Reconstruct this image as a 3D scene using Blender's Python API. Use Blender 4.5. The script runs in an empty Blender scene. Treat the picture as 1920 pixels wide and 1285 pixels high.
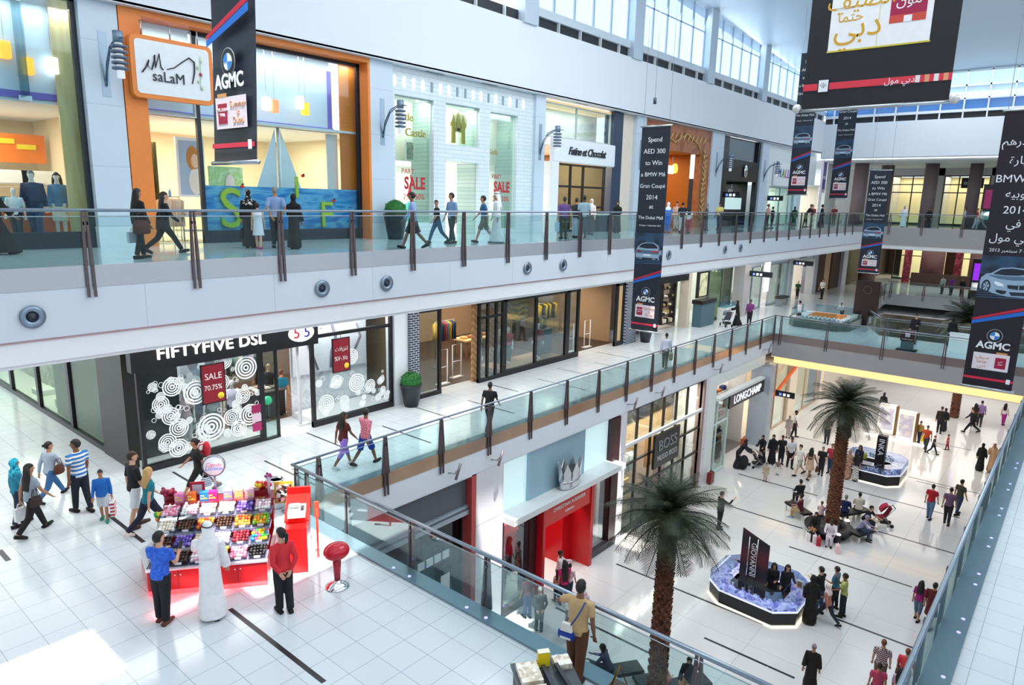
import bpy, bmesh, math, random
from mathutils import Vector, Matrix
from math import sin, cos, pi, radians, sqrt, atan2
random.seed(7)
S = bpy.context.scene
COL = S.collection
# ---------------------------------------------------------------- camera, sky, sun, exposure
L0, L1, L2 = 0.0, 7.12, 13.38          # the three floors of the mall
YE, YF, YT, YC = 14.54, 19.5, 20.4, 19.9  # void edge, level-1 shop line, level-2 shop line, clerestory wall
XN, XB = 8.86, 42.5                    # near and far edges of the void
YR = 1.21                              # right gallery edge
FP = 1286.55
EYE = Vector((0, 0, 14.85))
CR = Vector((0.6485, -0.7609, 0.0219)); CF = Vector((0.7497, 0.6300, -0.2025))
CF.normalize(); CR = (CR - CF * CR.dot(CF)).normalized(); CU = CR.cross(CF)
cam = bpy.data.cameras.new('camera'); camo = bpy.data.objects.new('camera', cam); COL.objects.link(camo)
cam.sensor_fit = 'HORIZONTAL'; cam.sensor_width = 36; cam.lens = FP / 1920 * 36; cam.clip_end = 500
camo.matrix_world = Matrix(((CR.x, CU.x, -CF.x, EYE.x), (CR.y, CU.y, -CF.y, EYE.y), (CR.z, CU.z, -CF.z, EYE.z), (0, 0, 0, 1)))
S.camera = camo
S.view_settings.view_transform = 'Standard'; S.view_settings.look = 'None'
S.view_settings.gamma = 1; S.view_settings.use_curve_mapping = False
S.view_settings.exposure = 0.38
S.cycles.max_bounces = 6; S.cycles.diffuse_bounces = 3; S.cycles.glossy_bounces = 3
S.cycles.transmission_bounces = 4; S.cycles.transparent_max_bounces = 20
S.cycles.caustics_reflective = False; S.cycles.caustics_refractive = False
S.cycles.sample_clamp_indirect = 6
S.cycles.use_denoising = True
W = bpy.data.worlds.new('daylight'); S.world = W; W.use_nodes = True
bgn = W.node_tree.nodes['Background']; bgn.inputs[0].default_value = (0.86, 0.94, 1.0, 1); bgn.inputs[1].default_value = 1.6

def lamp(name, kind, loc, energy, color=(1, 1, 1), size=1, size_y=None, to=None, spread=None):
    d = bpy.data.lights.new(name, kind); d.energy = energy; d.color = color
    o = bpy.data.objects.new(name, d); COL.objects.link(o); o.location = loc
    if kind == 'AREA':
        d.shape = 'RECTANGLE'; d.size = size; d.size_y = size_y or size
        if spread: d.spread = radians(spread)
    if to is not None:
        o.rotation_euler = (Vector(to) - Vector(loc)).to_track_quat('-Z', 'Y').to_euler()
    return o
SUN = Vector((0.15, 0.25, -1.0)).normalized()
so = lamp('sun', 'SUN', (0, 0, 60), 9.0, (1, 0.96, 0.9)); so.data.angle = radians(0.6)
so.rotation_euler = SUN.to_track_quat('-Z', 'Y').to_euler()
# area lamps: added daylight fill under the roof, clerestory light, light below gallery ceilings
lamp('roof_fill_near', 'AREA', (3, 8, 27.2), 620, (0.88, 0.95, 1), 22, 14, (3, 8, 0))  # unseen fill added below the solid roof for even daylight
lamp('roof_fill_mid', 'AREA', (24, 7, 27.2), 1900, (0.88, 0.95, 1), 16, 11, (24, 7, 0))  # second unseen fill under the roof, farther along the void
lamp('clerestory_light', 'AREA', (44, 20.6, 24.4), 1500, (0.9, 0.96, 1), 64, 3.6, (44, 0, 18))
lamp('right_fill_light', 'AREA', (24, -7.6, 24.3), 2200, (0.93, 0.97, 1), 70, 3.4, (24, 20, 16))  # added fill aimed at the left facade; no window is built here
lamp('gallery_light', 'AREA', (28, 17.2, 11.45), 700, (1, 0.97, 0.93), 46, 1.2, (28, 17.2, 0))
lamp('concourse_light', 'AREA', (1, 24, 11.2), 420, (1, 0.96, 0.9), 10, 12, (1, 24, 0))
lamp('bridge_light', 'AREA', (49, 9, 5.1), 350, (1, 0.9, 0.78), 10, 9, (49, 9, 0))
lamp('far_ground_light', 'AREA', (62, 6, 5.1), 450, (1, 0.94, 0.86), 10, 12, (60, 6, 0))
lamp('far_gallery_light', 'AREA', (74, 9, 19.0), 600, (1, 0.94, 0.88), 12, 14, (74, 9, 0))
lamp('far_level_light', 'AREA', (60, 9, 25.5), 700, (0.9, 0.96, 1), 16, 10, (60, 9, 0))
lamp('far_lower_light', 'AREA', (80, 10, 11.5), 450, (1, 0.92, 0.82), 12, 14, (80, 10, 0))
# ---------------------------------------------------------------- helpers
def ray(px, py):
    return CF + CR * ((px - 960) / FP) - CU * ((py - 642.5) / FP)
def onz(px, py, z):
    d = ray(px, py); return EYE + d * ((z - EYE.z) / d.z)
def ony(px, py, y):
    d = ray(px, py); return EYE + d * ((y - EYE.y) / d.y)
def onx(px, py, x):
    d = ray(px, py); return EYE + d * ((x - EYE.x) / d.x)
def proj(p):
    v = Vector(p) - EYE; w = v.dot(CF); return 960 + FP * v.dot(CR) / w, 642.5 - FP * v.dot(CU) / w

def lin(h):
    h = h.lstrip('#'); o = []
    for i in (0, 2, 4):
        c = int(h[i:i + 2], 16) / 255
        o.append(c / 12.92 if c <= 0.04045 else ((c + 0.055) / 1.055) ** 2.4)
    return (*o, 1)
MC = {}
def M(h, r=0.55, m=0.0, e=0.0, var=0.05, sc=6, spec=0.5):
    """procedural paint / cloth / metal: colour with a faint noise variation"""
    k = ('M', h, r, m, e, var, sc, spec)
    if k in MC: return MC[k]
    a = bpy.data.materials.new('surface_' + h.lstrip('#')); a.use_nodes = True
    nt = a.node_tree; b = nt.nodes['Principled BSDF']; c = lin(h)
    b.inputs['Roughness'].default_value = r; b.inputs['Metallic'].default_value = m
    b.inputs['Specular IOR Level'].default_value = spec
    if var and not e:
        tc = nt.nodes.new('ShaderNodeTexCoord'); n = nt.nodes.new('ShaderNodeTexNoise'); n.inputs['Scale'].default_value = sc
        n.inputs['Detail'].default_value = 1
        x = nt.nodes.new('ShaderNodeMix'); x.data_type = 'RGBA'
        x.inputs[6].default_value = tuple(max(0, v * (1 - var)) for v in c[:3]) + (1,)
        x.inputs[7].default_value = tuple(min(1, v * (1 + var)) for v in c[:3]) + (1,)
        nt.links.new(tc.outputs['Object'], n.inputs['Vector']); nt.links.new(n.outputs['Fac'], x.inputs[0])
        nt.links.new(x.outputs[2], b.inputs['Base Color'])
    else:
        b.inputs['Base Color'].default_value = c
    if e:
        b.inputs['Emission Color'].default_value = c; b.inputs['Emission Strength'].default_value = e
    MC[k] = a; return a
def MG(h='e6f4f4', refl=0.08, key='glass'):
    """clear sheet glass: tinted see-through with a fresnel sheen"""
    k = ('G', h, refl)
    if k in MC: return MC[k]
    a = bpy.data.materials.new(key + '_' + h); a.use_nodes = True; nt = a.node_tree; nt.nodes.clear()
    o = nt.nodes.new('ShaderNodeOutputMaterial'); t = nt.nodes.new('ShaderNodeBsdfTransparent'); t.inputs[0].default_value = lin(h)
    g = nt.nodes.new('ShaderNodeBsdfGlossy'); g.inputs['Roughness'].default_value = 0.03
    f = nt.nodes.new('ShaderNodeFresnel'); f.inputs[0].default_value = 1.35
    ma = nt.nodes.new('ShaderNodeMath'); ma.operation = 'MULTIPLY_ADD'; ma.inputs[1].default_value = 0.38; ma.inputs[2].default_value = refl * 0.3
    x = nt.nodes.new('ShaderNodeMixShader')
    nt.links.new(f.outputs[0], ma.inputs[0]); nt.links.new(ma.outputs[0], x.inputs[0])
    nt.links.new(t.outputs[0], x.inputs[1]); nt.links.new(g.outputs[0], x.inputs[2]); nt.links.new(x.outputs[0], o.inputs[0])
    MC[k] = a; return a
def nodes_mat(key, r=0.5, m=0.0):
    a = bpy.data.materials.new(key); a.use_nodes = True
    nt = a.node_tree; b = nt.nodes['Principled BSDF']; b.inputs['Roughness'].default_value = r; b.inputs['Metallic'].default_value = m
    tc = nt.nodes.new('ShaderNodeTexCoord'); mp = nt.nodes.new('ShaderNodeMapping'); nt.links.new(tc.outputs['Object'], mp.inputs[0])
    return a, nt, b, mp
def M_brick(h1, h2, hm, bw, bh, mort, r=0.2, rot=(0, 0, 0), off=0.0, spec=0.5, bump=0):
    k = ('B', h1, h2, hm, bw, bh, mort, r, rot, off)
    if k in MC: return MC[k]
    a, nt, b, mp = nodes_mat('tiles_' + h1, r); mp.inputs['Rotation'].default_value = rot
    t = nt.nodes.new('ShaderNodeTexBrick'); t.offset = off; t.inputs['Scale'].default_value = 1
    t.inputs['Color1'].default_value = lin(h1); t.inputs['Color2'].default_value = lin(h2); t.inputs['Mortar'].default_value = lin(hm)
    t.inputs['Brick Width'].default_value = bw; t.inputs['Row Height'].default_value = bh; t.inputs['Mortar Size'].default_value = mort
    t.inputs['Mortar Smooth'].default_value = 0.1; t.inputs['Bias'].default_value = 0
    b.inputs['Specular IOR Level'].default_value = spec
    nt.links.new(mp.outputs[0], t.inputs['Vector']); nt.links.new(t.outputs['Color'], b.inputs['Base Color'])
    MC[k] = a; return a
def M_wave(h1, h2, scale, axis='Z', r=0.7, dist=0.0, bands='BANDS', hard=True, rot=(0, 0, 0)):
    """stripes, ripples, rings"""
    k = ('W', h1, h2, scale, axis, r, dist, bands, hard, rot)
    if k in MC: return MC[k]
    a, nt, b, mp = nodes_mat('stripe_' + h1 + h2, r); mp.inputs['Rotation'].default_value = rot
    w = nt.nodes.new('ShaderNodeTexWave'); w.wave_type = bands; w.inputs['Scale'].default_value = scale; w.inputs['Distortion'].default_value = dist
    if bands == 'BANDS': w.bands_direction = axis
    cr = nt.nodes.new('ShaderNodeValToRGB'); cr.color_ramp.interpolation = 'CONSTANT' if hard else 'LINEAR'
    cr.color_ramp.elements[0].color = lin(h1); cr.color_ramp.elements[1].color = lin(h2); cr.color_ramp.elements[1].position = 0.5 if hard else 1.0
    nt.links.new(mp.outputs[0], w.inputs['Vector']); nt.links.new(w.outputs['Fac'], cr.inputs[0]); nt.links.new(cr.outputs[0], b.inputs['Base Color'])
    MC[k] = a; return a
def M_check(h1, h2, scale, r=0.8):
    k = ('C', h1, h2, scale)
    if k in MC: return MC[k]
    a, nt, b, mp = nodes_mat('check_' + h1, r)
    c = nt.nodes.new('ShaderNodeTexChecker'); c.inputs['Scale'].default_value = scale
    c.inputs['Color1'].default_value = lin(h1); c.inputs['Color2'].default_value = lin(h2)
    nt.links.new(mp.outputs[0], c.inputs['Vector']); nt.links.new(c.outputs[0], b.inputs['Base Color'])
    MC[k] = a; return a
def M_voro(cols, scale, r=0.6, e=0.0):
    """speckled pieces in several colours (sweets, prints, glittering trinkets)"""
    k = ('V', tuple(cols), scale, e)
    if k in MC: return MC[k]
    a, nt, b, mp = nodes_mat('speckle_' + cols[0], r)
    v = nt.nodes.new('ShaderNodeTexVoronoi'); v.inputs['Scale'].default_value = scale
    sp = nt.nodes.new('ShaderNodeSeparateColor'); cr = nt.nodes.new('ShaderNodeValToRGB'); cr.color_ramp.interpolation = 'CONSTANT'
    el = cr.color_ramp.elements; el[0].color = lin(cols[0]); el[1].color = lin(cols[-1]); el[1].position = (len(cols) - 1) / len(cols)
    for i in range(1, len(cols) - 1):
        q = el.new(i / len(cols)); q.color = lin(cols[i])
    nt.links.new(mp.outputs[0], v.inputs['Vector']); nt.links.new(v.outputs['Color'], sp.inputs[0]); nt.links.new(sp.outputs[0], cr.inputs[0])
    nt.links.new(cr.outputs[0], b.inputs['Base Color'])
    if e:
        nt.links.new(cr.outputs[0], b.inputs['Emission Color']); b.inputs['Emission Strength'].default_value = e
    MC[k] = a; return a
def M_noise(cols, scale, r=0.5, dist=0.0, detail=3, stretch=(1, 1, 1), pos=None):
    k = ('N', tuple(cols), scale, dist, stretch)
    if k in MC: return MC[k]
    a, nt, b, mp = nodes_mat('mottle_' + cols[0], r); mp.inputs['Scale'].default_value = stretch
    v = nt.nodes.new('ShaderNodeTexNoise'); v.inputs['Scale'].default_value = scale; v.inputs['Distortion'].default_value = dist; v.inputs['Detail'].default_value = detail
    cr = nt.nodes.new('ShaderNodeValToRGB'); el = cr.color_ramp.elements
    el[0].color = lin(cols[0]); el[0].position = 0.3; el[1].color = lin(cols[-1]); el[1].position = 0.7
    for i in range(1, len(cols) - 1):
        q = el.new(0.3 + 0.4 * i / (len(cols) - 1)); q.color = lin(cols[i])
    nt.links.new(mp.outputs[0], v.inputs['Vector']); nt.links.new(v.outputs['Fac'], cr.inputs[0]); nt.links.new(cr.outputs[0], b.inputs['Base Color'])
    MC[k] = a; return a

class B:
    """collects shapes and links them as ONE mesh object"""
    def __init__(s): s.v = []; s.f = []; s.mi = []; s.c = 0; s.sm = []; s.k = 0
    def mat(s, i): s.c = i; return s
    def add(s, vs, fs, smooth=0):
        n = len(s.v); s.v += [tuple(v) for v in vs]; s.f += [tuple(i + n for i in f) for f in fs]
        s.mi += [s.c] * len(fs); s.sm += [smooth] * len(fs); return s
    def box(s, x0, x1, y0, y1, z0, z1):
        v = [(x, y, z) for z in (z0, z1) for x, y in ((x0, y0), (x1, y0), (x1, y1), (x0, y1))]
        return s.add(v, [(3, 2, 1, 0), (4, 5, 6, 7), (0, 1, 5, 4), (1, 2, 6, 5), (2, 3, 7, 6), (3, 0, 4, 7)])
    def beam(s, p, q, w, h):
        """box section from p to q, w wide and h high"""
        p, q = Vector(p), Vector(q); d = (q - p).normalized(); a = Vector((0, 0, 1)) if abs(d.z) < 0.95 else Vector((1, 0, 0))
        x = d.cross(a).normalized() * (w / 2); y = x.cross(d).normalized() * (h / 2)
        v = [c + sx * x + sy * y for c in (p, q) for sx, sy in ((-1, -1), (1, -1), (1, 1), (-1, 1))]
        return s.add(v, [(3, 2, 1, 0), (4, 5, 6, 7), (0, 1, 5, 4), (1, 2, 6, 5), (2, 3, 7, 6), (3, 0, 4, 7)])
    def rings(s, R, cap=True, smooth=1):
        n = len(R[0]); vs = [p for r in R for p in r]; fs = []
        for i in range(len(R) - 1):
            for j in range(n):
                k = (j + 1) % n; fs.append((i * n + j, i * n + k, (i + 1) * n + k, (i + 1) * n + j))
        if cap: fs += [tuple(range(n - 1, -1, -1)), tuple((len(R) - 1) * n + j for j in range(n))]
        return s.add(vs, fs, smooth)
    def tube(s, pts, rad, n=8, cap=True, flat=1.0):
        pts = [Vector(p) for p in pts]; N = len(pts)
        if not hasattr(rad, '__len__'): rad = [rad] * N
        R = []; up = None
        for i, p in enumerate(pts):
            d = (pts[min(i + 1, N - 1)] - pts[max(i - 1, 0)])
            d = d.normalized() if d.length > 1e-9 else Vector((0, 0, 1))
            if up is None: up = Vector((1, 0, 0)) if abs(d.x) < 0.9 else Vector((0, 1, 0))
            a = d.cross(up)
            if a.length < 1e-6: a = d.cross(Vector((0, 1, 0.1)))
            a.normalize(); up = a.cross(d).normalized()
            R.append([p + (a * cos(2 * pi * j / n) * flat + up * sin(2 * pi * j / n)) * rad[i] for j in range(n)])
        return s.rings(R, cap)
    def cyl(s, p, q, r, n=12): return s.tube([p, q], r, n)
    def lathe(s, prof, c=(0, 0, 0), n=20, cap=True):
        return s.rings([[(c[0] + r * cos(2 * pi * j / n), c[1] + r * sin(2 * pi * j / n), c[2] + z) for j in range(n)] for r, z in prof], cap)
    def ball(s, c, r, n=10, m=7):
        if not hasattr(r, '__len__'): r = (r, r, r)
        R = [[(c[0] + r[0] * sin(t) * cos(2 * pi * j / n), c[1] + r[1] * sin(t) * sin(2 * pi * j / n), c[2] - r[2] * cos(t)) for j in range(n)]
             for t in [pi * (i + 0.25) / (m - 0.5) for i in range(m)]]
        return s.rings(R)
    def prism(s, poly, vec):
        n = len(poly); vec = Vector(vec); v = [Vector(p) for p in poly] + [Vector(p) + vec for p in poly]
        return s.add(v, [tuple(range(n - 1, -1, -1)), tuple(range(n, 2 * n))] + [(i, (i + 1) % n, n + (i + 1) % n, n + i) for i in range(n)])
    def xf(s, mtx):
        """transform everything added since the last mark"""
        s.v[s.k:] = [tuple(mtx @ Vector(v)) for v in s.v[s.k:]]; s.k = len(s.v); return s
    def mesh(s, name, mats, bevel=0):
        me = bpy.data.meshes.new(name); me.from_pydata(s.v, [], s.f)
        for m in (mats if isinstance(mats, (list, tuple)) else [mats]): me.materials.append(m)
        me.polygons.foreach_set('material_index', s.mi); me.polygons.foreach_set('use_smooth', [bool(x) for x in s.sm])
        bm = bmesh.new(); bm.from_mesh(me)
        if bevel:
            es = [e for e in bm.edges if len(e.link_faces) == 2 and e.calc_face_angle(0) > 0.6]
            bmesh.ops.bevel(bm, geom=es, offset=bevel, segments=2, affect='EDGES', clamp_overlap=True)
        bmesh.ops.recalc_face_normals(bm, faces=bm.faces); bm.to_mesh(me); bm.free()
        return me
    def obj(s, name, mats, parent=None, loc=None, rz=0, bevel=0):
        o = bpy.data.objects.new(name, s.mesh(name, mats, bevel)); COL.objects.link(o)
        if parent: o.parent = parent
        if loc is not None: o.location = loc
        if rz: o.rotation_euler = (0, 0, rz)
        return o
def bx(*a): return B().box(*a)
def tag(o, label, cat, group=None):
    o['label'] = label; o['category'] = cat
    if group: o['group'] = group
    return o
def T(name, label, cat, loc=(0, 0, 0), rz=0, group=None):
    o = bpy.data.objects.new(name, None); COL.objects.link(o); o.location = loc; o.rotation_euler = (0, 0, rz); o.empty_display_size = 0.1
    return tag(o, label, cat, group)
def ST(name, b, mat, parent=None):
    o = b.obj(name, mat, parent)
    if parent is None: o['kind'] = 'structure'
    return o
def STE(name, loc=(0, 0, 0)):
    o = bpy.data.objects.new(name, None); COL.objects.link(o); o.location = loc; o['kind'] = 'structure'; return o
def kids(r): return [o for o in COL.objects if o.parent == r]
def dup(root, loc, rz=None, label=None, group=None, ch=None):
    def cp(o, par):
        c = o.copy(); COL.objects.link(c)
        if par: c.parent = par
        for k in kids(o): cp(k, c)
        return c
    r = cp(root, None); r.location = loc
    if rz is not None: r.rotation_euler = (0, 0, rz)
    if label: r['label'] = label
    if group: r['group'] = group
    return r
TXT = []
AR = None
def txt(s, parent, loc, size, mat, rot=(pi / 2, 0, 0), ext=0.01, align='CENTER', name='lettering', sx=1.0, shear=0.0, space=1.0, label=None, bold=0):
    c = bpy.data.curves.new(name, 'FONT'); c.body = s; c.size = size; c.extrude = ext; c.align_x = align; c.align_y = 'CENTER'; c.shear = shear; c.space_character = space
    c.resolution_u = 3; c.offset = bold * size; c.materials.append(mat)
    o = bpy.data.objects.new(name, c); COL.objects.link(o); o.location = loc; o.rotation_euler = rot; o.scale = (sx, 1, 1)
    if parent: o.parent = parent
    if label: o['label'] = label
    TXT.append(o); return o
def text_to_mesh():
    bpy.context.view_layer.update(); dg = bpy.context.evaluated_depsgraph_get()
    for o in TXT:
        me = bpy.data.meshes.new_from_object(o.evaluated_get(dg)); n = o.name
        q = bpy.data.objects.new('x', me); COL.objects.link(q); q.parent = o.parent; q.location = o.location; q.rotation_euler = o.rotation_euler; q.scale = o.scale
        for k in ('label', 'kind'):
            if k in o: q[k] = o[k]
        me.name = n; o.name = 'old'; q.name = n
        cu = o.data; bpy.data.objects.remove(o); bpy.data.curves.remove(cu)
WHITE = 'f2f4f6'
STEEL = M('b9bec2', 0.25, 1.0, 0, 0)
CHROME = M('e8eaec', 0.08, 1.0, 0, 0)
BLACKM = M('15151a', 0.35)
# ---------------------------------------------------------------- the mall's shell
TILE1 = M_brick('d8e0e6', 'dde5ea', 'a9b6bf', 0.6, 0.6, 0.007, 0.12)
TILE0 = M_brick('e2dedc', 'e6e2e0', 'c9c4c2', 2.4, 2.4, 0.012, 0.1)
TILE2 = M_brick('cfe2ea', 'd6e7ee', 'aac2cc', 0.9, 0.9, 0.006, 0.08)
WALLW = M('e4e9f0', 0.6, var=0.015, sc=0.4)
PALE = M('d3dfec', 0.45, var=0.02, sc=0.5)
CEIL = M('f1f3f5', 0.7, var=0.01)
SOFF = M('d9dcdf', 0.6, var=0.02)
BRONZE = M_noise(['c9a183', 'd8b79a', 'bfa392'], 0.35, 0.28, 0, 1, (1, 1, 0.05))
BRONZE.node_tree.nodes['Principled BSDF'].inputs['Metallic'].default_value = 0.75
BAND2 = M('cfd0d4', 0.3, 0.7, 0, 0.06, 0.3)
GREYF = M('a5a2a3', 0.5, var=0.03, sc=0.5)
STRIP = M('24262c', 0.3)
ST('floor', bx(-14, 100, -8, 30, -0.4, 0), TILE0)
f1 = B().box(-14, XN, -8, 40, 6.05, L1).box(XN, 100, YE, 30, 6.05, L1).box(XB, 47, YR, YE, 6.05, L1).box(XN, 100, -8, YR, 6.05, L1)
f1.prism([(47, 9.6, 6.05), (54.9, 13.1, 6.05), (72, 14.5, 6.05), (72, YE, 6.05), (47, YE, 6.05)], (0, 0, L1 - 6.05)).box(72, 100, YR, YE, 6.05, L1)
ST('floor_level_one', f1, TILE1)
ST('floor_level_two', B().box(-14, 66, 15.2, 30, 13.1, L2).box(65.2, 100, -8, 30, 13.1, L2), TILE2)
# cross strips let into the stone floors
def strips(name, z, px, extra=()):
    b = B()
    for x0, y0, x1, y1, w in px:
        p, q = onz(x0, y0, z), onz(x1, y1, z); x = (p.x + q.x) / 2
        b.box(x - w / 2, x + w / 2, min(p.y, q.y), max(p.y, q.y), z - 0.01, z + 0.004)
    for e in extra: b.box(*e, z - 0.01, z + 0.004)
    ST(name, b, STRIP)
strips('trim_1', L1, [(202, 965, 270, 1017, .09), (432, 1142, 607, 1280, .09), (0, 1032, 15, 1052, .1), (325, 885, 378, 918, .07), (498, 864, 590, 911, .07), (575, 812, 640, 838, .06), (717, 799, 808, 831, .06), (773, 762, 850, 786, .06), (882, 750, 960, 777, .06), (925, 722, 970, 735, .06), (1010, 711, 1097, 732, .05), (1045, 691, 1105, 704, .05), (1115, 680, 1190, 695, .05), (1120, 660, 1180, 672, .05), (1200, 655, 1260, 667, .05), (500, 895, 590, 940, .05)],
       [(-14, -13.9, 20, 21)])
strips('trim_2', L0, [(1385, 889, 1533, 930, .1), (1582, 915, 1679, 940, .1), (1679, 940, 1800, 972, .09), (1360, 946, 1504, 992, .1), (1647, 997, 1791, 1039, .1), (1570, 1161, 1717, 1218, .1), (1480, 1025, 1710, 1102, .1), (1155, 1058, 1235, 1090, .1), (1240, 1093, 1430, 1171, .1), (1037, 1143, 1230, 1225, .1), (1320, 1197, 1440, 1249, .1), (1440, 1250, 1490, 1272, .1), (1600, 804, 1825, 840, .08), (1720, 900, 1800, 925, .08), (1495, 820, 1600, 842, .08), (1700, 893, 1850, 930, .08)])
# slab edges: steel band, pale fascia, ceilings under
b = B().box(XN - 0.03, XB + 0.02, YE - 0.03, YE, 6.76, 7.16)
ST('trim_3', b, BRONZE)
ST('trim_4', B().box(XB - 0.03, XB, YR, YE - 0.03, 6.70, 7.16), M('9a8a88', 0.3, 0.6, 0, 0.08, 0.3))
ST('wall_bridge', B().box(XB - 0.02, XB + 0.02, YR, YE, 5.72, 6.70), GREYF)
ST('trim_5', B().box(XB, XB + 0.9, YR, YE, 5.68, 5.72).box(XB + 0.55, XB + 0.6, YR, YE, 5.2, 5.68), M('ffd596', 0.5, 0, .75))
ST('ceiling_bridge', B().box(XB + 0.6, 47, -8, 30, 5.15, 5.25).box(72, 100, -8, 30, 5.15, 5.25).box(47, 72, -8, YR, 5.15, 5.25).box(47, 72, YE, 30, 5.15, 5.25), CEIL)
ST('wall_fascia', B().box(XN - 0.02, XB, YE - 0.015, YE + 0.02, 6.0, 6.76).box(XN - 0.02, XB, YE, YE + 0.5, 5.95, 6.05), WALLW)
ST('wall_near', B().box(XN, XN + 0.02, YR, YE, 6.0, 7.1), WALLW)
ST('trim_6', B().box(-14, 66, 15.17, 15.2, 12.98, L2 + 0.03), BAND2)
ST('wall_gallery', B().box(-14, 66, 15.18, 15.22, 12.05, 12.98), M_brick('d6dfe9', 'dae2eb', 'c3ccd6', 3.0, 3, 0.012, 0.5, (pi / 2, 0, 0)))
ST('trim_7', B().box(-14, 66, 15.22, 15.26, 12.0, 12.06), M('caa9ac', 0.5))
ST('trim_8', B().box(-14, 66, 15.24, 15.5, 11.58, 12.02), CEIL)
ST('ceiling', B().box(-14, 66, 15.3, 30, 11.5, 11.6).box(-14, 7.2, 19.5, 40, 11.3, 11.5), CEIL)
ST('trim_9', B().box(65.17, 65.2, -8, 15.2, 12.98, L2 + 0.03), GREYF)
ST('wall_far_gallery', B().box(65.18, 65.24, -8, 15.2, 11.9, 12.98), GREYF)
ST('trim_10', B().box(65.24, 65.6, -8, 15.3, 11.6, 11.95), CEIL)
# upper wall over the second-level shops, vent ledge, clerestory
ST('wall_left', B().box(-14, 66, YC, YC + 0.12, 19.58, 22.28).box(-14, 66, YC, 20.62, 19.56, 19.64), WALLW)
vb = B().box(-14, 66, YC + 0.25, YC + 0.3, 22.2, 22.75)
ST('wall_vent', vb, M('1d2229', 0.5))
b = B()
for i in range(-2, 8):
    x0 = 6.1 + 8.9 * i
    for k in range(5): b.box(x0 + 1.0 + k * 1.72, x0 + 1.05 + k * 1.72, YC + 0.1, YC + 0.25, 22.25, 22.75)
ST('trim_11', b, M('dfe6ec', 0.4))
COLC = M('bccbd9', 0.45, var=0.02)
for i in range(2, 8):
    x0 = 6.1 + 8.9 * i
    w = STE('window_%d' % (i - 1), (x0 + 4.9, YC, 22.75))
    X = -(x0 + 4.9)
    def loc(b): return B().add([(v[0] + X, v[1] - YC, v[2] - 22.75) for v in b.v], b.f)
    loc(B().box(x0 + 0.95, x0 + 8.9, YC + 0.1, YC + 0.4, 22.75, 23.1)).obj('sill', M('c9d4de', 0.4), w)
    m = B()
    for k in range(6): m.box(x0 + 0.95 + k * 1.58, x0 + 1.07 + k * 1.58, YC + 0.3, YC + 0.38, 23.1, 27)
    m.box(x0 + 0.95, x0 + 8.9, YC + 0.3, YC + 0.37, 25.15, 25.22)
    loc(m).obj('mullion', M('a9bfd6', 0.4), w)
    loc(B().box(x0 + 0.95, x0 + 8.9, YC + 0.4, YC + 0.42, 23.0, 27.2)).obj('pane', MG('e8f4ff', 0.05), w)
    ST('column', B().box(x0, x0 + 0.95, YC - 0.12, YC + 0.4, 22.25, 27.4), COLC)
def roofz(x): return 26.5 - 0.06 * (x - 41)
r = B(); xs = [25.9, 34, 42, 50, 58, 66.5]; ys = [21, 18, 15, 12, 8, 4, 0, -4, -8]
def rz_(x, y): return roofz(x) + 0.7 * sin(max(0, min(1, (20 - y) / 24)) * pi)
vs = [(x, y, rz_(x, y)) for x in xs for y in ys]; n = len(ys)
r.add(vs, [(i * n + j, i * n + j + 1, (i + 1) * n + j + 1, (i + 1) * n + j) for i in range(len(xs) - 1) for j in range(n - 1)], 1)
r.add([(x, y, z + 0.3) for x, y, z in vs], [(i * n + j, (i + 1) * n + j, (i + 1) * n + j + 1, i * n + j + 1) for i in range(len(xs) - 1) for j in range(n - 1)], 1)
ST('ceiling_roof', r, M('c3d5e3', 0.35, var=0.03, sc=0.3))
# out-of-view roof over the near half; four openings cut to shape sun patches
def roof_with_holes(holes, x0, x1, y0, y1, z0, z1):
    b = B(); xs = sorted({x0, x1, *[h[0] for h in holes], *[h[1] for h in holes]})
    for a, c in zip(xs, xs[1:]):
        cut = sorted([(h[2], h[3]) for h in holes if h[0] <= a and h[1] >= c]); y = y0
        for p, q in cut: b.box(a, c, y, p, z0, z1); y = q
        b.box(a, c, y, y1, z0, z1)
    return b
HOLES = [(-.86, .54, 6.1, 7.7), (3.1, 6.2, 6.4, 9.2), (12.2, 13.6, 6.3, 8.9), (20.5, 21.6, 6.3, 8.9)]
ST('wall_sun_stop', B().box(25.85, 25.95, -8, 21, 27.0, 30), CEIL)  # added out of view to close the sun gap at the roof joint
ST('ceiling_near', roof_with_holes(HOLES, -14, 26, -8.2, 40, 27.4, 27.7), CEIL)
# far end: fascia, ledge, glazing band
ST('wall_far', B().box(65.9, 66.1, -8, 20, 19.15, 22.02).box(66, 66.5, -8, 20, 19.1, 19.2), WALLW)
ST('wall_far_ledge', B().box(66.25, 66.3, -8, 20, 21.95, 22.5), M('14181d', 0.5))
w = STE('window_7', (66.1, 6, 22.5))
m = B()
for k in range(18): m.box(-0.1, 0.1, -14 + k * 1.6, -13.9 + k * 1.6, -0.45, 3.6)
m.box(-0.1, 0.1, -14, 14, 3.0, 3.1).box(-0.12, 0.15, -14, 14, 0, 0.2).box(-0.1, 0.1, -14, 14, 0.95, 1.05).box(-0.1, 0.1, -14, 14, 1.9, 2.05)
m.obj('mullion', M('e8eef4', 0.4), w)
B().box(0.2, 0.24, -14, 14, 0, 0.95).obj('pane', M('4a7ab8', 0.15, 0, 0.25), w)
B().box(0.2, 0.24, -14, 14, 1.05, 3.7).obj('pane', M('b4cfe0', 0.15, 0, .3), w)
B().box(-0.06, 0.06, -14, 14, 1.05, 1.5).obj('white_band', M('f4f8fc', 0.4), w)
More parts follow.
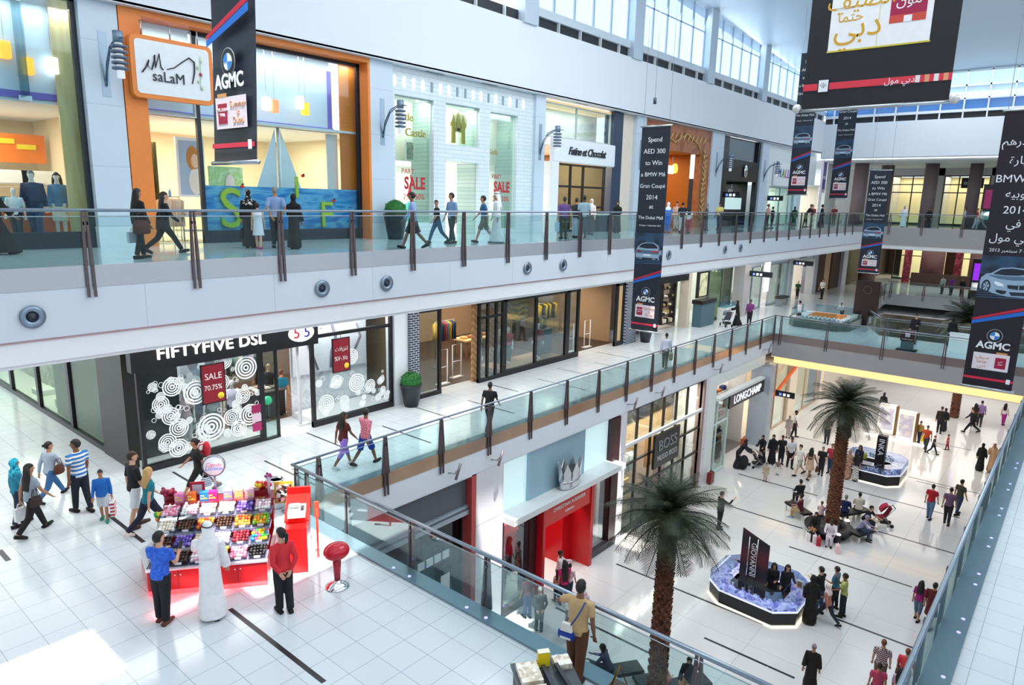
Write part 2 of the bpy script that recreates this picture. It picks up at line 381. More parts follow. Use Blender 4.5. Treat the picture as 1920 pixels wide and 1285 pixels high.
# right-hand and rear enclosure (behind and beside the camera)
ST('wall_right', B().box(-14, 100, -8.2, -8, 0, 27), WALLW)
ST('wall_rear', B().box(-14.2, -14, -8, 40, 0, 27), WALLW)
# ground-floor end wall and far levels
ST('wall_ground_end', B().box(82, 82.2, -8, 30, 0, 5.2), M('e4d8cc', 0.6))
ST('ceiling_far', B().box(66.3, 100, -8, 30, 18.9, 19.0), M('e6e2e0', 0.6))
ST('ceiling_far_low', B().box(65.4, 100, -8, 30, 11.55, 11.65), M('dcd6d4', 0.6))
# ---------------------------------------------------------------- level-two shops
CREAM = M('f1dfbd', 0.6, var=0.03); ORANGE = M('f28b3c', 0.45, var=0.03); ORANGED = M('e2641a', 0.5); PURPLE = M('7668c8', 0.5)
COLP = M_brick('ccdbe9', 'd0deeb', 'b6c6d6', 5, 1.55, 0.01, 0.4, (pi / 2, 0, 0))
def column(x0, x1, y0, y1, z0, z1, mat):
    return ST('column', B().box(x0, x1, y0, y1, z0, z1), mat)
def shop_box(x0, x1, y0, y1, z0, z1, wall, light, col=(1, 0.9, 0.75), ceil=None, floor=None, pow_=1.0):
    """the lit room behind a shopfront: back wall, side walls, ceiling, floor finish and its own lamp"""
    ST('wall_shop', B().box(x0, x1, y1, y1 + 0.1, z0, z1).box(x0, x0 + 0.05, y0 + 0.3, y1, z0, z1).box(x1 - 0.05, x1, y0 + 0.3, y1, z0, z1), wall)
    ST('ceiling_shop', B().box(x0, x1, y0 + 0.15, y1, z1, z1 + 0.08), ceil or CEIL)
    if floor: ST('floor_shop', B().box(x0, x1, y0 + 0.1, y1, z0, z0 + 0.012), floor)
    lamp('shop_lamp', 'AREA', ((x0 + x1) / 2, (y0 + y1) / 2, z1 - 0.08), light * (x1 - x0), col, (x1 - x0) * 0.8, (y1 - y0) * 0.5, ((x0 + x1) / 2, (y0 + y1) / 2, z0))
WN = [8]
def window(x0, x1, y, z0, z1, frame, glass, muls=(), trans=(), fw=0.1, base=0.0):
    w = STE('window_%d' % WN[0], ((x0 + x1) / 2, y, z0)); WN[0] += 1; c = (x0 + x1) / 2
    f = B().box(x0 - c, x0 - c + fw, -0.06, 0.06, 0, z1 - z0).box(x1 - c - fw, x1 - c, -0.06, 0.06, 0, z1 - z0).box(x0 - c, x1 - c, -0.06, 0.06, z1 - z0 - fw, z1 - z0).box(x0 - c, x1 - c, -0.07, 0.07, 0, fw + base)
    f.obj('frame', frame, w)
    for m in muls: B().box(m - c - fw / 2, m - c + fw / 2, -0.05, 0.05, fw, z1 - z0 - fw).obj('mullion', frame, w)
    for t in trans: B().box(x0 - c, x1 - c, -0.045, 0.045, t - z0 - fw / 2, t - z0 + fw / 2).obj('transom', frame, w)
    B().box(x0 - c + 0.02, x1 - c - 0.02, -0.006, 0.006, fw, z1 - z0 - fw).obj('pane', glass, w)
    return w
G1 = MG('eef8fa', 0.05); G2 = MG('eaf6f4', 0.06)
NAVY = M('1b2530', 0.35)
# columns between the bays
for a, b in ((6.95, 7.85), (15.98, 17.0), (25.3, 26.0), (34.2, 35.2), (43.85, 45.7), (52.6, 54.0), (61.2, 62.2)):
    column(a, b, 20.15, 20.75, L2, 19.6, COLP)
    ST('baseboard_column', B().box(a - 0.02, b + 0.02, 20.12, 20.75, L2, L2 + 0.55), M('e3eef6', 0.4))
# S1 children's fashion, far left
shop_box(-6, 7.7, 20.85, 27, L2, 17.0, CREAM, 32, floor=M('dcd8cf', 0.2))
ST('wall_bulkhead', B().box(-6, 6.7, 21.0, 21.1, 17.25, 19.6), M('d4e3ee', 0.6))
ST('trim_12', B().box(-6, 6.75, 20.95, 21.12, 17.08, 17.25).box(6.6, 6.75, 20.95, 21.12, 17.25, 19.6), PURPLE)
ST('wall_gold', B().box(6.5, 7.5, 20.78, 20.84, L2, 19.6), M_noise(['e2bf6c', 'eed694', 'd0aa58'], 1.2, 0.35, 0, 3, (2, 1, 0.3)))
ST('wall_low', B().box(-6, 7.0, 21.7, 21.8, L2, 14.4), M_noise(['e0672a', 'ee7d3c', 'c9502a'], 0.6, 0.25))
window(-6, 6.95, 20.42, L2, 19.58, NAVY, G1, (-2.0, 2.5), (), 0.12, 0.3)
# pendants hung in front of the bulkhead
def pendant(x, z, colr, lab):
    t = T('pendant_lamp', lab, 'lamp', (x, 20.85, z))
    B().tube([(0, 0, .19), (0, 0, 19.55 - z)], 0.006, 6).obj('cord', STEEL, t)
    B().box(-.11, .11, -.11, .11, -.2, .2).obj('lamp_shade', M(colr, 0.4, 0, 1.3 if colr != 'fbfbff' else 2.0), t, bevel=0.02)
for x, z, c, l in ((5.94, 17.84, 'f5a02a', 'orange cube pendant lamp in the far left shop window beside the glass fin'), (5.5, 18.15, 'f5a02a', 'orange pendant lamp cut by the left edge of the picture'), (6.48, 17.93, 'fbfbff', 'white cube pendant lamp next to the purple trim in the far left shop'),
                   (12.38, 17.7, 'fbfbff', 'white pendant lamp just right of the hanging banner in the orange shop'), (12.67, 17.65, 'f08a5a', 'salmon pendant lamp above the sail in the orange shop'), (13.6, 17.87, 'fbfbff', 'white pendant lamp right of the sail in the orange shop'), (13.8, 17.69, 'f5b02a', 'yellow pendant lamp right of the sail tip')):
    pendant(x, z, c, l)
lamp('window_lamp', 'AREA', (2, 20.62, 19.3), 90, (.97, .98, 1), 10, .2, (2, 21.3, 14)); lamp('window_lamp', 'AREA', (12.3, 20.78, 19.3), 95, (.97, .98, 1), 7, .12, (12.3, 21.5, 14))  # fill lamps added behind the glass to brighten both displays
t = T('glass_fin', 'tall clear glass fin with steel clamps behind the far left shop window', 'glass fin', (5.78, 20.75, 17.1))
B().box(-.02, .02, -.35, .35, 0, 2.4).obj('blade', MG('b9d8e0', 0.1), t); B().box(-.14, .14, -.04, .04, -.1, .02).obj('clamp', CHROME, t)
t = T('wall_panel', 'orange shelf panel with yellow price tags above the white bins, far left shop', 'shelf panel', (6.1, 25.6, 15.7))
B().box(-2.6, 1.4, -.05, .05, -.05, .8).obj('board', M('f0801e', 0.5), t)
for x, z in ((-1.3, .65), (-.1, .35), (.35, .7), (.9, .55)): B().box(x - .25, x + .25, -.08, -.05, z - .2, z - .05).obj('price_tag', M('f6dc2a', 0.5), t)
for k, x in enumerate((4.8, 6.3, 7.5)):
    q = bx(-.75, .75, -.25, .1, -.3, .12).obj('bin', M('fdfdfa', 0.5), None, (x - .1, 25.4, 15.3), bevel=0.04); tag(q, 'long white wall bin under the orange shelf panel', 'bin', 'white bins under the orange panel')
def folded(x, y, z, colr, lab, grp, w=.36, d=.28, h=.1):
    q = B().box(-w / 2, w / 2, -d / 2, d / 2, 0, h).obj('folded_garment', M(colr, 0.85), None, (x, y, z), bevel=0.03); return tag(q, lab, 'clothing', grp)
t = T('wall_shelf', 'cream wall shelf with coloured folded knitwear behind the standing mannequins', 'shelf', (6.2, 23.6, 14.0))
for k in range(3): B().box(-1.6, 1.6, -.25, .25, k * .45, k * .45 + .04).obj('shelf_board', M('f5ead2', 0.5), t)
cs = ['2a9fb0', 'd8312a', 'f0b52a', 'c84a1e', 'f2efe6', '3a3a44', 'e8c04a', 'd83a3a']
for k in range(12): folded(6.2 - 1.3 + .5 * (k % 6), 23.55, 14.04 + .45 * (k // 6), cs[k % 8], 'bright folded knitwear on the cream wall shelf of the far left shop', 'folded knitwear, far left shop', .4, .3, .16)
# S2 the orange portal
ST('trim_13', B().box(7.88, 8.45, 20.15, 20.9, L2, 19.6).box(8.45, 15.98, 20.15, 20.9, 19.4, 19.6).box(15.88, 15.98, 20.15, 20.6, L2, 19.4), ORANGE)
shop_box(7.8, 16.9, 20.75, 27.5, L2, 17.05, CREAM, 38, floor=M('e6dcc8', 0.25))
ST('wall_bulkhead_two', B().box(7.9, 15.1, 21.3, 21.4, 17.2, 19.6), M('d6e3ee', 0.6)); ST('trim_14', B().box(7.9, 15.2, 21.25, 21.42, 17.05, 17.2).box(15.0, 15.15, 21.25, 21.42, 17.2, 19.1), PURPLE)
ST('wall_orange', B().box(15.3, 16.7, 20.98, 21.05, L2, 19.6), M('f58a35', 0.4)); ST('wall_white_reveal', B().box(14.85, 15.3, 21.2, 21.25, L2 + 1.4, 17), M('f0ece6', 0.6))
w = window(10.0, 15.9, 20.7, L2, 19.4, NAVY, G1, (), (), 0.12, 0.25)
window(8.45, 10.0, 20.7, 17.0, 19.4, M('c8d8e4', 0.4), G1, (), (), 0.04)
t = T('sea_backdrop', 'blue sea picture panel across the lower part of the orange shop window', 'display panel', (13.1, 20.86, L2 + .3))
SEA = M_noise(['1673c4', '2f97dc', '7fcaf0', '1f86d2'], 1.6, .4, 1.2, 4, (.5, 1, 2.2))
B().box(-2.95, 2.75, -.03, .03, 0, 1.42).obj('panel', SEA, t)
def letter(s, x, z, size, colr, lab):
    q = T('letter_prop', lab, 'display prop', (x, 20.76, z)); txt(s, q, (0, 0, size * .36), size, M(colr, 0.5), ext=0.04, name='letter'); B().ball((size * .22, -.06, size * .78), (.07, .05, .05)).obj('bird', M('d8322a', 0.6), q); B().ball((size * .22, -.1, size * .82), (.03, .05, .03)).obj('bird_head', BLACKM, q)
letter('F', 14.45, L2 + .35, 1.25, 'c6e03a', 'lime green letter F prop on the sea panel right of the sail')
letter('S', 10.95, L2 + .35, 1.75, 'c6e03a', 'lime green letter S prop at the left end of the sea panel')
letter('I', 13.3, L2 + 1.35, 1.0, 'c6e03a', 'lime green letter I prop standing high before the white sail')
t = T('sailing_boat', 'tall white triangular sailing boat prop in the orange shop window', 'display prop', (13.05, 21.35, L2 + .3))
B().tube([(0, 0, 0), (0, 0, 3.45)], .05, 8).obj('mast', M('e9eef4', 0.4), t)
B().prism([(-.06, .02, .25), (-1.3, .02, .2), (-.1, .02, 3.3)], (0, .03, 0)).obj('sail', M('f3f5fa', 0.7), t); B().prism([(.06, .02, .25), (1.3, .02, .2), (.1, .02, 3.3)], (0, .03, 0)).obj('sail', M('f7f8fb', 0.7), t)
B().rings([[(x * k, y * .35 * k, z) for x, y in ((-1.2, 0), (-.8, -.3), (.8, -.3), (1.25, 0), (.8, .3), (-.8, .3))] for z, k in ((0, .8), (.3, 1.0))], smooth=0).obj('hull', M('eef2f6', 0.4), t)
t = T('hanging_sign', 'white shop sign in a rounded orange frame hung by three rods', 'sign', (9.1, 20.0, 17.33))
rp = lambda w, h, r: [(sx * (w - r) + r * cos(a), .775 + sz * (h - r) + r * sin(a)) for sx, sz, a0 in ((1, 1, 0), (-1, 1, pi / 2), (-1, -1, pi), (1, -1, 3 * pi / 2)) for a in [a0 + pi / 2 * i / 5 for i in range(6)]]
B().prism([(x, -.1, z) for x, z in rp(1.1, .79, .16)], (0, .2, 0)).obj('frame', ORANGE, t); B().prism([(x, -.115, z) for x, z in rp(.99, .68, .1)], (0, .02, 0)).obj('face', M('eef2f6', 0.4), t)
for x in (-.75, 0, .75): B().cyl((x, 0, 1.55), (x, 0, 1.95), .02, 8).obj('rod', STEEL, t)
DK = M('2c2838', 0.5)
txt('saLaM', t, (-.16, -.14, .56), .38, DK, ext=.006, sx=.92); B().tube([(-.85, -.145, .62), (-.75, -.145, .75), (-.66, -.145, .95), (-.7, -.145, .8), (-.6, -.145, .72), (-.52, -.145, .95), (-.5, -.145, 1.1), (-.5, -.145, .78), (-.38, -.145, 1.15), (-.36, -.145, .82), (-.3, -.145, .75)], .018, 6).obj('script', DK, t)
B().tube([(-.2, -.145, .78), (.0, -.145, .85), (.25, -.145, 1.05), (.42, -.145, 1.17), (.56, -.145, 1.08), (.55, -.145, .8), (.47, -.145, .5)], [.012, .014, .016, .02, .022, .02, .015], 6).obj('swash', DK, t)
B().ball((.72, -.14, .78), (.04, .02, .05)).obj('dot', M('c02a4a', 0.5), t); B().tube([(.74, -.14, 1.25), (.7, -.14, .35)], .008, 6).obj('vine', M('b8d8a0', 0.6), t)
for k in range(5): B().ball((.7 + .05 * (-1) ** k, -.14, .4 + .18 * k), (.03, .01, .05), 6, 5).obj('leaf', M('b8d8a0', 0.6), t)
# room dressing of the orange shop
for k, (x, c) in enumerate(((9.52, '4a4426'), (9.85, '57502c'))):
    t = T('curtain', ['dark olive curtain nearest the orange jamb', 'dark olive curtain beside the poster'][k], 'curtain', (x, 23.5, L2 + .45))
    B().rings([[(dx * .15 + .03 * sin(dx * 9 + z), .06 * cos(dx * 14), z) for dx in [i / 6 - 1 for i in range(13)]] + [(dx * .15, .1 + .06 * cos(dx * 14), z) for dx in [1 - i / 6 for i in range(13)]] for z in (0, 1.2, 2.6)]).obj('cloth', M(c, 0.9), t)
t = T('poster', 'tall white framed poster of a blond child on blue', 'poster', (10.6, 22.5, L2 + 1.35))
B().box(-.45, .45, -.04, .04, 0, 1.85).obj('frame', M('fafafa', 0.5), t); B().box(-.37, .37, -.06, -.04, .08, 1.75).obj('picture', M('a9bfd8', 0.6), t)
B().ball((.05, -.06, 1.22), (.2, .03, .38), 14, 9).obj('hair', M('c98a4a', 0.8), t); B().ball((.1, -.08, 1.14), (.13, .03, .22), 14, 9).obj('face', M('efc9b0', 0.7), t); B().ball((.1, -.06, .5), (.22, .03, .42), 14, 9).obj('dress', M('ece6e2', 0.8), t)
t = T('poster', 'green poster with a pale face behind the left end of the sea panel', 'poster', (11.6, 22.2, L2 + 1.6))
B().box(-.58, .58, -.03, .03, -.1, .75).obj('picture', M_noise(['cfe8b8', 'a8d080', 'e6f2d8'], 4, 0.6), t); B().ball((.1, -.05, .2), (.17, .02, .32)).obj('face', M('f0dcd4', 0.7), t)
t = T('display_table', 'white two-tier display table of folded clothes inside the orange shop door', 'table', (10.5, 22.0, L2))
B().box(-.7, .7, -.4, .4, .75, .8).obj('table_top', M('f3efe8', 0.5), t); B().box(-.6, .6, -.35, .35, .3, .34).obj('shelf', M('f3efe8', 0.5), t)
for x in (-.65, .65):
    for y in (-.35, .35): B().cyl((x, y, 0), (x, y, .75), .025).obj('leg', STEEL, t)
for k in range(6): folded(10.1 + .3 * (k % 3), 21.85 + .3 * (k // 3), L2 + .8, ['f6f2ee', 'e8b8b8', 'd05a5a', 'f3efe8', '9aa0b0', 'f0e8d8'][k], 'folded clothes on the white table inside the orange shop door', 'folded clothes on the white table', .26, .26, .12)
def rack(x, y, z, n, cols, lab, glab, grp, rz=0, L=1.2, h=1.35):
    t = T('clothes_rail', lab, 'clothes rail', (x, y, z), rz)
    B().tube([(-L / 2, 0, h), (L / 2, 0, h)], .015, 6).obj('rail', STEEL, t)
    for s in (-1, 1): B().tube([(s * L / 2, 0, 0), (s * L / 2, 0, h)], .015, 6).box(s * L / 2 - .03, s * L / 2 + .03, -.22, .22, 0, .03).obj('stand', STEEL, t)
    gs = {}
    for k in range(n):
        c = cols[k % len(cols)]; dx = -L / 2 + L * (k + .5) / n; p = Matrix.Rotation(rz, 4, 'Z') @ Vector((dx, 0, 0)) + Vector((x, y, z + h))
        if c in gs: dup(gs[c], p, rz)
        else:
            b = B().rings([[(sx * wx, sy * wy, zz) for sx, sy in ((-1, -1), (1, -1), (1, 1), (-1, 1))] for zz, wx, wy in ((-.9, .03, .22), (-.45, .035, .2), (-.12, .03, .23), (-.05, .02, .05))])
            gs[c] = tag(b.tube([(0, 0, -.05), (0, 0, .02)], .006, 5).obj('hanging_garment', M(c, 0.85), None, p, rz), glab, 'clothing', grp)
rack(10.0, 23.8, L2, 8, ['e0703a', 'd8483a', 'e8e2da', 'c8a088', 'e88a5a'], 'chrome clothes rail of coral garments inside the orange shop', 'coral or cream garment on the rail inside the orange shop', 'garments on the orange shop rail')
rack(9.6, 21.9, L2, 6, ['e8d0b8', 'f0dcc8', 'e2c4a8'], 'clothes rail of long beige dresses at the orange shop door', 'long beige dress hanging at the orange shop door', 'beige dresses at the orange shop door', .3, .7)
# S3 the white stone shop
STONE = M_brick('d9e6ea', 'e2ebee', 'c2d2d8', 0.9, 0.16, 0.012, 0.6, (pi / 2, 0, 0), 0.5)
STONED = M_brick('9fb8b4', 'b2c6c0', '8aa5a2', 0.9, 0.16, 0.012, 0.6, (pi / 2, 0, 0), 0.5)
OPEN = [(17.2, 19.15, 13.9, 18.55), (19.8, 21.75, 16.98, 18.55), (19.8, 21.75, L2, 16.35), (22.4, 24.2, 13.6, 18.5)]
wb = B(); xs = sorted({17.0, 25.3, *[o[0] for o in OPEN], *[o[1] for o in OPEN]})
for a, c in zip(xs, xs[1:]):
    cut = sorted([(o[2], o[3]) for o in OPEN if o[0] <= a and o[1] >= c]); z = L2
    for p, q in cut:
        if p > z: wb.box(a, c, 20.3, 20.55, z, p)
        z = q
    wb.box(a, c, 20.3, 20.55, z, 19.6)
ST('wall_stone', wb, STONE)
rv = B()
for o in OPEN: rv.box(o[1] - .02, o[1] + .02, 20.5, 21.6, o[2], o[3])
ST('wall_reveal', rv, STONED)
shop_box(17.0, 25.3, 21.6, 27, L2, 16.4, M('ece9e0', 0.6), 45, (1, 0.97, 0.9), floor=M('e8e8e4', 0.2))
ST('wall_backing', B().box(17.0, 19.3, 21.5, 21.6, 16.3, 18.8).box(19.6, 22, 21.5, 21.6, 16.4, 18.8).box(22.2, 24.6, 21.5, 21.6, 16.4, 18.8), M('ebe6d6', 0.6))
lamp('window_lamp', 'AREA', (20.6, 20.75, 18.5), 170, (1, 0.93, 0.8), 6, .3, (20.6, 21.3, 15))  # added fill that brightens the backing behind the stone openings
for i, o in enumerate(OPEN):
    if i != 2: window(o[0], o[1], 20.5, o[2], o[3], M('cfe0e2', 0.4), G2, (), (), 0.03)
b1, b2 = B(), B()
for k in range(17):
    x = 17.15 + .46 * k; (b1 if k in (4, 7, 8, 11, 13, 15) else b2).box(x, x + .1, 20.27, 20.3, 18.85, 19.2)
ST('trim_15', b2, M('ffffff', 0.5, 0, 1.6)); ST('trim_16', b1, M('8fa3b2', 0.4))
GOLD = M('c8a64a', 0.3, 0.8)
t = T('shop_lettering', 'gold shop name lettering in the tall left window of the stone shop', 'sign', (18.2, 20.62, 17.6)); txt('Little', t, (-.25, 0, .25), .42, GOLD, ext=.02); txt('Castle', t, (.3, 0, -.3), .42, GOLD, ext=.02)
t = T('castle_emblem', 'gold castle emblem in the middle upper window of the stone shop', 'emblem', (20.85, 20.65, 17.6))
b = B()
for x, h in ((-.28, .8), (.28, .8)): b.box(x - .1, x + .1, -.03, .03, -.5, .15).box(x - .16, x + .16, -.03, .03, .15, .32).add([(x - .12, 0, .32), (x + .12, 0, .32), (x, 0, .68)], [(0, 1, 2)])
b.box(-.1, .1, -.03, .03, .0, .45).add([(-.12, 0, .45), (.12, 0, .45), (0, 0, .8)], [(0, 1, 2)]).box(-.2, .2, -.03, .03, -.05, .1); b.obj('castle', GOLD, t); B().ball((.1, .02, .35), (.42, .01, .42), 20, 10).obj('moon', M('f2e6b8', 0.5), t)
t = T('shop_lettering', 'small gold lettering in the tall right window of the stone shop', 'sign', (22.95, 20.62, 16.9)); txt('Kids', t, (0, 0, 0), .34, GOLD, ext=.02)
RED = M('b8202c', 0.5)
for x, l in ((18.2, 'red part sale window lettering left of the stone shop door'), (23.3, 'red part sale window lettering right of the stone shop door')):
    t = T('sale_lettering', l, 'sign', (x, 20.46, 15.3)); txt('PART', t, (-.25, 0, .55), .27, RED, ext=.004); txt('SALE', t, (.1, 0, .1), .62, RED, ext=.004, sx=.78, space=1.05, bold=.035); txt('25%-50%', t, (.05, 0, -.4), .3, RED, ext=.004)
for x, z, l in ((17.65, 16.3, 'portrait photo at the left in the tall left stone-shop window'), (18.7, 16.3, 'portrait photo at the right in the tall left stone-shop window'), (20.2, 17.15, 'small dark photo low in the middle upper stone-shop window')):
    t = T('photo_frame', l, 'picture', (x, 21.2, z)); B().box(-.22, .22, -.02, .02, 0, .8 if z < 17 else .45).obj('frame', M('dfe6e4', 0.5), t); B().box(-.17, .17, -.03, -.02, .05, .7 if z < 17 else .4).obj('picture', M_noise(['5a6a62', '98a494', '2c3432'], 5, 0.5), t)
rack(21.0, 23.2, L2, 8, ['2aa8a0', 'd83a50', '3a4a5a', 'e8e4e0', 'c8506a'], 'clothes rail of teal and red garments inside the stone shop door', 'teal, red or grey garment on the rail inside the stone shop door', 'garments inside the stone shop', 0, 1.4)
def dress(x, y, z, c, l, s=1.0):
    q = B().rings([[(wx * cos(a), wy * sin(a), zz) for a in [2 * pi * i / 14 for i in range(14)]] for zz, wx, wy in ((0, .34 * s, .2), (.35 * s, .24 * s, .15), (.6 * s, .15 * s, .1), (.85 * s, .19 * s, .1), (.95 * s, .07, .05))]).obj('dress_display', M(c, 0.8), None, (x, y, z)); return tag(q, l, 'clothing')
dress(20.15, 22.6, 14.95, 'd8304a', 'red child dress displayed above the rail in the stone shop door'); dress(20.75, 22.6, 14.85, '3ab8a8', 'turquoise child dress displayed beside the red one in the stone shop door')
dress(22.9, 22.0, 14.2, '8a2a34', 'dark red dress in the tall right stone-shop window'); dress(23.6, 22.1, 13.9, '5a6468', 'grey dress low in the tall right stone-shop window')
# S4 chocolate-coloured boutique with the white signboard
shop_box(26.0, 33.0, 20.9, 26.5, L2, 17.5, M('8a6a50', 0.6), 130, (1, 0.85, 0.65), floor=M('b8a898', 0.3))
ST('ceiling_lit', B().box(26.0, 33, 20.5, 26.5, 19.4, 19.5), M('e8c890', 0.5, 0, 0.5))
ST('wall_upper', B().box(26.0, 33, 22, 22.1, 17.6, 19.5), M('d9e6e8', 0.5)); lamp('window_lamp', 'AREA', (29.2, 21.2, 19.3), 90, (1, .97, .9), 5, .4, (29.2, 21.6, 17))  # the lamp is an added fill for the upper glazing
window(26.0, 32.1, 20.55, 17.85, 19.4, M('b8c4c8', 0.4), MG('eef6f6', 0.2), (29.0,), (), 0.05)
column(32.1, 33.0, 20.3, 20.9, L2, 19.55, M('34445a', 0.35)); column(33.0, 34.2, 20.4, 20.9, L2, 19.55, M('eadccb', 0.5, var=.02))
t = T('sign_board', 'white signboard with dark script lettering over a boutique door', 'sign', (29.3, 20.2, 16.7)); B().box(-2.7, 2.7, -.12, .12, 0, 1.1).obj('board', M('edf2f6', 0.4), t, bevel=.03); txt('Fatine et Chocolat', t, (.1, -.14, .55), .5, M('2a2a30', 0.5), ext=.02, shear=.3, space=.88, bold=.02)
ST('trim_17', B().box(26.55, 27.1, 20.1, 20.6, L2, 16.72), M('eef2f4', 0.4))
window(27.1, 31.7, 20.5, L2, 16.7, M('2a2420', 0.4), MG('cfe0dc', 0.06), (28.6, 29.7), (15.6, 14.6), 0.1)
t = T('shop_counter', 'low glass counter beside the boutique door', 'counter', (31.2, 20.0, L2)); B().box(-.9, .9, -.25, .25, 0, .85).obj('body', M('2b3a40', 0.3), t); B().box(-.95, .95, -.28, .28, .85, .9).obj('top', M('c9dcdc', 0.2), t)
rack(26.4, 22.3, L2 + .5, 6, ['c83a3a', 'e8a050', '8a3a2a', 'e0c8a0'], 'rail of red and amber clothes at the left of the boutique', 'red or amber garment at the left of the boutique', 'boutique garments', 0, .7)
dress(26.35, 21.3, L2 + .1, 'b83a40', 'patterned red dress standing in the boutique window', 1.1)
# S5 copper shop
COPPER = M_noise(['a4613a', 'b8744a', '8e4f2e'], 1.5, 0.35)
ST('wall_copper', B().box(35.2, 36.2, 20.25, 20.6, L2, 19.5).box(42.4, 43.85, 20.25, 20.6, L2, 19.5).box(36.2, 42.4, 20.25, 20.6, 18.0, 19.5), COPPER)
shop_box(36.2, 42.4, 20.6, 26, L2, 18.0, M('b8681e', 0.6), 26, (1, 0.8, 0.5), M('c88438', 0.6), M('7a4a2a', 0.3))
LEAF = M('d8b878', 0.4, 0.4)
def leafy(x, z0, z1, lab, n):
    t = T('wall_ornament', lab, 'ornament', (x, 20.2, z0)); b = B(); rr = random.Random(n)
    pts = [(.12 * sin(k * .9), 0, (z1 - z0) * k / 12) for k in range(13)]; b.tube(pts, .03, 6).obj('stem', LEAF, t)
    for k in range(26):
        z = (z1 - z0) * k / 26; s = -1 if k % 2 else 1; B().tube([(.1 * sin(k * .45), -.02, z), (s * .18, -.04, z + .16), (s * .3, -.03, z + .34)], [.01, .06, .008], 6, True, .5).obj('leaf', LEAF, t)
leafy(35.75, L2 + .3, 18.6, 'gilded leaf stem on the left copper pier, partly behind the banner', 3); leafy(43.0, L2 + .3, 18.2, 'gilded leaf stem on the right copper pier', 5)
t = T('wall_ornament', 'cream flourish of branches along the copper lintel', 'ornament', (39.3, 20.2, 18.2)); B().tube([(-3, 0, .1), (-2, 0, .7), (-.5, 0, .3), (1, 0, .9), (2.6, 0, .4), (3.6, 0, -.6)], [.03, .05, .04, .05, .04, .02], 6).obj('branch', LEAF, t)
for k in range(12): B().tube([(-2.8 + .55 * k, -.02, .4), (-2.6 + .55 * k, -.04, .75), (-2.45 + .55 * k, -.02, .95)], [.01, .07, .01], 6, True, .5).obj('twig', LEAF, t)
t = T('hanging_sign', 'lit cream sign with a yellow disc hung inside the copper shop', 'sign', (39.6, 20.9, 16.7)); B().box(-.9, .5, -.04, .04, 0, .5).obj('board', M('fff0d8', 0.5, 0, 1.2), t); B().tube([(.75, -.05, .35), (.75, .05, .35)], .3, 18).obj('disc', M('f6c84a', 0.5, 0, 1.2), t)
for x in (-.7, .4): B().cyl((x, 0, .5), (x, 0, 1.3), .015).obj('rod', STEEL, t)
for k in range(22):
    x, z = 40.4 + .42 * (k % 6) + .2 * (k // 6 % 2), L2 + 2.6 - .5 * (k // 6)
    q = B().lathe([(.02, .1), (.06, .08), (.19, -.02), (.2, -.05), (.05, -.05)], n=12).obj('amber_bowl', M('f6a82a', 0.35, 0, 0.9), None, (x, 24.1, z)); tag(q, 'glowing amber bowl on the tiered display of the copper shop', 'bowl', 'amber bowls in the copper shop')  # display bowls, not lamps; their colour is set to glow
t = T('display_tower', 'tiered amber display shelves inside the copper shop', 'shelf', (41.6, 24.6, L2))
for k in range(6): B().box(-1.5, 1.5, -.4, .4, .5 + .5 * k, .54 + .5 * k).obj('shelf_board', M('8a5a2a', 0.5), t)
# S6 black shop
ST('wall_black', B().box(45.7, 46.9, 20.3, 20.6, L2, 19.5).box(46.9, 52.2, 20.3, 20.6, 16.6, 18.0).box(52.2, 52.6, 20.3, 20.6, L2, 19.5), M('1a1c22', 0.3))
shop_box(46.9, 52.2, 20.6, 26, L2, 16.6, M('17181c', 0.5), 25, (0.9, 1, 0.95), M('101114', 0.5), M('2a2a2c', 0.2))
window(46.9, 52.2, 20.5, 18.0, 19.5, BLACKM, MG('8a949a', 0.2), (), (), .06)
t = T('emblem', 'silver drop emblem on the dark band of the black shop', 'emblem', (49.9, 20.2, 17.3)); B().ball((0, 0, 0), (.3, .08, .45), 18, 12).obj('drop', CHROME, t)
t = T('display_case', 'lit glass display case with a handbag in the black shop', 'display case', (49.9, 21.3, L2 + .9)); B().box(-1.6, 1.6, -.3, .3, .3, 1.15).obj('case', M('cfeae4', 0.3, 0, 0.35), t); B().box(-1.7, 1.7, -.35, .35, 0, .3).obj('plinth', BLACKM, t)
t = T('handbag', 'white handbag with looped handles on the lit case in the black shop', 'bag', (49.8, 21.2, L2 + 2.05)); B().rings([[(x * k, y, z) for x, y in ((-.5, -.15), (.5, -.15), (.5, .15), (-.5, .15))] for z, k in ((0, 1), (.35, .8))], smooth=0).obj('body', M('f2f2ee', 0.5), t, bevel=.04)
for s in (-.2, .2): B().tube([(s - .15, 0, .33), (s - .1, 0, .6), (s + .1, 0, .6), (s + .15, 0, .33)], .025, 6).obj('handle', M('e8e8e4', 0.5), t)
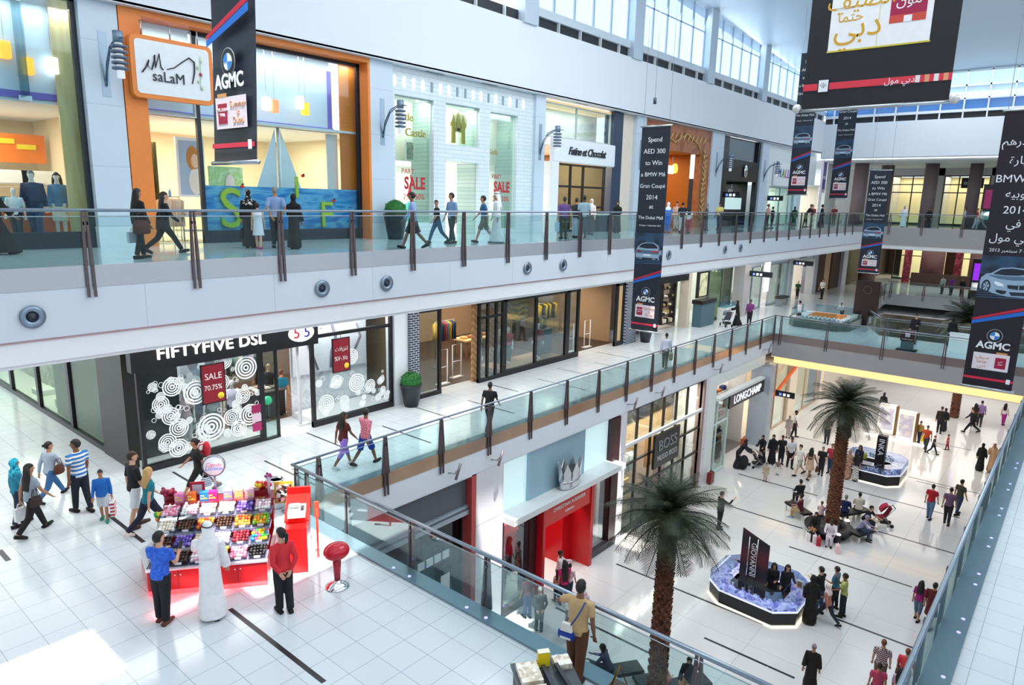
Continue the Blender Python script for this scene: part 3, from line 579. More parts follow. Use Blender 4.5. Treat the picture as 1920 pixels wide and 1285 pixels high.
# S7, S8 white shops to the far corner
ST('wall_white', B().box(54, 61.2, 20.3, 20.6, 16.4, 19.5).box(54, 55, 20.3, 20.6, L2, 16.4).box(62.2, 66, 20.3, 20.6, L2 + 3.4, 19.5).box(69.5, 73, 20.3, 20.6, L2, 19.5), M('e6edf0', 0.5))
shop_box(54, 61.2, 20.6, 26, L2, 16.4, M('f2f4ef', 0.6), 26, (1, 1, 0.96)); shop_box(62.2, 69.5, 20.6, 26, L2, 16.8, M('efe6d8', 0.6), 22, (1, 0.93, 0.82))
window(55, 61.2, 20.5, L2, 16.4, M('8a9a9c', 0.4), G2, (58,), (), .08)
t = T('sign_board', 'white sign with rainbow coloured letters on the white shop', 'sign', (58.2, 20.2, 16.8)); B().box(-2.7, 2.7, -.06, .06, -.3, 1.5).obj('board', M('f4f6fa', 0.4), t)
for ch, x, c in (('M', -1.7, '2a56b8'), ('A', -.85, '6ab04a'), ('L', -.2, 'd85a9a'), ('L', .35, '8a5ac0')): txt(ch, t, (x, -.08, .65), .95, M(c, 0.5), ext=.02, name='letter')
B().ball((1.2, -.1, .75), (.5, .06, .55), 14, 8).tube([(.9, -.12, 1.0), (1.3, -.12, 1.25), (1.7, -.12, 1.2)], [.05, .12, .03], 8).obj('butterfly', M('5a3a9a', 0.5), t)
t = T('shop_sign', 'tall purple and white sign strip beside the second far banner', 'sign', (67.5, 20.0, 16.2)); B().box(-.5, .5, -.05, .05, 0, 3).obj('board', M('d9d2ec', 0.5), t); B().box(-.4, .4, -.08, -.05, .3, 1.2).obj('panel', M('5a4a9a', 0.5), t); B().box(-.4, .4, -.08, -.05, 1.5, 2.7).obj('panel', M('8a7ac0', 0.5), t)
# slots in the soffit, wall lamps with stacked rings, blade signs
b = B()
for x in (4, 9.9, 13.6, 18.7, 21.8, 28.5, 31.6, 38, 47, 56): b.box(x, x + .95, YC + .3, YC + .4, 19.555, 19.57)
ST('trim_18', b, M('5a626a', 0.6))
def sconce():
    t = T('wall_lamp', '', 'wall lamp')
    B().box(-.1, .1, .02, .08, -.85, .75).obj('back_plate', M('9fb4c6', 0.4, 0.6), t)
    for dz in (0, -.14): B().tube([(0, 0, -.45 + dz), (0, -.12, -.05 + dz), (0, -.4, .32 + dz * .6), (0, -.75, .45 + dz * .4), (0, -1.0, .47)], .022, 6).obj('arm', M('5f7488', 0.4, 0.7), t)
    B().tube([(0, -.92, .47), (0, -1.3, .42)], [.03, .01], 6).obj('spike', M('5f7488', 0.4, 0.7), t)
    B().cyl((0, -.95, .35), (0, -.95, .62), .12, 14).obj('cap', M('7f93a6', 0.4, 0.6), t)
    for k in range(5): B().lathe([(.1, 0), (.19, .02), (.19, .07), (.1, .09)], (0, -.95, -.3 + k * .13), 16).obj('ring', M('68798c', 0.35, 0.7), t)
    B().cyl((0, -.95, -.48), (0, -.95, .35), .09, 12).obj('diffuser', M('eef4fa', 0.4, 0, 0.3), t)
    return t
sc = sconce()
for k, (x, l) in enumerate(((7.45, 'ringed wall lamp on the column left of the orange shop'), (16.5, 'ringed wall lamp on the column left of the stone shop'), (25.65, 'ringed wall lamp on the column right of the stone shop'), (34.7, 'ringed wall lamp on the column left of the copper shop'), (44.7, 'ringed wall lamp on the column left of the black shop'), (53.3, 'ringed wall lamp on the column right of the black shop'))):
    if k == 0: sc.location = (x, 20.12, 18.1); sc['label'] = l
    else: dup(sc, (x, 20.12, 17.55 if k > 0 else 18.1), None, l)
def blade(x, y, z, l, w=1.2):
    t = T('blade_sign', l, 'sign', (x, y, z)); B().box(-.04, .04, -w, 0, 0, .38).obj('board', M('1b1e26', 0.4), t)
    for k, c in enumerate(('e8eef4', 'f6f8fa', '6a8ae0')): B().box(-.055, -.04, -.9 + .25 * k, -.75 + .25 * k, .08, .24).obj('pictogram', M(c, 0.5, 0, .8), t)
    B().cyl((0, -w / 2, .38), (0, -w / 2, .9), .015).obj('rod', STEEL, t)
blade(46.2, 20.2, 15.4, 'dark blade sign on the column at the black shop'); blade(54.6, 20.2, 15.3, 'dark blade sign at the white shop with rainbow letters')
# planters: one on level two, two on level one
def planter(x, y, z, l, s=1.0):
    t = T('potted_shrub', l, 'planter', (x, y, z)); B().lathe([(.26 * s, 0), (.4 * s, .75 * s), (.43 * s, .85 * s), (.4 * s, .87 * s), (.36 * s, .8 * s)], n=20).obj('pot', M('262c34', 0.4), t)
    rr = random.Random(int(x * 10)); b = B().ball((0, 0, .98 * s), (.37 * s, .37 * s, .36 * s), 16, 10)
    for k in range(260):
        a, e = rr.random() * 2 * pi, rr.uniform(-.3, 1.5); d = Vector((cos(a) * cos(e), sin(a) * cos(e), sin(e))); p = Vector((0, 0, .98 * s)) + d * .36 * s; q = p + d * .05 + Vector((rr.uniform(-.04, .04), rr.uniform(-.04, .04), rr.uniform(-.04, .04))); sd = d.orthogonal() * .022
        b.add([p - sd, p + sd, q], [(0, 1, 2)])
    b.obj('foliage', M_noise(['1e5a28', '2f7a34', '163f1e'], 9, 0.8), t)
planter(16.5, 19.5, L2, 'clipped round shrub in a dark tapered pot by the stone shop column', 1.05)
planter(16.75, 19.0, L1, 'clipped round shrub in a dark tapered pot by the brick pier', 1.0)
planter(34.3, 18.9, L1, 'dark tapered pot below the middle hanging banner', 1.0)
# ---------------------------------------------------------------- level-one shops
DARK = M('1c1a1e', 0.35); WOODF = M_wave('5a4436', '7a5e4a', 1.3, 'X', 0.4, 3, 'BANDS', False)
# side wall of display windows along the concourse (faces the near left)
MUR = M_noise(['aeb4a6', 'c9cdbd', '8f9788', 'bcb8a4'], 1.6, 0.7, 1.5, 5)
def side_window(y0, y1):
    w = STE('window_%d' % WN[0], (7.2, (y0 + y1) / 2, L1)); WN[0] += 1; c = (y0 + y1) / 2
    B().box(-.06, .06, y0 - c, y0 - c + .12, 0, 3.9).box(-.06, .06, y1 - c - .12, y1 - c, 0, 3.9).box(-.07, .07, y0 - c, y1 - c, 0, .16).box(-.06, .06, y0 - c, y1 - c, 3.75, 3.9).obj('frame', DARK, w)
    B().box(-.006, .006, y0 - c + .1, y1 - c - .1, .16, 3.75).obj('pane', MG('dde8df', 0.12), w)
for a, b_ in ((21.9, 24.7), (24.7, 28.0), (28.0, 31.3), (31.3, 35)): side_window(a, b_)
ST('wall_mural', B().box(8.2, 8.3, 21.9, 35, L1, 11.0), MUR)
ST('floor_display', B().box(7.25, 8.2, 21.9, 35, L1, L1 + .18), M('dfe3dc', 0.4))
for k, y in enumerate((23.0, 23.8, 26.0, 27.0, 29.6)):
    q = bx(-.28, .28, -.4, .4, 0, .2 + .1 * (k % 2)).obj('display_plinth', M('f2f4f2', 0.5), None, (7.75, y, L1 + .18)); tag(q, 'white display plinth inside the concourse side windows', 'plinth', 'white plinths in the side windows')
lamp('side_display_lamp', 'AREA', (7.7, 28, 10.95), 420, (1, .96, .86), .6, 12, (7.7, 28, 7))
ST('column', B().box(7.1, 8.6, 20.0, 21.9, L1, 11.2), M('33302f', 0.45))
# FIFTYFIVE DSL
ST('wall_sign_band', B().box(7.1, 12.95, 19.3, 19.6, 10.05, 11.45).box(12.95, 16.3, 19.45, 19.6, 10.9, 11.5), M('18161b', 0.4))
t = T('shop_lettering', 'large white illuminated capitals on the black band over the ringed windows', 'sign', (9.9, 19.28, 10.72)); txt('FIFTYFIVE DSL', t, (-.5, 0, -.24), .46, M('ffffff', 0.5, 0, 1.5), ext=.03, sx=1.1, space=1.05, bold=.008)
t = T('shop_badge', 'red and blue numeral badge at the end of the black sign band', 'sign', (12.3, 19.26, 10.5)); B().tube([(0, .02, 0), (0, -.02, 0)], .36, 20).xf(Matrix.Diagonal((1.3, 1, .8, 1))).obj('backing', M('f6f2f4', 0.5, 0, .8), t); txt('5', t, (-.19, -.03, 0), .5, M('d8202c', 0.5), ext=.02, name='numeral'); txt('5', t, (.19, -.03, 0), .5, M('2a3ab0', 0.5), ext=.02, name='numeral')
shop_box(7.3, 16.3, 21.0, 26.5, L1, 10.6, M('8a8078', 0.6), 40, (1, .93, .85), floor=WOODF)
window(7.25, 10.95, 19.5, L1, 10.12, DARK, MG('e8eeee', 0.05), (), (), .1, .08)
window(12.75, 16.25, 19.5, L1, 10.95, DARK, MG('e8eeee', 0.05), (), (10.25,), .12, .08)
window(10.95, 11.5, 19.5, L1, 10.25, DARK, MG('e0ecea', 0.06), (), (), .06)
ST('floor_display_two', B().box(7.35, 10.9, 19.6, 20.9, L1, L1 + .2).box(12.9, 16.2, 19.6, 20.9, L1, L1 + .2), M('e9ebea', 0.4))
ST('wall_display', B().box(7.35, 10.3, 20.95, 21.0, L1, 10.2), M_voro(['5a6068', '8a9098', '3a4048', 'a8aeb4', '4a4a4c', '6a7684'], 3.4, 0.7))
ST('wall_display_two', B().box(12.9, 16.2, 20.95, 21.0, L1, 10.9), M_noise(['e4e6ec', 'd2d5de', 'eceef2', 'b9bcc8'], 1.2, 0.6, 2.5, 5))
for a_, b_, e_ in ((7.3, 10.95, 75), (12.8, 16.25, 85)): lamp('window_lamp', 'AREA', ((a_ + b_) / 2, 20.1, 10.95 if a_ > 9 else 10.35), e_, (1, .98, .96), 3, .7, ((a_ + b_) / 2, 20.25, 7))  # fills added over the display floors, which were too dark
# ring decals on the glass: a countable scatter of white target stickers
RINGW = M('f2f6f6', 0.5, 0, .15)
def rings_decal(x, z, r, y=19.47):
    b = B(); R = r
    while R > .02:
        w = max(.012, r * .13); n = 22
        vs = [(x * 0 + (R - d) * cos(2 * pi * i / n), yy, (R - d) * sin(2 * pi * i / n)) for yy in (-.003, .003) for d in (0, w) for i in range(n)]
        b.add(vs, [(i, (i + 1) % n, n + (i + 1) % n, n + i) for i in range(n)] + [(2 * n + i, 3 * n + i, 3 * n + (i + 1) % n, 2 * n + (i + 1) % n) for i in range(n)]); R -= w * 1.9
        if r < .1: break
    return b.obj('ring_sticker', RINGW, None, (x, y, z))
rr = random.Random(4); big = [(9.25, 8.0, .42), (10.45, 9.62, .36), (8.2, 9.45, .28), (8.85, 9.15, .36), (9.75, 9.95, .26), (8.3, 8.2, .28), (7.95, 7.85, .26), (8.25, 7.6, .28), (10.5, 8.1, .34), (9.9, 8.15, .26), (9.65, 9.3, .25), (10.1, 7.75, .26), (10.3, 8.75, .24), (7.85, 9.0, .24), (8.1, 8.6, .26), (14.6, 8.35, .34), (13.3, 7.85, .32), (15.2, 8.15, .22), (13.75, 8.55, .24), (14.4, 9.35, .28), (14.05, 7.8, .2)]
for x, z, r in big: tag(rings_decal(x, z, r), 'large white ring sticker on the fashion shop glass', 'sticker', 'large ring stickers on the glass')
for k in range(150):
    if k < 105: x, z = rr.uniform(7.5, 10.8), rr.uniform(7.5, 9.7)
    else: x, z = rr.uniform(13, 16.1), 7.5 + 1.3 * rr.random() ** 1.6
    tag(rings_decal(x, z, rr.choice((.05, .065, .08, .1, .13))), 'small white ring sticker on the fashion shop glass', 'sticker', 'small ring stickers on the glass')
def sale_sign(x, z, l1, l2, lab):
    t = T('sale_poster', lab, 'poster', (x, 19.38, z)); B().box(-.34, .34, -.02, .02, -.58, .58).obj('board', M('8a1226', 0.5), t)
    B().box(-.36, -.33, -.025, .03, -.6, .6).box(.33, .36, -.025, .03, -.6, .6).box(-.36, .36, -.025, .03, -.6, -.57).box(-.36, .36, -.025, .03, .57, .6).obj('frame', DARK, t)
    txt(l1, t, (0, -.03, .22), .27 if len(l1) < 6 else .2, M('f6f0f0', 0.5), ext=.003, sx=.92); txt(l2, t, (-.02, -.03, -.12), .22, M('f6f0f0', 0.5), ext=.003, sx=.85); B().tube([(.2, -.03, -.4), (.2, -.02, -.4)], .1, 14).obj('spot', M('f2d832', 0.5), t)
    B().box(-.01, .01, -.005, .005, .6, .62 + .1).obj('hanger', STEEL, t)
sale_sign(9.35, 9.35, 'SALE', '70.75%', 'crimson SALE poster in the large ringed window left of the shop door')
sale_sign(13.9, 9.5, 'ﺕﻼﻳﺰﻨﺗ', '%٧٠.٧٥', 'crimson Arabic sale poster in the window right of the shop door')
for k, z in enumerate((7.65, 7.95, 8.25)):
    q = bx(-.15, .15, -.01, .01, -.13, .13).obj('card', M(['b8206a', 'e8c8d8', 'a01a5a'][k], 0.5), None, (10.7, 19.45, z)); tag(q, ['lowest pink card at the right edge of the ringed window', 'pale pink card in the middle at the right edge of the ringed window', 'topmost pink card at the right edge of the ringed window'][k], 'card')
# giant figure poster inside the right-hand window
t = T('window_poster', 'giant grey photo of two figures behind the right fashion window', 'poster', (14.5, 20.9, 8.6)); B().box(-1.55, 1.6, -.02, .02, 0, 2.25).obj('sheet', M('dfe0e8', 0.6), t)
GP = M('8a8694', 0.6); LP = M('eceaf0', 0.6)
B().ball((-.35, -.03, 2.0), (.3, .02, .42), 14, 9).ball((.75, -.03, 2.1), (.28, .02, .4), 14, 9).obj('heads', LP, t); B().tube([(-.95, -.04, 1.9), (-1.0, -.04, 1.3), (-.8, -.04, .8), (-.55, -.04, .1)], .04, 6).tube([(.1, -.04, 1.7), (.25, -.04, 1.2), (.05, -.04, .7), (.0, -.04, .1)], .05, 6).tube([(1.2, -.04, 1.6), (1.35, -.04, 1.1), (1.0, -.04, .5)], .04, 6).obj('outlines', GP, t)
B().ball((.8, -.05, 2.15), (.2, .02, .1), 10, 6).ball((-.3, -.05, 1.95), (.14, .02, .05), 10, 6).ball((-.25, -.05, 1.78), (.12, .02, .04), 10, 6).obj('shadows', M('4a4858', 0.6), t)
# goods in the fashion shop
rack(8.6, 22.4, L1, 9, ['3a3a44', 'b83a48', 'c8b8d8', '5a6a8a', 'e8e4e0'], 'high clothes rail behind the large ringed window', 'dark, mauve or red garment hanging behind the large ringed window', 'garments behind the ringed window', 0, 2.0, 2.6)
rack(10.4, 22.6, L1, 7, ['2ab8a0', '38c8b0', '2a6a8a', 'e8f0ee'], 'clothes rail of turquoise tops left of the shop door', 'turquoise, blue or white top hanging left of the shop door', 'turquoise tops by the shop door', 0, 1.4, 2.2)
rack(12.3, 24.0, L1, 10, ['8a9a9c', 'c8d0c0', '4a5a6a', 'b8a8c0', '6a8a7a'], 'clothes rail of grey-green shirts at the back of the shop doorway', 'grey-green shirt on the rail seen through the shop doorway', 'shirts at the back of the doorway', 0, 2.2, 2.0)
t = T('shop_counter', 'dark sales counter inside the fashion shop doorway', 'counter', (12.3, 21.9, L1)); B().box(-.6, .6, -.5, .5, 0, .95).obj('body', M('241a18', 0.5), t); B().box(-.65, .65, -.55, .55, .95, 1.0).obj('top', M('6a5a50', 0.4), t)
for k in range(7): folded(11.95 + .22 * (k % 4), 21.7 + .3 * (k // 4), L1 + 1.0, ['f0ece6', 'c84a4a', 'e8dcd0', '9a8a80', 'f2efe8', 'b8a090', 'd8d4d0'][k], 'folded garment on the dark counter inside the shop doorway', 'folded garments on the dark counter', .2, .26, .07)
t = T('balloon', 'mint green balloon beside the dark counter in the shop doorway', 'balloon', (12.05, 21.1, L1 + .62)); B().ball((0, 0, .15), (.15, .15, .16), 14, 10).obj('skin', M('3ad89a', 0.3), t); B().tube([(0, 0, 0), (.02, 0, -.3), (0, 0, -.62)], .004, 5).obj('string', STEEL, t)
t = T('security_post', 'white pole at the right side of the fashion shop doorway', 'post', (12.6, 20.0, L1)); B().cyl((0, 0, 0), (0, 0, 3.1), .06, 12).obj('pole', M('e8eaec', 0.4), t); B().box(-.1, .5, -.12, .12, 0, .05).obj('base', M('e8eaec', 0.4), t)
# pale pillar and brick pier
ST('column', B().box(16.3, 16.95, 19.4, 19.9, L1, 11.4), M('dde3ea', 0.5, var=.02))
BRK = M_brick('23252e', '2f3038', 'aab4c4', 0.24, 0.09, 0.016, 0.5, (pi / 2, 0, 0), 0.5)
ST('column', B().box(16.95, 17.45, 19.3, 19.8, L1, 11.4), BRK); ST('column', B().box(32.75, 33.9, 19.3, 19.8, L1, 11.4), BRK)
# wide black-framed shop
BLK = M('121114', 0.35)
ST('wall_header', B().box(17.45, 32.75, 19.35, 19.6, 10.62, 11.45), BLK)
shop_box(17.45, 32.75, 20.0, 27.5, L1, 10.75, M('a08468', 0.6), 34, (1, .86, .68), M('5a4838', 0.6), M('3a2c26', 0.35), 1)
window(17.45, 18.75, 19.5, L1, 10.65, BLK, G1, (), (), .12, .05); window(20.95, 22.6, 19.5, L1, 10.65, BLK, G1, (21.55, 22.1), (9.95,), .12, .05)
window(22.6, 27.4, 19.5, L1, 10.65, BLK, G1, (24.9,), (), .16, .1); window(27.4, 28.4, 19.5, L1, 10.65, BLK, G1, (), (), .16, .1); window(31.9, 32.75, 19.5, L1, 10.65, BLK, M('caa878', 0.5), (), (), .2, .05)
WOODS = M_wave('a8764e', 'cc9e72', 2.2, 'DIAGONAL', 0.5, .4, 'BANDS', False)
ST('wall_wood', B().box(20.9, 21.5, 19.75, 19.85, L1, 10.6).box(23.6, 25.2, 21.2, 21.3, L1 + .1, 10.6), WOODS)
ST('wall_pattern', B().box(25.2, 26.4, 21.2, 21.3, 9.0, 10.6), M_wave('d8a82a', '7a6a4a', 1.2, 'Z', .5, 9, 'BANDS', False))
ST('wall_dark_panel', B().box(26.0, 27.4, 20.4, 20.5, L1, 8.6), M('2c4450', 0.4))
ST('floor_display_three', B().box(22.7, 27.3, 19.6, 21.1, L1, L1 + .22), M_wave('b88a68', 'c9a080', 1.5, 'X', .5, 1, 'BANDS', False))
t = T('shop_lettering', 'row of pale letter tops half hidden on the black header above the dark doorway', 'sign', (19.8, 19.3, 10.75))
for k in range(6): B().box(-1.5 + .55 * k, -1.15 + .55 * k, -.03, .03, -.1, .1).obj('letter', M('e8ecf0', 0.5), t)
GATE = M('e6e8ea', 0.4)
for x, y, l in ((19.75, 20.4, 'white security gate nearest the dark doorway of the wide black shop'), (21.0, 20.8, 'white security gate right of the wooden panel of the wide black shop'), (28.9, 20.3, 'white security gate at the left of the right-hand doorway'), (30.6, 20.4, 'white security gate at the right of the right-hand doorway')):
    t = T('security_gate', l, 'security gate', (x, y, L1)); B().tube([(-.27, 0, .05), (-.27, 0, 1.5), (.27, 0, 1.5), (.27, 0, .05)], .03, 8).tube([(-.27, 0, .75), (.27, 0, .75)], .02, 8).obj('frame', GATE, t); B().box(-.33, .33, -.12, .12, 0, .05).obj('base', GATE, t)
def wall_goods(x0, x1, y, z0, rows, cols, lab, glab, grp, n=6, sh='3a2a20'):
    t = T('wall_shelf', lab, 'shelf', ((x0 + x1) / 2, y, z0)); w = (x1 - x0) / 2
    for k in range(rows): B().box(-w, w, -.22, .22, .55 * k, .55 * k + .04).obj('shelf_board', M(sh, 0.5), t)
    B().box(-w - .04, -w, -.22, .22, 0, .55 * rows).box(w, w + .04, -.22, .22, 0, .55 * rows).obj('side_panel', M(sh, 0.5), t); rr = random.Random(int(x0 * 7))
    for k in range(rows):
        for j in range(n): folded(x0 + (x1 - x0) * (j + .5) / n, y, z0 + .55 * k + .04, cols[rr.randrange(len(cols))], glab, grp, (x1 - x0) / n * .75, .3, rr.uniform(.1, .32))
BR = ['c8a878', '8a5a3a', 'e8d8b8', '4a3a30', 'b8683a', '6a6a6a', 'd8b04a']
wall_goods(17.7, 18.7, 23.2, L1 + .2, 5, BR, 'tall shelf of folded clothes behind the left glass door', 'brown or tan folded garment on the shelf behind the left glass door', 'goods behind the left glass door', 3)
wall_goods(20.3, 22.2, 25.5, L1 + 1.0, 4, BR, 'dark wall of shelves with amber and tan goods at the back of the doorway', 'amber, tan or grey item on the dark back shelves of the doorway', 'goods on the dark back shelves', 6, '1d1512')
wall_goods(29.5, 31.8, 25.8, L1 + 1.2, 4, BR, 'dark shelves with folded goods beyond the right-hand doorway', 'folded item on the shelves beyond the right-hand doorway', 'goods beyond the right-hand doorway', 7, '2a1e18')
rack(22.0, 22.6, L1, 8, ['e0b020', '2a4a6a', '3a3a40', 'c03a4a', '6a8aa0'], 'clothes rail of yellow and navy jackets behind the narrow glass', 'yellow, navy or red jacket behind the narrow glass', 'jackets behind the narrow glass', 0, 1.2, 2.2)
rack(30.8, 23.4, L1, 9, ['c8a820', '2a2624', '4a4440', 'd8b830', '1e1c20'], 'clothes rail of mustard and black coats beyond the right-hand doorway', 'mustard or black coat beyond the right-hand doorway', 'coats beyond the right-hand doorway', 0, 1.6, 2.1)
rack(27.9, 21.6, L1, 5, ['3a3a3a', '6a5a4a', '8a8a86'], 'clothes rail of dark coats behind the thick black mullion', 'dark coat behind the thick black mullion', 'dark coats behind the mullion', 0, .8, 1.9)
t = T('display_table', 'pale wooden table in the middle of the wide black shop', 'table', (25.6, 23.6, L1)); B().box(-1.6, 1.6, -.5, .5, .8, .88).obj('table_top', M('d8b888', 0.4), t)
for x in (-1.5, 1.5):
    for y in (-.42, .42): B().box(x - .04, x + .04, y - .04, y + .04, 0, .8).obj('leg', M('8a6a48', 0.5), t)
for k in range(8): folded(24.3 + .38 * k, 23.6, L1 + .88, BR[k % 7], 'folded garment on the pale table of the wide black shop', 'folded garments on the pale table', .3, .34, .12)
for x, y in ((18.2, 21.8), (19.6, 22.5), (24, 22.2), (29.5, 22), (31, 22)): lamp('spot_lamp', 'AREA', (x, y, 10.6), 25, (1, .82, .6), .3, .3, (x, y + 1, 7))
# further shops along level one
ST('wall_header_two', B().box(36.2, 40.2, 19.35, 19.6, 10.2, 11.45).box(40.6, 47.2, 19.35, 19.6, 10.7, 11.45), BLK)
shop_box(36.0, 40.4, 19.9, 25, L1, 10.7, M('7a6a62', 0.6), 34, (1, .95, .88), floor=M('d8d4d0', 0.2)); shop_box(40.4, 47.4, 19.9, 25, L1, 10.9, M('e2e4d8', 0.6), 18, (.95, 1, .95), floor=M('e8ecec', 0.2)); shop_box(49, 58.6, 19.9, 25, L1, 11.0, M('ece6e2', 0.6), 18, (1, .97, .93), floor=M('ececec', 0.2))
ST('column', B().box(35.3, 36.1, 19.3, 19.9, L1, 11.4), M('dde3ea', 0.5)); ST('column', B().box(40.2, 40.6, 19.3, 19.9, L1, 11.4), M('d8ccb8', 0.5)); ST('column', B().box(47.4, 48.4, 18.6, 19.4, L1, 11.4), M('b8b4b4', 0.4)); ST('column', B().box(58.6, 59.4, 19.2, 19.9, L1, 11.4), M('cdd3da', 0.4)); ST('column', B().box(65.0, 66.0, 19.2, 19.9, L1, 11.4), M('c8ced6', 0.4))
t = T('shop_lettering', 'row of purple lit letters on the black header right of the middle banner', 'sign', (38.4, 19.28, 10.85))
for k in range(8): B().box(-1.5 + .42 * k, -1.2 + .42 * k, -.03, .03, -.22, .22).obj('letter', M('9a8ae0', 0.5, 0, 1.0), t)
t = T('display_cabinet', 'dark perfume cabinet with a bright poster beside the mirrored wall', 'cabinet', (42.0, 19.0, L1)); B().box(-1.0, 1.0, -.3, .3, 0, 1.5).obj('body', M('4a6a78', 0.4), t); B().box(-1.1, 1.1, -.35, .35, 1.5, 1.75).obj('top', DARK, t)
t2 = T('poster', 'tall yellow-green lit poster above the perfume cabinet', 'poster', (42.2, 19.3, L1 + 1.8)); B().box(-.9, .9, -.04, .04, 0, 1.75).obj('frame', DARK, t2); B().box(-.55, .55, -.06, -.04, .1, 1.6).obj('picture', M_noise(['e8e8a8', 'f4f2c8', '5a8a5a'], 2, .5), t2)
window(43.4, 47.2, 19.45, L1, 10.7, M('6a7a72', 0.4), MG('d0dcc8', 0.4), (45.6,), (), .1)
wall_goods(36.4, 37.9, 20.6, L1 + .3, 5, ['e8f0f0', 'c86a5a', '3a8a9a', 'f0e0c8', '2a2a30'], 'perfume shelves with bottles behind the middle banner', 'perfume box on the shelves right of the middle banner', 'perfume boxes right of the middle banner', 8, 'e8e2da')
wall_goods(38.4, 40.0, 20.3, L1 + .3, 5, ['e8e0c8', '3a3a3a', 'c8b070', 'f4f0e6', '181818'], 'black perfume shelves with pale boxes', 'perfume box on the black shelves', 'perfume boxes on the black shelves', 6, '16141a')
t = T('glass_counter', 'white glass counter with blue-green displays before the mirrored shop', 'counter', (45.5, 18.9, L1)); B().box(-.9, .9, -.3, .3, 0, .9).obj('body', M('eef2f2', 0.4), t); B().box(-.85, .85, -.28, .28, .9, 1.2).obj('case', MG('cfeaf0', 0.1), t)
ST('wall_header_three', B().box(49, 58.6, 19.4, 19.6, 10.4, 11.45), M('dde1e8', 0.5)); window(49, 53, 19.45, L1, 10.4, M('a8aeb8', 0.4), G2, (51,), (), .08); window(54.5, 58.6, 19.45, L1, 10.4, M('a8aeb8', 0.4), G2, (56.5,), (), .08)
t = T('clothes_display', 'blue and magenta hanging dresses panel at the far level-one shop', 'display panel', (49.9, 19.9, L1 + 1.4))
for k, c in enumerate(('2a4ab0', '2a5ad0', 'c8206a', 'd82a80', 'a01a5a')): B().box(-.9 + .36 * k, -.58 + .36 * k, -.06, .06, 0, 2.1).obj('dress', M(c, 0.8), t)
t = T('wall_poster', 'tall white lit poster panel between the far level-one shops', 'poster', (53.7, 19.3, L1 + 1.2)); B().box(-.45, .45, -.04, .04, 0, 2.4).obj('panel', M('fbfcfd', 0.5, 0, .7), t)
t = T('bench', 'small dark-topped bench before the far white shop', 'bench', (55.5, 18.6, L1)); B().box(-.8, .8, -.3, .3, .6, .75).obj('seat', M('3a3434', 0.6), t)
for s in (-.7, .7): B().box(s - .05, s + .05, -.25, .25, 0, .6).obj('leg', STEEL, t)
t = T('shop_lettering', 'black slanted shop name over the far white shop', 'sign', (63, 19.3, 10.75)); txt('ALDO', t, (-1.0, 0, 0), .7, BLACKM, ext=.02, shear=.2); B().box(.6, 2.4, -.02, .02, -.05, .2).obj('bar', M('8a8e94', 0.4), t)
ST('wall_white_two', B().box(59.4, 65, 19.4, 19.6, 10.2, 11.45), M('eceef0', 0.5)); shop_box(59.4, 65, 19.9, 25, L1, 10.9, M('f0eee8', 0.6), 18, floor=M('ececec', 0.2))
ST('wall_brown', B().box(66, 68.5, 19.3, 19.6, L1, 11.5).box(70.6, 73.5, 19.3, 19.6, L1, 11.5), M('3c2018', 0.4)); ST('wall_tan', B().box(68.5, 70.6, 19.4, 19.7, L1, 11.5), M('d8b48a', 0.5)); ST('column', B().box(73.5, 75, 19.0, 19.9, L1, 11.5), M('c8ced6', 0.4)); ST('wall_black_two', B().box(75, 78, 19.2, 19.6, L1, 11.5), M('1e2024', 0.4)); ST('wall_end_left', B().box(78, 100, 19.4, 19.6, L1, 11.5), M('4a4440', 0.5))
blade(48.0, 18.5, 10.0, 'dark blade sign hung by the grey pillar on level one', 1.6); blade(58.2, 18.9, 10.2, 'dark blade sign with blue pictograms before the far white shop', 1.6)
# ---------------------------------------------------------------- ground-floor shops
YG = YE
ST('wall_trim_panel', B().box(9.0, 15.4, YG + .25, YG + .4, 4.9, 5.95), M('5a6068', 0.3)); ST('trim_19', B().box(15.42, 15.62, YG, YG + .4, 0, 6.0), M('c0504e', 0.5)); ST('wall_dark', B().box(9, 15.42, YG + 2.6, YG + 2.7, 0, 5), M('17171c', 0.4))
shop_box(9.0, 15.4, YG + .6, YG + 5, 0, 4.9, M('2c2c34', 0.5), 8, (1, .9, .95), M('1c1c22', .5), M('2a2a2e', 0.3))
ST('trim_20', B().box(9.0, 15.4, YG + .1, YG + .5, 4.6, 4.75).box(9.0, 15.4, YG + .15, YG + .45, 4.8, 4.9), M('a8b4be', 0.3, .5))
window(9.0, 15.4, YG + .45, 0, 4.6, M('22242a', 0.3), MG('8a94a0', 0.15), (10.6, 12.2, 13.6), (), .06)
t = T('shop_sign', 'strip of white letter tiles behind the glass of the dark ground shop', 'sign', (13.0, YG + .2, 3.5))
for k in range(9): B().box(-1.6 + .36 * k, -1.32 + .36 * k, -.02, .02, -.13, .13).obj('letter_tile', M('e6e8ea', 0.5), t)
t = T('window_portrait', 'dim portrait poster of a woman in the dark ground shop window', 'poster', (12.9, YG + .8, .3)); B().box(-.75, .75, -.02, .02, 0, 2.7).obj('sheet', M('20242e', 0.5), t); B().ball((-.05, -.03, 1.75), (.24, .02, .4), 14, 9).obj('face', M('c8a898', 0.6), t); B().ball((-.05, -.015, 2.0), (.33, .02, .4), 14, 9).obj('hair', M('16141a', 0.6), t); B().ball((0, -.025, .7), (.45, .02, .7), 14, 9).obj('jacket', M('3a4a7a', 0.6), t); B().tube([(.1, -.05, .6), (.12, -.05, 1.2), (-.02, -.05, 1.5)], .06, 8).obj('hand', M('c8a898', 0.6), t)
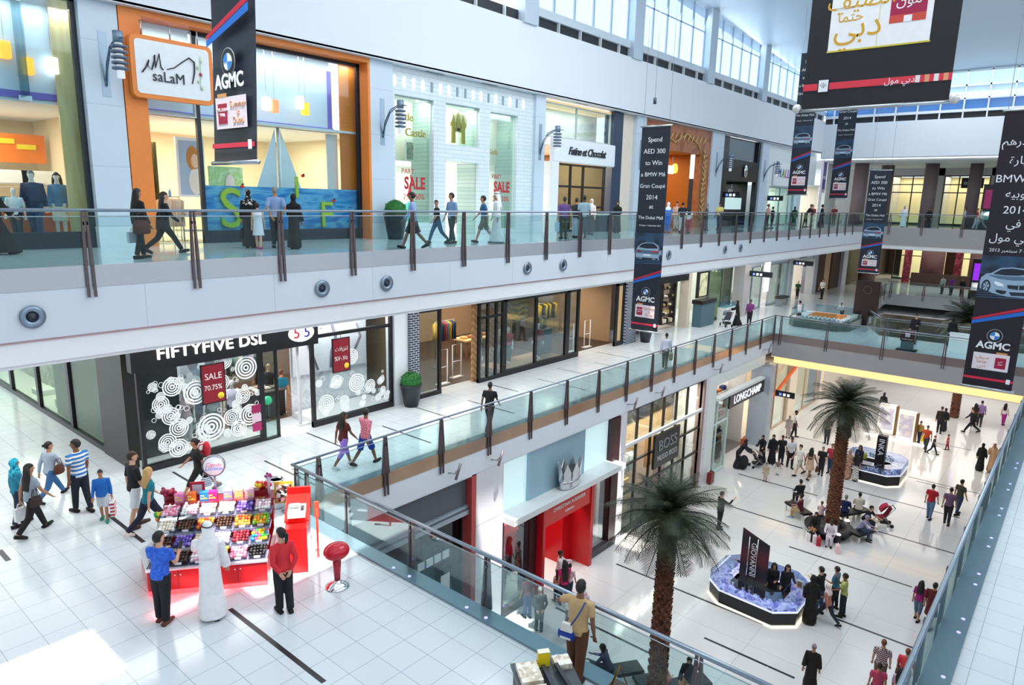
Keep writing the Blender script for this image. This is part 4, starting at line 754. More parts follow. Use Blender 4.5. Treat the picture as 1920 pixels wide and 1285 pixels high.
t = T('window_notice', 'tall white notice with orange marks on the dark ground shop glass', 'poster', (14.5, YG + .3, 1.6)); B().box(-.2, .2, -.01, .01, 0, 1.1).obj('sheet', M('f2ece8', 0.5), t); B().ball((0, -.015, .35), (.12, .01, .12), 10, 6).ball((0, -.015, .6), (.1, .01, .06), 10, 6).obj('mark', M('e07a3a', 0.5), t)
PIL = M_brick('e2dde4', 'e6e2e8', 'c2bcc6', 3, 2.05, 0.02, 0.4, (pi / 2, 0, 0))
for a, b_ in ((15.62, 17.0), (24.65, 25.2), (33.2, 33.6)): column(a, b_, YG - .02, YG + 1, 0, 5.98, PIL)
column(41.6, 42.45, YG - .4, YG + .8, 0, 5.2, M('a9b4c0', 0.4))
# crown shop
GLZ = M('d4eef0', 0.3, 0, .35)
ST('wall_lightbox', B().box(17.0, 24.6, YG + .25, YG + .35, 3.95, 5.9), GLZ); ST('wall_lightbox_mid', B().box(18.6, 22.2, YG + .12, YG + .25, 3.95, 5.9), M('9fc0d0', 0.25, .2))
ST('trim_21', B().box(17.0, 24.4, YG - .55, YG + .3, 3.75, 3.98), M('dfe2e2', 0.4)); ST('wall_maroon', B().box(18.55, 18.95, YG - .05, YG + .5, 0, 3.75).box(24.1, 24.65, YG - .05, YG + .5, 0, 5.9).box(17, 17.1, YG, YG + .4, 0, 3.75), M('3c1c20', 0.4))
shop_box(17.0, 24.6, YG + 1.6, YG + 7, 0, 3.8, M('4a2c28', 0.5), 40, (1, .85, .7), M('2a2020', .6), M('2a1e1c', 0.3))
lamp('crown_window_lamp', 'AREA', (20.8, YG + .8, 3.7), 90, (1, .97, .95), 7, .5, (20.8, YG + .9, 0))
window(17.1, 18.55, YG + .1, 0, 3.75, M('3c1c20', 0.4), G1, (), (), .05, .2); window(22.35, 24.1, YG + .1, 0, 3.75, M('3c1c20', 0.4), G1, (), (), .05, .2)
ST('wall_window_back', B().box(17.1, 18.9, YG + 1.55, YG + 1.6, 0, 3.75).box(22.35, 24.1, YG + 1.55, YG + 1.6, 0, 3.75), M('8c7c78', 0.5)); ST('floor_display_four', B().box(17.1, 18.55, YG + .15, YG + 1.5, 0, .24).box(22.35, 24.1, YG + .15, YG + 1.5, 0, .24), M('d8ccc4', 0.4))
ST('baseboard_shop', B().box(22.3, 24.65, YG - .1, YG + .1, 0, .3).box(17, 18.6, YG - .1, YG + .1, 0, .3), M('4a4046', 0.4))
t = T('red_portal', 'bright red doorway portal of the crown shop', 'portal', (20.65, YG, 0)); RD = M('c8101c', 0.3); B().box(-1.7, -1.55, -.35, .4, 0, 3.72).obj('jamb', RD, t); B().box(1.5, 1.72, -.35, 1.5, 0, 3.72).box(.9, 1.5, .6, 1.5, 0, 2.8).obj('jamb', RD, t); B().box(-1.55, 1.5, -.3, .3, 2.85, 3.72).obj('lintel', M('d8231a', 0.3), t)
txt('CHRISTIAN AUDIGIER', t, (0, -.32, 3.38), .2, M('f8f0ec', 0.5), ext=.01, sx=1.1); txt('collection', t, (0, -.32, 3.12), .15, M('f8f0ec', 0.5), ext=.01)
t = T('crown_emblem', 'large silver crown standing on the ledge of the ground shop', 'emblem', (20.75, YG - .2, 3.98)); CRW = M('d6d9dd', 0.2, .9); ry = [(.62, .34)]
b = B().rings([[(r * cos(a), r * .45 * sin(a), z) for a in [2 * pi * i / 20 for i in range(20)]] for z, r in ((0, .55), (.1, .6), (.25, .58), (.35, .64))])
b.obj('band', CRW, t); b = B()
for k in range(8):
    a = 2 * pi * k / 8; b.rings([[((.62 + .12 * zz) * cos(a + d), (.62 + .12 * zz) * .45 * sin(a + d), .35 + zz) for d, zz in ((-.3, 0), (.3, 0), (.34, .35), (0, .75), (-.34, .35))], [((.56 + .12 * zz) * cos(a + d), (.56 + .12 * zz) * .45 * sin(a + d), .35 + zz) for d, zz in ((-.3, 0), (.3, 0), (.34, .35), (0, .75), (-.34, .35))]], smooth=0)
b.obj('points', CRW, t)
t = T('red_cabinet', 'red house-shaped cabinet inside the red doorway', 'cabinet', (20.3, YG + 3.0, 0)); B().box(-.7, .7, -.4, .4, .0, 1.1).obj('body', M('a81018', 0.4), t); B().prism([(-.8, -.45, 1.1), (.8, -.45, 1.1), (.5, -.45, 1.6), (-.5, -.45, 1.6)], (0, .9, 0)).obj('top', M('e0241c', 0.4), t)
for k in range(2): t = T('door_handle_bar', ['tall gilt door bar at the left of the red doorway', 'tall gilt door bar at the right of the pair in the red doorway'][k], 'door bar', (19.5 + .25 * k, YG + .55, .9)); B().cyl((0, 0, 0), (0, 0, 2.2), .03).obj('bar', M('b8a070', 0.3, .8), t); B().box(-.03, .03, -.03, .1, .3, .36).box(-.03, .03, -.03, .1, 1.8, 1.86).obj('bracket', STEEL, t)
ST('wall_doorleaf', B().box(19.1, 19.9, YG + .68, YG + .72, 0, 2.8), M('141214', 0.3))
t = T('helmet_prop', 'shiny purple helmet-shaped prop on the floor of the right crown-shop window', 'display prop', (23.8, YG + .75, .24)); B().ball((0, 0, .35), (.26, .24, .36), 16, 10).obj('shell', M('c03ad0', 0.25), t); B().ball((0, -.22, .28), (.08, .04, .08), 10, 7).obj('badge', M('e8a0f0', 0.3), t)
# lattice-fronted shop with black sign
ST('wall_lattice_back', B().box(25.2, 33.2, YG + 1.8, YG + 1.9, 0, 5.9), M('d8b488', 0.5, var=.05, sc=1))
shop_box(25.2, 33.2, YG + 1.9, YG + 7, 0, 5.9, M('c8a070', 0.6), 20, (1, .85, .65), M('2a2420', .6))
lamp('lattice_lamp', 'AREA', (29.2, YG + .9, 5.7), 520, (1, .88, .7), 7, .8, (29.2, YG + 1, 0))
window(25.2, 33.1, YG + .15, 0, 5.95, BLK, G1, (26.4, 27.7, 28.9, 30.2, 31.4), (3.35, 2.0), .1, .12)
ST('trim_22', B().box(25.2, 33.0, YG, YG + .1, 4.25, 4.4), M('e6e6e8', 0.3)); ST('trim_23', B().box(33.0, 33.2, YG, YG + .4, 0, 5.95), M('9a807c', 0.4)); ST('floor_display_five', B().box(25.3, 33.0, YG + .2, YG + 1.8, 0, .12), M('4a4038', 0.4))
ST('wall_ochre', B().box(25.3, 27.3, YG + .9, YG + 1.0, .1, 2.0), M('e8a83a', 0.5)); ST('wall_blank', B().box(30.6, 32.9, YG + 1.2, YG + 1.3, .1, 3.3), M('f2dcc4', 0.6)); ST('wall_dark_upper', B().box(27.5, 33.1, YG + 1.7, YG + 1.8, 4.3, 5.9), M('2c2624', 0.6))
t = T('shop_sign', 'black square sign with two rows of silver letters on the lattice shopfront', 'sign', (29.0, YG - .06, 2.55)); B().box(-1.25, 1.25, -.06, .06, 0, 1.65).obj('board', M('17171b', 0.3), t)
txt('BOSS', t, (0, -.08, 1.05), .75, M('9aa0a8', 0.3, .6), ext=.02, sx=1.1); txt('HUGO BOSS', t, (0, -.08, .45), .36, M('c8ccd0', 0.3, .6), ext=.02)
t = T('sale_banner', 'hanging red sale banner behind the lattice shopfront', 'banner', (29.9, YG + .7, 1.0)); B().box(-.6, .6, -.02, .02, 0, 2.4).obj('sheet', M('e23a2a', 0.6), t); txt('SALE', t, (0, -.03, 1.55), .48, M('f8e8e0', 0.5), ext=.003, sx=.9); txt('50%', t, (0, -.03, 1.0), .48, M('f8e8e0', 0.5), ext=.003)
t = T('window_graphic', 'black and white picture panel on the ochre base of the lattice shop', 'poster', (25.9, YG + .8, .35)); B().box(-.3, .3, -.02, .02, 0, 1.2).obj('sheet', M_noise(['2a2420', '8a7a6a', 'e8dcc8'], 4, .5), t)
rack(26.0, YG + 1.35, 0.1, 7, ['d8b8b0', 'e8d8d0', 'c89a98', 'f0e8e0', '8a8a90'], 'clothes rail of pale pink garments high in the lattice window', 'pale pink or cream garment in the lattice window', 'garments in the lattice window', 0, 1.2, 2.9)
rack(27.9, YG + 1.4, 0.1, 7, ['e8e8e4', 'c8c8c8', '9a9a98', 'f2f0ec'], 'clothes rail of white garments in the lattice window', 'white or grey garment in the lattice window', 'white garments in the lattice window', 0, 1.1, 2.9)
# luggage shop
ST('wall_white_frame', B().box(33.6, 34.6, YG, YG + .4, 0, 5.95).box(34.6, 41.6, YG + .02, YG + .3, 5.3, 5.95), M('eaf2f0', 0.4)); ST('trim_24', B().box(34.6, 41.4, YG - .15, YG + .2, 4.45, 4.6), M('e8eceb', .4))
shop_box(33.6, 41.6, YG + .8, YG + 6, 0, 5.9, M('e2ded8', 0.6), 26, (1, .96, .9), floor=M('8a8480', 0.3))
window(33.7, 36.6, YG + .1, 0, 4.4, M('d8e6e4', 0.4), G2, (35.1,), (3.0,), .08, .1)
t = T('shop_sign', 'black band with white capitals over the luggage shop', 'sign', (38.9, YG - .05, 4.02)); B().box(-2.6, 2.6, -.05, .05, -.38, .4).obj('band', M('1c1a26', 0.4), t); txt('LONGCHAMP', t, (0, -.06, 0), .66, M('f2f4fa', 0.5, 0, .5), ext=.015, sx=1.0, bold=.01)
wall_goods(36.8, 41.0, YG + 2.2, .1, 7, ['8a3a2a', 'd83a5a', '2a3a6a', 'c87a3a', '4a3a34', '1c2230', 'e8d8c0', '6a4ab0'], 'tall wall of shelves packed with bags in the luggage shop', 'colourful bag on the luggage shop shelves', 'bags on the luggage shop shelves', 7, 'efe8e0')
wall_goods(34.4, 36.4, YG + 1.6, .1, 3, ['3a3a40', 'c8d8d0', '8a2a2a', 'e8e0c8', '2a4a44'], 'low shelves of bags behind the clear luggage shop window', 'bag behind the clear luggage shop window', 'bags behind the clear window', 5, 'e6eeec')
for k, (x, y, c, l) in enumerate(((33.9, YG - .35, '7a1a20', 'dark red suitcase at the corner of the luggage shop window'), (34.4, YG + .6, 'c82a2a', 'bright red suitcase behind the corner of the luggage shop window'), (40.6, YG + .5, 'b85a2a', 'tan upright suitcase just inside the luggage shop'))):
    t = T('suitcase', l, 'suitcase', (x, y, 0)); B().box(-.24, .24, -.13, .13, .05, .68).obj('shell', M(c, 0.4), t, bevel=.04); B().tube([(-.1, 0, .68), (-.1, 0, .78), (.1, 0, .78), (.1, 0, .68)], .015, 6).obj('handle', BLACKM, t)
    for sx in (-.18, .18): B().ball((sx, 0, .04), .04, 8, 6).obj('wheel', BLACKM, t)
# left side of the ground floor beyond the grey pillar
shop_box(42.6, 56, YG + 1.2, YG + 6, 0, 5.1, M('e8d8c0', 0.6), 26, (1, .92, .8), floor=M('e0d4c8', .2)); window(43.2, 48, YG + .6, 0, 5.0, M('c8a890', 0.4), G1, (45.6,), (), .08); window(49.5, 55, YG + .6, 0, 5.0, M('c8a890', 0.4), G1, (52,), (), .08)
ST('wall_cream', B().box(56, 82, YG + .4, YG + .6, 0, 5.1).box(48, 49.5, YG + .4, YG + .6, 0, 5.1), M('eaddcc', 0.6))
t = T('awning', 'slanting orange beam across the cream shopfront behind the palm', 'awning', (47.5, YG + .2, 3.3)); B().beam((-3.3, 0, -.6), (2.7, 0, 1.3), .1, .28).obj('beam', M('f06a1e', 0.5), t); B().cyl((2.7, 0, 1.3), (2.7, .3, 1.3), .04).obj('bracket', STEEL, t)
txt('P', t, (1.2, .05, 1.55), .9, M('f07a4a', 0.5), ext=.03, name='letter')
blade(43.4, YG - .2, 3.0, 'dark blade sign beside the grey ground-floor pillar', 1.2)
# ---------------------------------------------------------------- far end, behind the second void
TAU = M('857070', 0.5, var=.04, sc=.5); WARM = M('ffe3b0', 0.6, 0, .55)
for x, y, r in ((70, 17.5, .6), (72, 12.2, .55), (73, 9.0, .5), (74, 16.2, .55), (71, 5.2, .55)):
    ST('column', B().cyl((x, y, L2), (x, y, 18.9), r, 24), TAU)
for x, y, r in ((84, 13.0, 1.1), (86, 9.0, 1.0), (78, 17.8, .8)):
    ST('column', B().cyl((x, y, L1), (x, y, 11.6), r, 24), M('6a4a4c', 0.5))
def far_shop(x, y0, y1, z0, z1, n):
    w = window(0, y1 - y0, 0, z0, z1, M('2c2c34', 0.4), G1, [(y1 - y0) * k / n for k in range(1, n)], (z0 + (z1 - z0) * .66, z0 + (z1 - z0) * .82), .1, .1); w.location = (x, (y0 + y1) / 2, z0); w.rotation_euler = (0, 0, -pi / 2)
    ST('wall_far_shop', B().box(x + 4, x + 4.1, y0, y1, z0, z1), M('efdcb4', 0.6)); lamp('far_shop_lamp', 'AREA', (x + 2, (y0 + y1) / 2, z1 - .1), 45 * (y1 - y0), (1, .86, .6), 3, (y1 - y0), (x + 2, (y0 + y1) / 2, z0))
far_shop(80, 13.2, 17.0, L2, 18.2, 2); far_shop(80, 8.6, 12.4, L2, 18.2, 3); far_shop(80, 3.5, 8.0, L2, 18.2, 3)
ST('wall_far_piers', B().box(79.9, 84.2, 12.4, 13.2, L2, 18.9).box(79.9, 84.2, 8.0, 8.6, L2, 18.9).box(79.9, 84.2, 17, 24, L2, 18.9).box(79.9, 100, -8, 3.5, L2, 18.9).box(79.9, 80.2, 3.5, 17, 18.2, 18.9), M('c9c2c0', 0.5))
t = T('shop_sign', 'black sign with small white letters above the far level-two shop', 'sign', (79.7, 10.0, 17.0)); B().box(-.05, .05, -.9, .9, 0, .95).obj('board', M('1a1c24', 0.4), t); txt('oxbow', t, (-.07, 0, .5), .5, M('f2f2f2', 0.5), (pi / 2, 0, -pi / 2), .01)
for x, y, z, c1, c2, l in ((68.5, 7.1, L2, '6a1a44', '3a8a86', 'dark totem with a crimson screen on the far level-two gallery'), (73.5, 7.6, L1, '8a2ad8', 'e8ecf2', 'dark totem with a violet screen on the far level-one floor')):
    t = T('totem_screen', l, 'screen', (x, y, z)); B().box(-.15, .15, -.65, .65, 0, 3.6).obj('body', M('1c181c', 0.4), t); B().box(-.17, -.15, -.5, .5, 1.7, 3.2).obj('screen', M(c1, 0.3, 0, .8), t); B().box(-.17, -.15, -.5, .5, .8, 1.5).obj('panel', M(c2, 0.4, 0, .2), t); B().ball((-.2, 0, 1.25), (.05, .4, .2), 12, 7).obj('disc', M('f4f4f6', .4, 0, .5), t)
far_shop(88, 13.0, 17.5, L1, 11.2, 3); far_shop(88, 6.0, 11.5, L1, 11.2, 3)
ST('wall_far_red', B().box(84, 84.3, 15.0, 15.7, L1, 11.5).box(86, 86.3, 10.6, 11.3, L1, 11.5), M_voro(['7a2438', '8a2c40', 'a84a5a', '6a1c30'], 5, .5)); ST('wall_far_level_one', B().box(95, 95.2, -8, 30, L1, 11.6), M('5a4038', 0.6)); ST('wall_far_counter', B().box(82, 82.3, 4, 14.5, L1, L1 + 1.3), M('3c2a26', 0.5))
# ---------------------------------------------------------------- railings
POST = M('6f6265', 0.35, 0.7); HAND = M('8d9aa6', 0.25, 0.8); GR = MG('e9f6f6', 0.06)
def railing(lab, p0, p1, z, posts, n, h=1.12, drop=.58, kerb=None, wide=.085, hr=.032):
    """glass balustrade from p0 to p1; posts are distances along it; n points out over the void"""
    p0, p1 = Vector((*p0, z)), Vector((*p1, z)); d = (p1 - p0).normalized(); L = (p1 - p0).length; n = Vector((*n, 0))
    t = T('railing', lab, 'railing', p0)
    B().tube([Vector((0, 0, h)), d * L + Vector((0, 0, h))], hr, 10).obj('handrail', HAND, t)
    B().tube([Vector((0, 0, h - .12)), d * L + Vector((0, 0, h - .12))], .01, 6).obj('lower_rail', STEEL, t)
    cuts = [0] + sorted(posts) + [L]
    for a, b in zip(cuts, cuts[1:]):
        if b - a < .3: continue
        B().beam(d * (a + .05) + Vector((0, 0, h / 2 - .03)), d * (b - .05) + Vector((0, 0, h / 2 - .03)), .012, h - .14).obj('glass_panel', GR, t)
    for s in posts:
        m = B(); c = d * s + n * .04
        for sg in (-1, 1):
            q = [c + d * sg * .02 + Vector((0, 0, h - .02)), c + d * sg * .05 + Vector((0, 0, h - .02)), c + d * sg * (wide + .05) + Vector((0, 0, .02)), c + d * sg * .02 + Vector((0, 0, .02))]
            m.prism([v - n * .03 for v in q], n * .06)
            m.beam(c + d * sg * .06 + n * .02 + Vector((0, 0, .05)), c + d * sg * .06 + n * .03 + Vector((0, 0, -drop)), .035, .05)
        m.box(c.x - .05, c.x + .05, c.y - .03, c.y + .03, h - .28, h - .22)
        m.obj('post', POST, t)
    if kerb:
        w = kerb; B().prism([Vector((0, 0, 0)), d * L, d * L - n * w, -n * w], (0, 0, .05)).obj('kerb', M('7f98a4', 0.3, .5), t)
    return t
railing('long glass railing of the level-two gallery along the shops', (-4, 15.2), (65.2, 15.2), L2, [8.98 + 2.12 * k for k in range(-4, 27)], (0, -1), 1.1, .6, None, .04)
railing('glass railing of the level-one gallery along the left of the void', (XN, YE), (XB, YE), L1, [.75 + 2.19 * k for k in range(16)], (0, -1), 1.15, .62, .3)
railing('glass railing at the near edge of the void beside the sweet kiosk', (XN, YR), (XN, YE), L1, [.25, 2.45, 4.61, 6.76, 8.91, 11.12, 12.75, 13.2], (1, 0), 1.15, .6, .35, .075, .04)
railing('glass railing of the right gallery with blue kerb lights', (XN, YR), (60, YR), L1, [1.2 + 2.2 * k for k in range(1, 22)], (0, 1), 1.15, .5, .42, .09, .045)
railing('glass railing across the bridge at the far edge of the void', (XB, YR), (XB, YE), L1, [1.2, 4.2, 7.2, 10.2, 12.9], (-1, 0), 1.15, .62, None, .03)
railing('straight glass railing on the far side of the bridge', (47, YR), (47, 9.6), L1, [2, 4.2, 6.4, 8], (1, 0), 1.12, .5)
railing('slanting glass railing left of the second void', (47, 9.6), (54.9, 13.1), L1, [2, 4.2, 6.4], (.405, -.914), 1.12, .5)
railing('far slanting glass railing of the second void', (54.9, 13.1), (72, 14.5), L1, [2, 4.2, 6.4, 8.6, 10.8, 13, 15.2], (.08, -1), 1.12, .5)
railing('glass railing at the far end of the second void', (72, 14.5), (72, 1.2), L1, [.3, 3, 6, 9, 12], (-1, 0), 1.12, .5)
railing('glass railing of the far level-two gallery', (65.2, 15.2), (65.2, -4), L2, [.4, 1.6, 4.0, 6.8, 9.6, 12.4], (-1, 0), 1.12, .6)
def led(x, y, z, lab, grp, colr='8a86ff'):
    q = B().lathe([(.0, .0), (.035, .0), (.035, .012), (.0, .014)], n=10).obj('kerb_light', M('a8a8ff', 0.4, 0, 1.1), None, (x, y, z)); return tag(q, lab, 'light', grp)
for k in range(7):
    for s in (-.28, .28): led(10.06 + 2.2 * (k + 1) + s, YR - .3, L1 + .05, 'small blue-white light set in the kerb of the right gallery railing', 'kerb lights of the right gallery')
for y in (10.12, 7.97, 5.82):
    for s in (-.25, .25): led(XN - .25, y + s, L1 + .05, 'small blue-white light set in the kerb of the near railing', 'kerb lights of the near railing')
# ring spotlights set in the gallery face and arms under the level-one edge
for k, (px, py, l) in enumerate(((60, 594, 'largest round spotlight in the pale gallery face, at the far left'), (603, 541, 'round spotlight in the gallery face below the sea panel, left of the pair'), (724, 531, 'round spotlight in the gallery face below the sea panel, right of the pair'), (988, 503, 'round spotlight in the gallery face below the boutique, left of the pair'), (1055, 497, 'round spotlight in the gallery face below the boutique, right of the pair'), (1253, 478, 'round spotlight in the gallery face just right of the middle banner'), (1359, 468, 'round spotlight in the gallery face below the black shop, left of the pair'), (1388, 465, 'round spotlight in the gallery face below the black shop, right of the pair'))):
    p = ony(px, py, 15.18); t = T('recessed_spotlight', l, 'spotlight', p); R = Matrix.Rotation(pi / 2, 4, 'X')
    B().lathe([(.1, .02), (.2, .015), (.22, .05), (.12, .06), (.1, .02)], n=24, cap=False).xf(R).obj('ring', M('8d9db0', 0.35, .6), t); B().lathe([(.0, .005), (.1, .005), (.1, .03), (.05, .05), (0, .05)], n=18).xf(R).obj('lens', M('1c2634', 0.2), t)
for k, (px, py) in enumerate(((842, 885), (922, 860), (1230, 735), (1340, 692), (1178, 757), (1432, 655))):
    p = ony(px, py, YE - .05); t = T('spot_arm', ['spotlight arm on the level-one face nearest the near corner', 'second small spotlight on the level-one face from the near corner', 'spotlight arm on the level-one face above the lattice shop', 'small spotlight on the level-one face right of the lattice shop', 'small spotlight on the level-one face above the crown shop', 'spotlight arm on the level-one face at the far corner'][k], 'spotlight', p)
    B().tube([(0, .04, -.05), (0, -.25, 0), (.05, -.3, .12)], .02, 6).obj('arm', STEEL, t); B().cyl((.0, -.3, -.18), (.14, -.36, .32), .045, 10).obj('head', M('9a8a90', 0.35, .6), t)
# ---------------------------------------------------------------- Arabic shaping
AF = dict(zip('ابةتجحدرزسصفكلمنهوي', ((0xFE8D, 2), (0xFE8F, 4), (0xFE93, 2), (0xFE95, 4), (0xFE9D, 4), (0xFEA1, 4), (0xFEA9, 2), (0xFEAD, 2), (0xFEAF, 2), (0xFEB1, 4), (0xFEB9, 4), (0xFED1, 4), (0xFED9, 4), (0xFEDD, 4), (0xFEE1, 4), (0xFEE5, 4), (0xFEE9, 4), (0xFEED, 2), (0xFEF1, 4))))
def ar(s):
    o = ''
    for i, ch in enumerate(s):
        if ch not in AF: o += ch; continue
        b, n = AF[ch]; pv = i > 0 and s[i - 1] in AF and AF[s[i - 1]][1] == 4; nx = n == 4 and i + 1 < len(s) and s[i + 1] in AF
        o += chr(b + ((3 if nx else 1) if pv else (2 if nx else 0)))
    return o[::-1]
# ---------------------------------------------------------------- hanging banners
BAN = M('1b2231', 0.45, 0, 0, .12, .5); BAN2 = M('1d1220', 0.45, 0, 0, .1, .5); WT = M('f2f4f8', 0.5); CRIM = M('a3123c', 0.5); REDL = M('d8284a', 0.5); GLD = M('d8a52a', 0.5)
RB = (pi / 2, 0, -pi / 2)
def Wb(b): return b                      # shapes on a banner are laid out as (across, up) and turned to face the near end
def flat(t, poly, mat, d, name, th=.004):
    return B().prism([(-d, -a, z) for a, z in poly], (-th, 0, 0)).obj(name, mat, t)
def rect(x0, x1, z0, z1): return [(x0, z0), (x1, z0), (x1, z1), (x0, z1)]
def roundel(t, x, z, r):
    def disc(rr, d, m, n=24, a0=0, a1=2 * pi): 
        return flat(t, ([(x, z)] if a1 - a0 < 6 else []) + [(x + rr * cos(a0 + (a1 - a0) * i / n), z + rr * sin(a0 + (a1 - a0) * i / n)) for i in range(n + (1 if a1 - a0 < 6 else 0))], m, d, 'roundel')
    disc(r, .012, M('c8ccd2', 0.3, .6)); disc(r * .93, .017, M('101218', 0.4)); disc(r * .6, .022, WT)
    disc(r * .58, .027, M('2a86d8', 0.4), 8, pi / 2, pi); disc(r * .58, .027, M('2a86d8', 0.4), 8, 3 * pi / 2, 2 * pi)
def car(t, z, w, back=True):
    C1, C2, C3 = M('9db6ce', 0.3, .3), M('1c2632', 0.3), M('5d7690', 0.3, .3); k = w
    def f(p, m, d): flat(t, [(x * k, z + y * k) for x, y in p], m, d, 'car_print')
    def el(x, y, a, b, m, d, n=16): f([(x + a * cos(2 * pi * i / n), y + b * sin(2 * pi * i / n)) for i in range(n)], m, d)
    if back:
        f([(-.5, -.2), (-.52, .02), (-.46, .16), (-.3, .3), (-.1, .35), (.2, .35), (.38, .26), (.47, .12), (.53, .08), (.54, -.2), (.44, -.27), (-.4, -.27)], C1, .012)
        f([(-.4, .16), (-.27, .28), (-.08, .32), (.18, .32), (.32, .24), (.36, .15), (-.1, .13)], C2, .016); f([(.4, .2), (.46, .12), (.5, .06), (.42, .08)], C2, .016)
        f([(-.5, -.06), (.4, -.06), (.44, .06), (-.48, .07)], C3, .015); f([(-.5, .0), (-.3, .0), (-.3, .05), (-.48, .06)], M('8a2a34', .4), .019); f([(.12, .0), (.4, .01), (.42, .06), (.16, .06)], M('c42832', .4), .019)
        f([(-.46, -.2), (.38, -.2), (.42, -.27), (-.4, -.27)], C2, .017); f([(-.2, -.14), (.1, -.14), (.1, -.07), (-.2, -.07)], M('dfe6ee', .4), .019)
        for x in (-.34, -.27, .2, .27): el(x, -.235, .028, .022, C1, .02)
        el(.49, -.18, .05, .12, C2, .018)
    else:
        f([(-.52, -.02), (-.5, .1), (-.4, .2), (-.3, .22), (-.12, .36), (.12, .4), (.4, .38), (.62, .3), (.62, -.34), (.5, -.36), (.1, -.36), (-.2, -.3), (-.3, -.26), (-.5, -.2)], C1, .012)
        f([(-.26, .2), (-.1, .33), (.12, .37), (.36, .35), (.56, .26), (.3, .2), (.0, .18)], C2, .016); f([(-.38, .17), (.0, .16), (.5, .18), (.62, .1), (.2, .06), (-.1, .08)], C3, .015)
        f([(-.2, .02), (-.02, -.04), (.02, -.1), (-.12, -.1), (-.2, -.04)], M('eef4fa', .3), .018); f([(.08, -.06), (.3, -.06), (.62, -.02), (.62, -.14), (.3, -.17), (.1, -.15)], C2, .017)
        f([(-.14, -.2), (.1, -.22), (.06, -.3), (-.02, -.31), (-.14, -.26)], C2, .017); f([(.14, -.24), (.62, -.22), (.62, -.31), (.2, -.33)], C2, .017); f([(.32, -.07), (.34, -.07), (.34, -.16), (.32, -.16)], C1, .02)
        el(-.37, -.13, .1, .17, C2, .018); el(-.37, -.13, .07, .125, C3, .02)
        for q in range(5): f([(-.37, -.13), (-.37 + .066 * cos(1.26 * q), -.13 + .12 * sin(1.26 * q)), (-.37 + .066 * cos(1.26 * q + .3), -.13 + .12 * sin(1.26 * q + .3))], M('dfe6ee', .3), .022)
def swoosh(t, z, w, h):
    flat(t, [(-w / 2, z - h * .3), (w / 2, z + h * .45), (w / 2, z + h * .62), (-w / 2, z - h * .18)], M('c01e3a', 0.5), .012, 'stripe'); flat(t, [(-w / 2, z - h * .5), (w / 2, z + h * .2), (w / 2, z + h * .42), (-w / 2, z - h * .32)], M('1a6ac8', 0.5), .012, 'stripe')
    for k in range(4): flat(t, [(-w / 2, z + h * (.95 + .12 * k)), (w / 2, z + h * (1.05 + .1 * k)), (w / 2, z + h * (1.08 + .1 * k)), (-w / 2, z + h * (.97 + .12 * k))], M('4a7aa8', 0.5), .011, 'light_streak')
def card(t, z, w, h, mirror=False):
    flat(t, rect(-w / 2, w / 2, z - h / 2, z + h / 2), M('ecdfe8', 0.5), .012, 'card'); s = -1 if not mirror else 1; a, b = sorted((s * w * .42, s * w * .12))
    flat(t, rect(a, b, z - h * .34, z + h * .3), CRIM, .017, 'square'); flat(t, rect(a, b, z + h / 2, z + h * .62), M('d89a5a', 0.5), .014, 'ribbon')
    q = M('d8a07a', 0.5)
    for k in range(3): txt(['Summer', 'is', 'Dubai'][k] if not mirror else [ar('صيف'), ar('حتما'), ar('دبي')][k], t, (-.02, -(-s) * -w * -.24 if False else s * w * .24, z + h * (.24 - .25 * k)), h * .3, q, RB, .003)
    for k in range(2): txt((['THE DUBAI', 'MALL'] if not mirror else [ar('دبي'), ar('مول')])[k], t, (-.021, -(a + b) / 2, z + h * (.1 - .16 * k)), h * .15, WT, RB, .003)
def footer(t, z, w, big=False):
    flat(t, rect(-w / 2, w / 2, z - .035, z + .035), REDL, .012, 'red_line'); flat(t, rect(w * .36, w * .44, z - .07, z + .07), WT, .017, 'logo_tile')
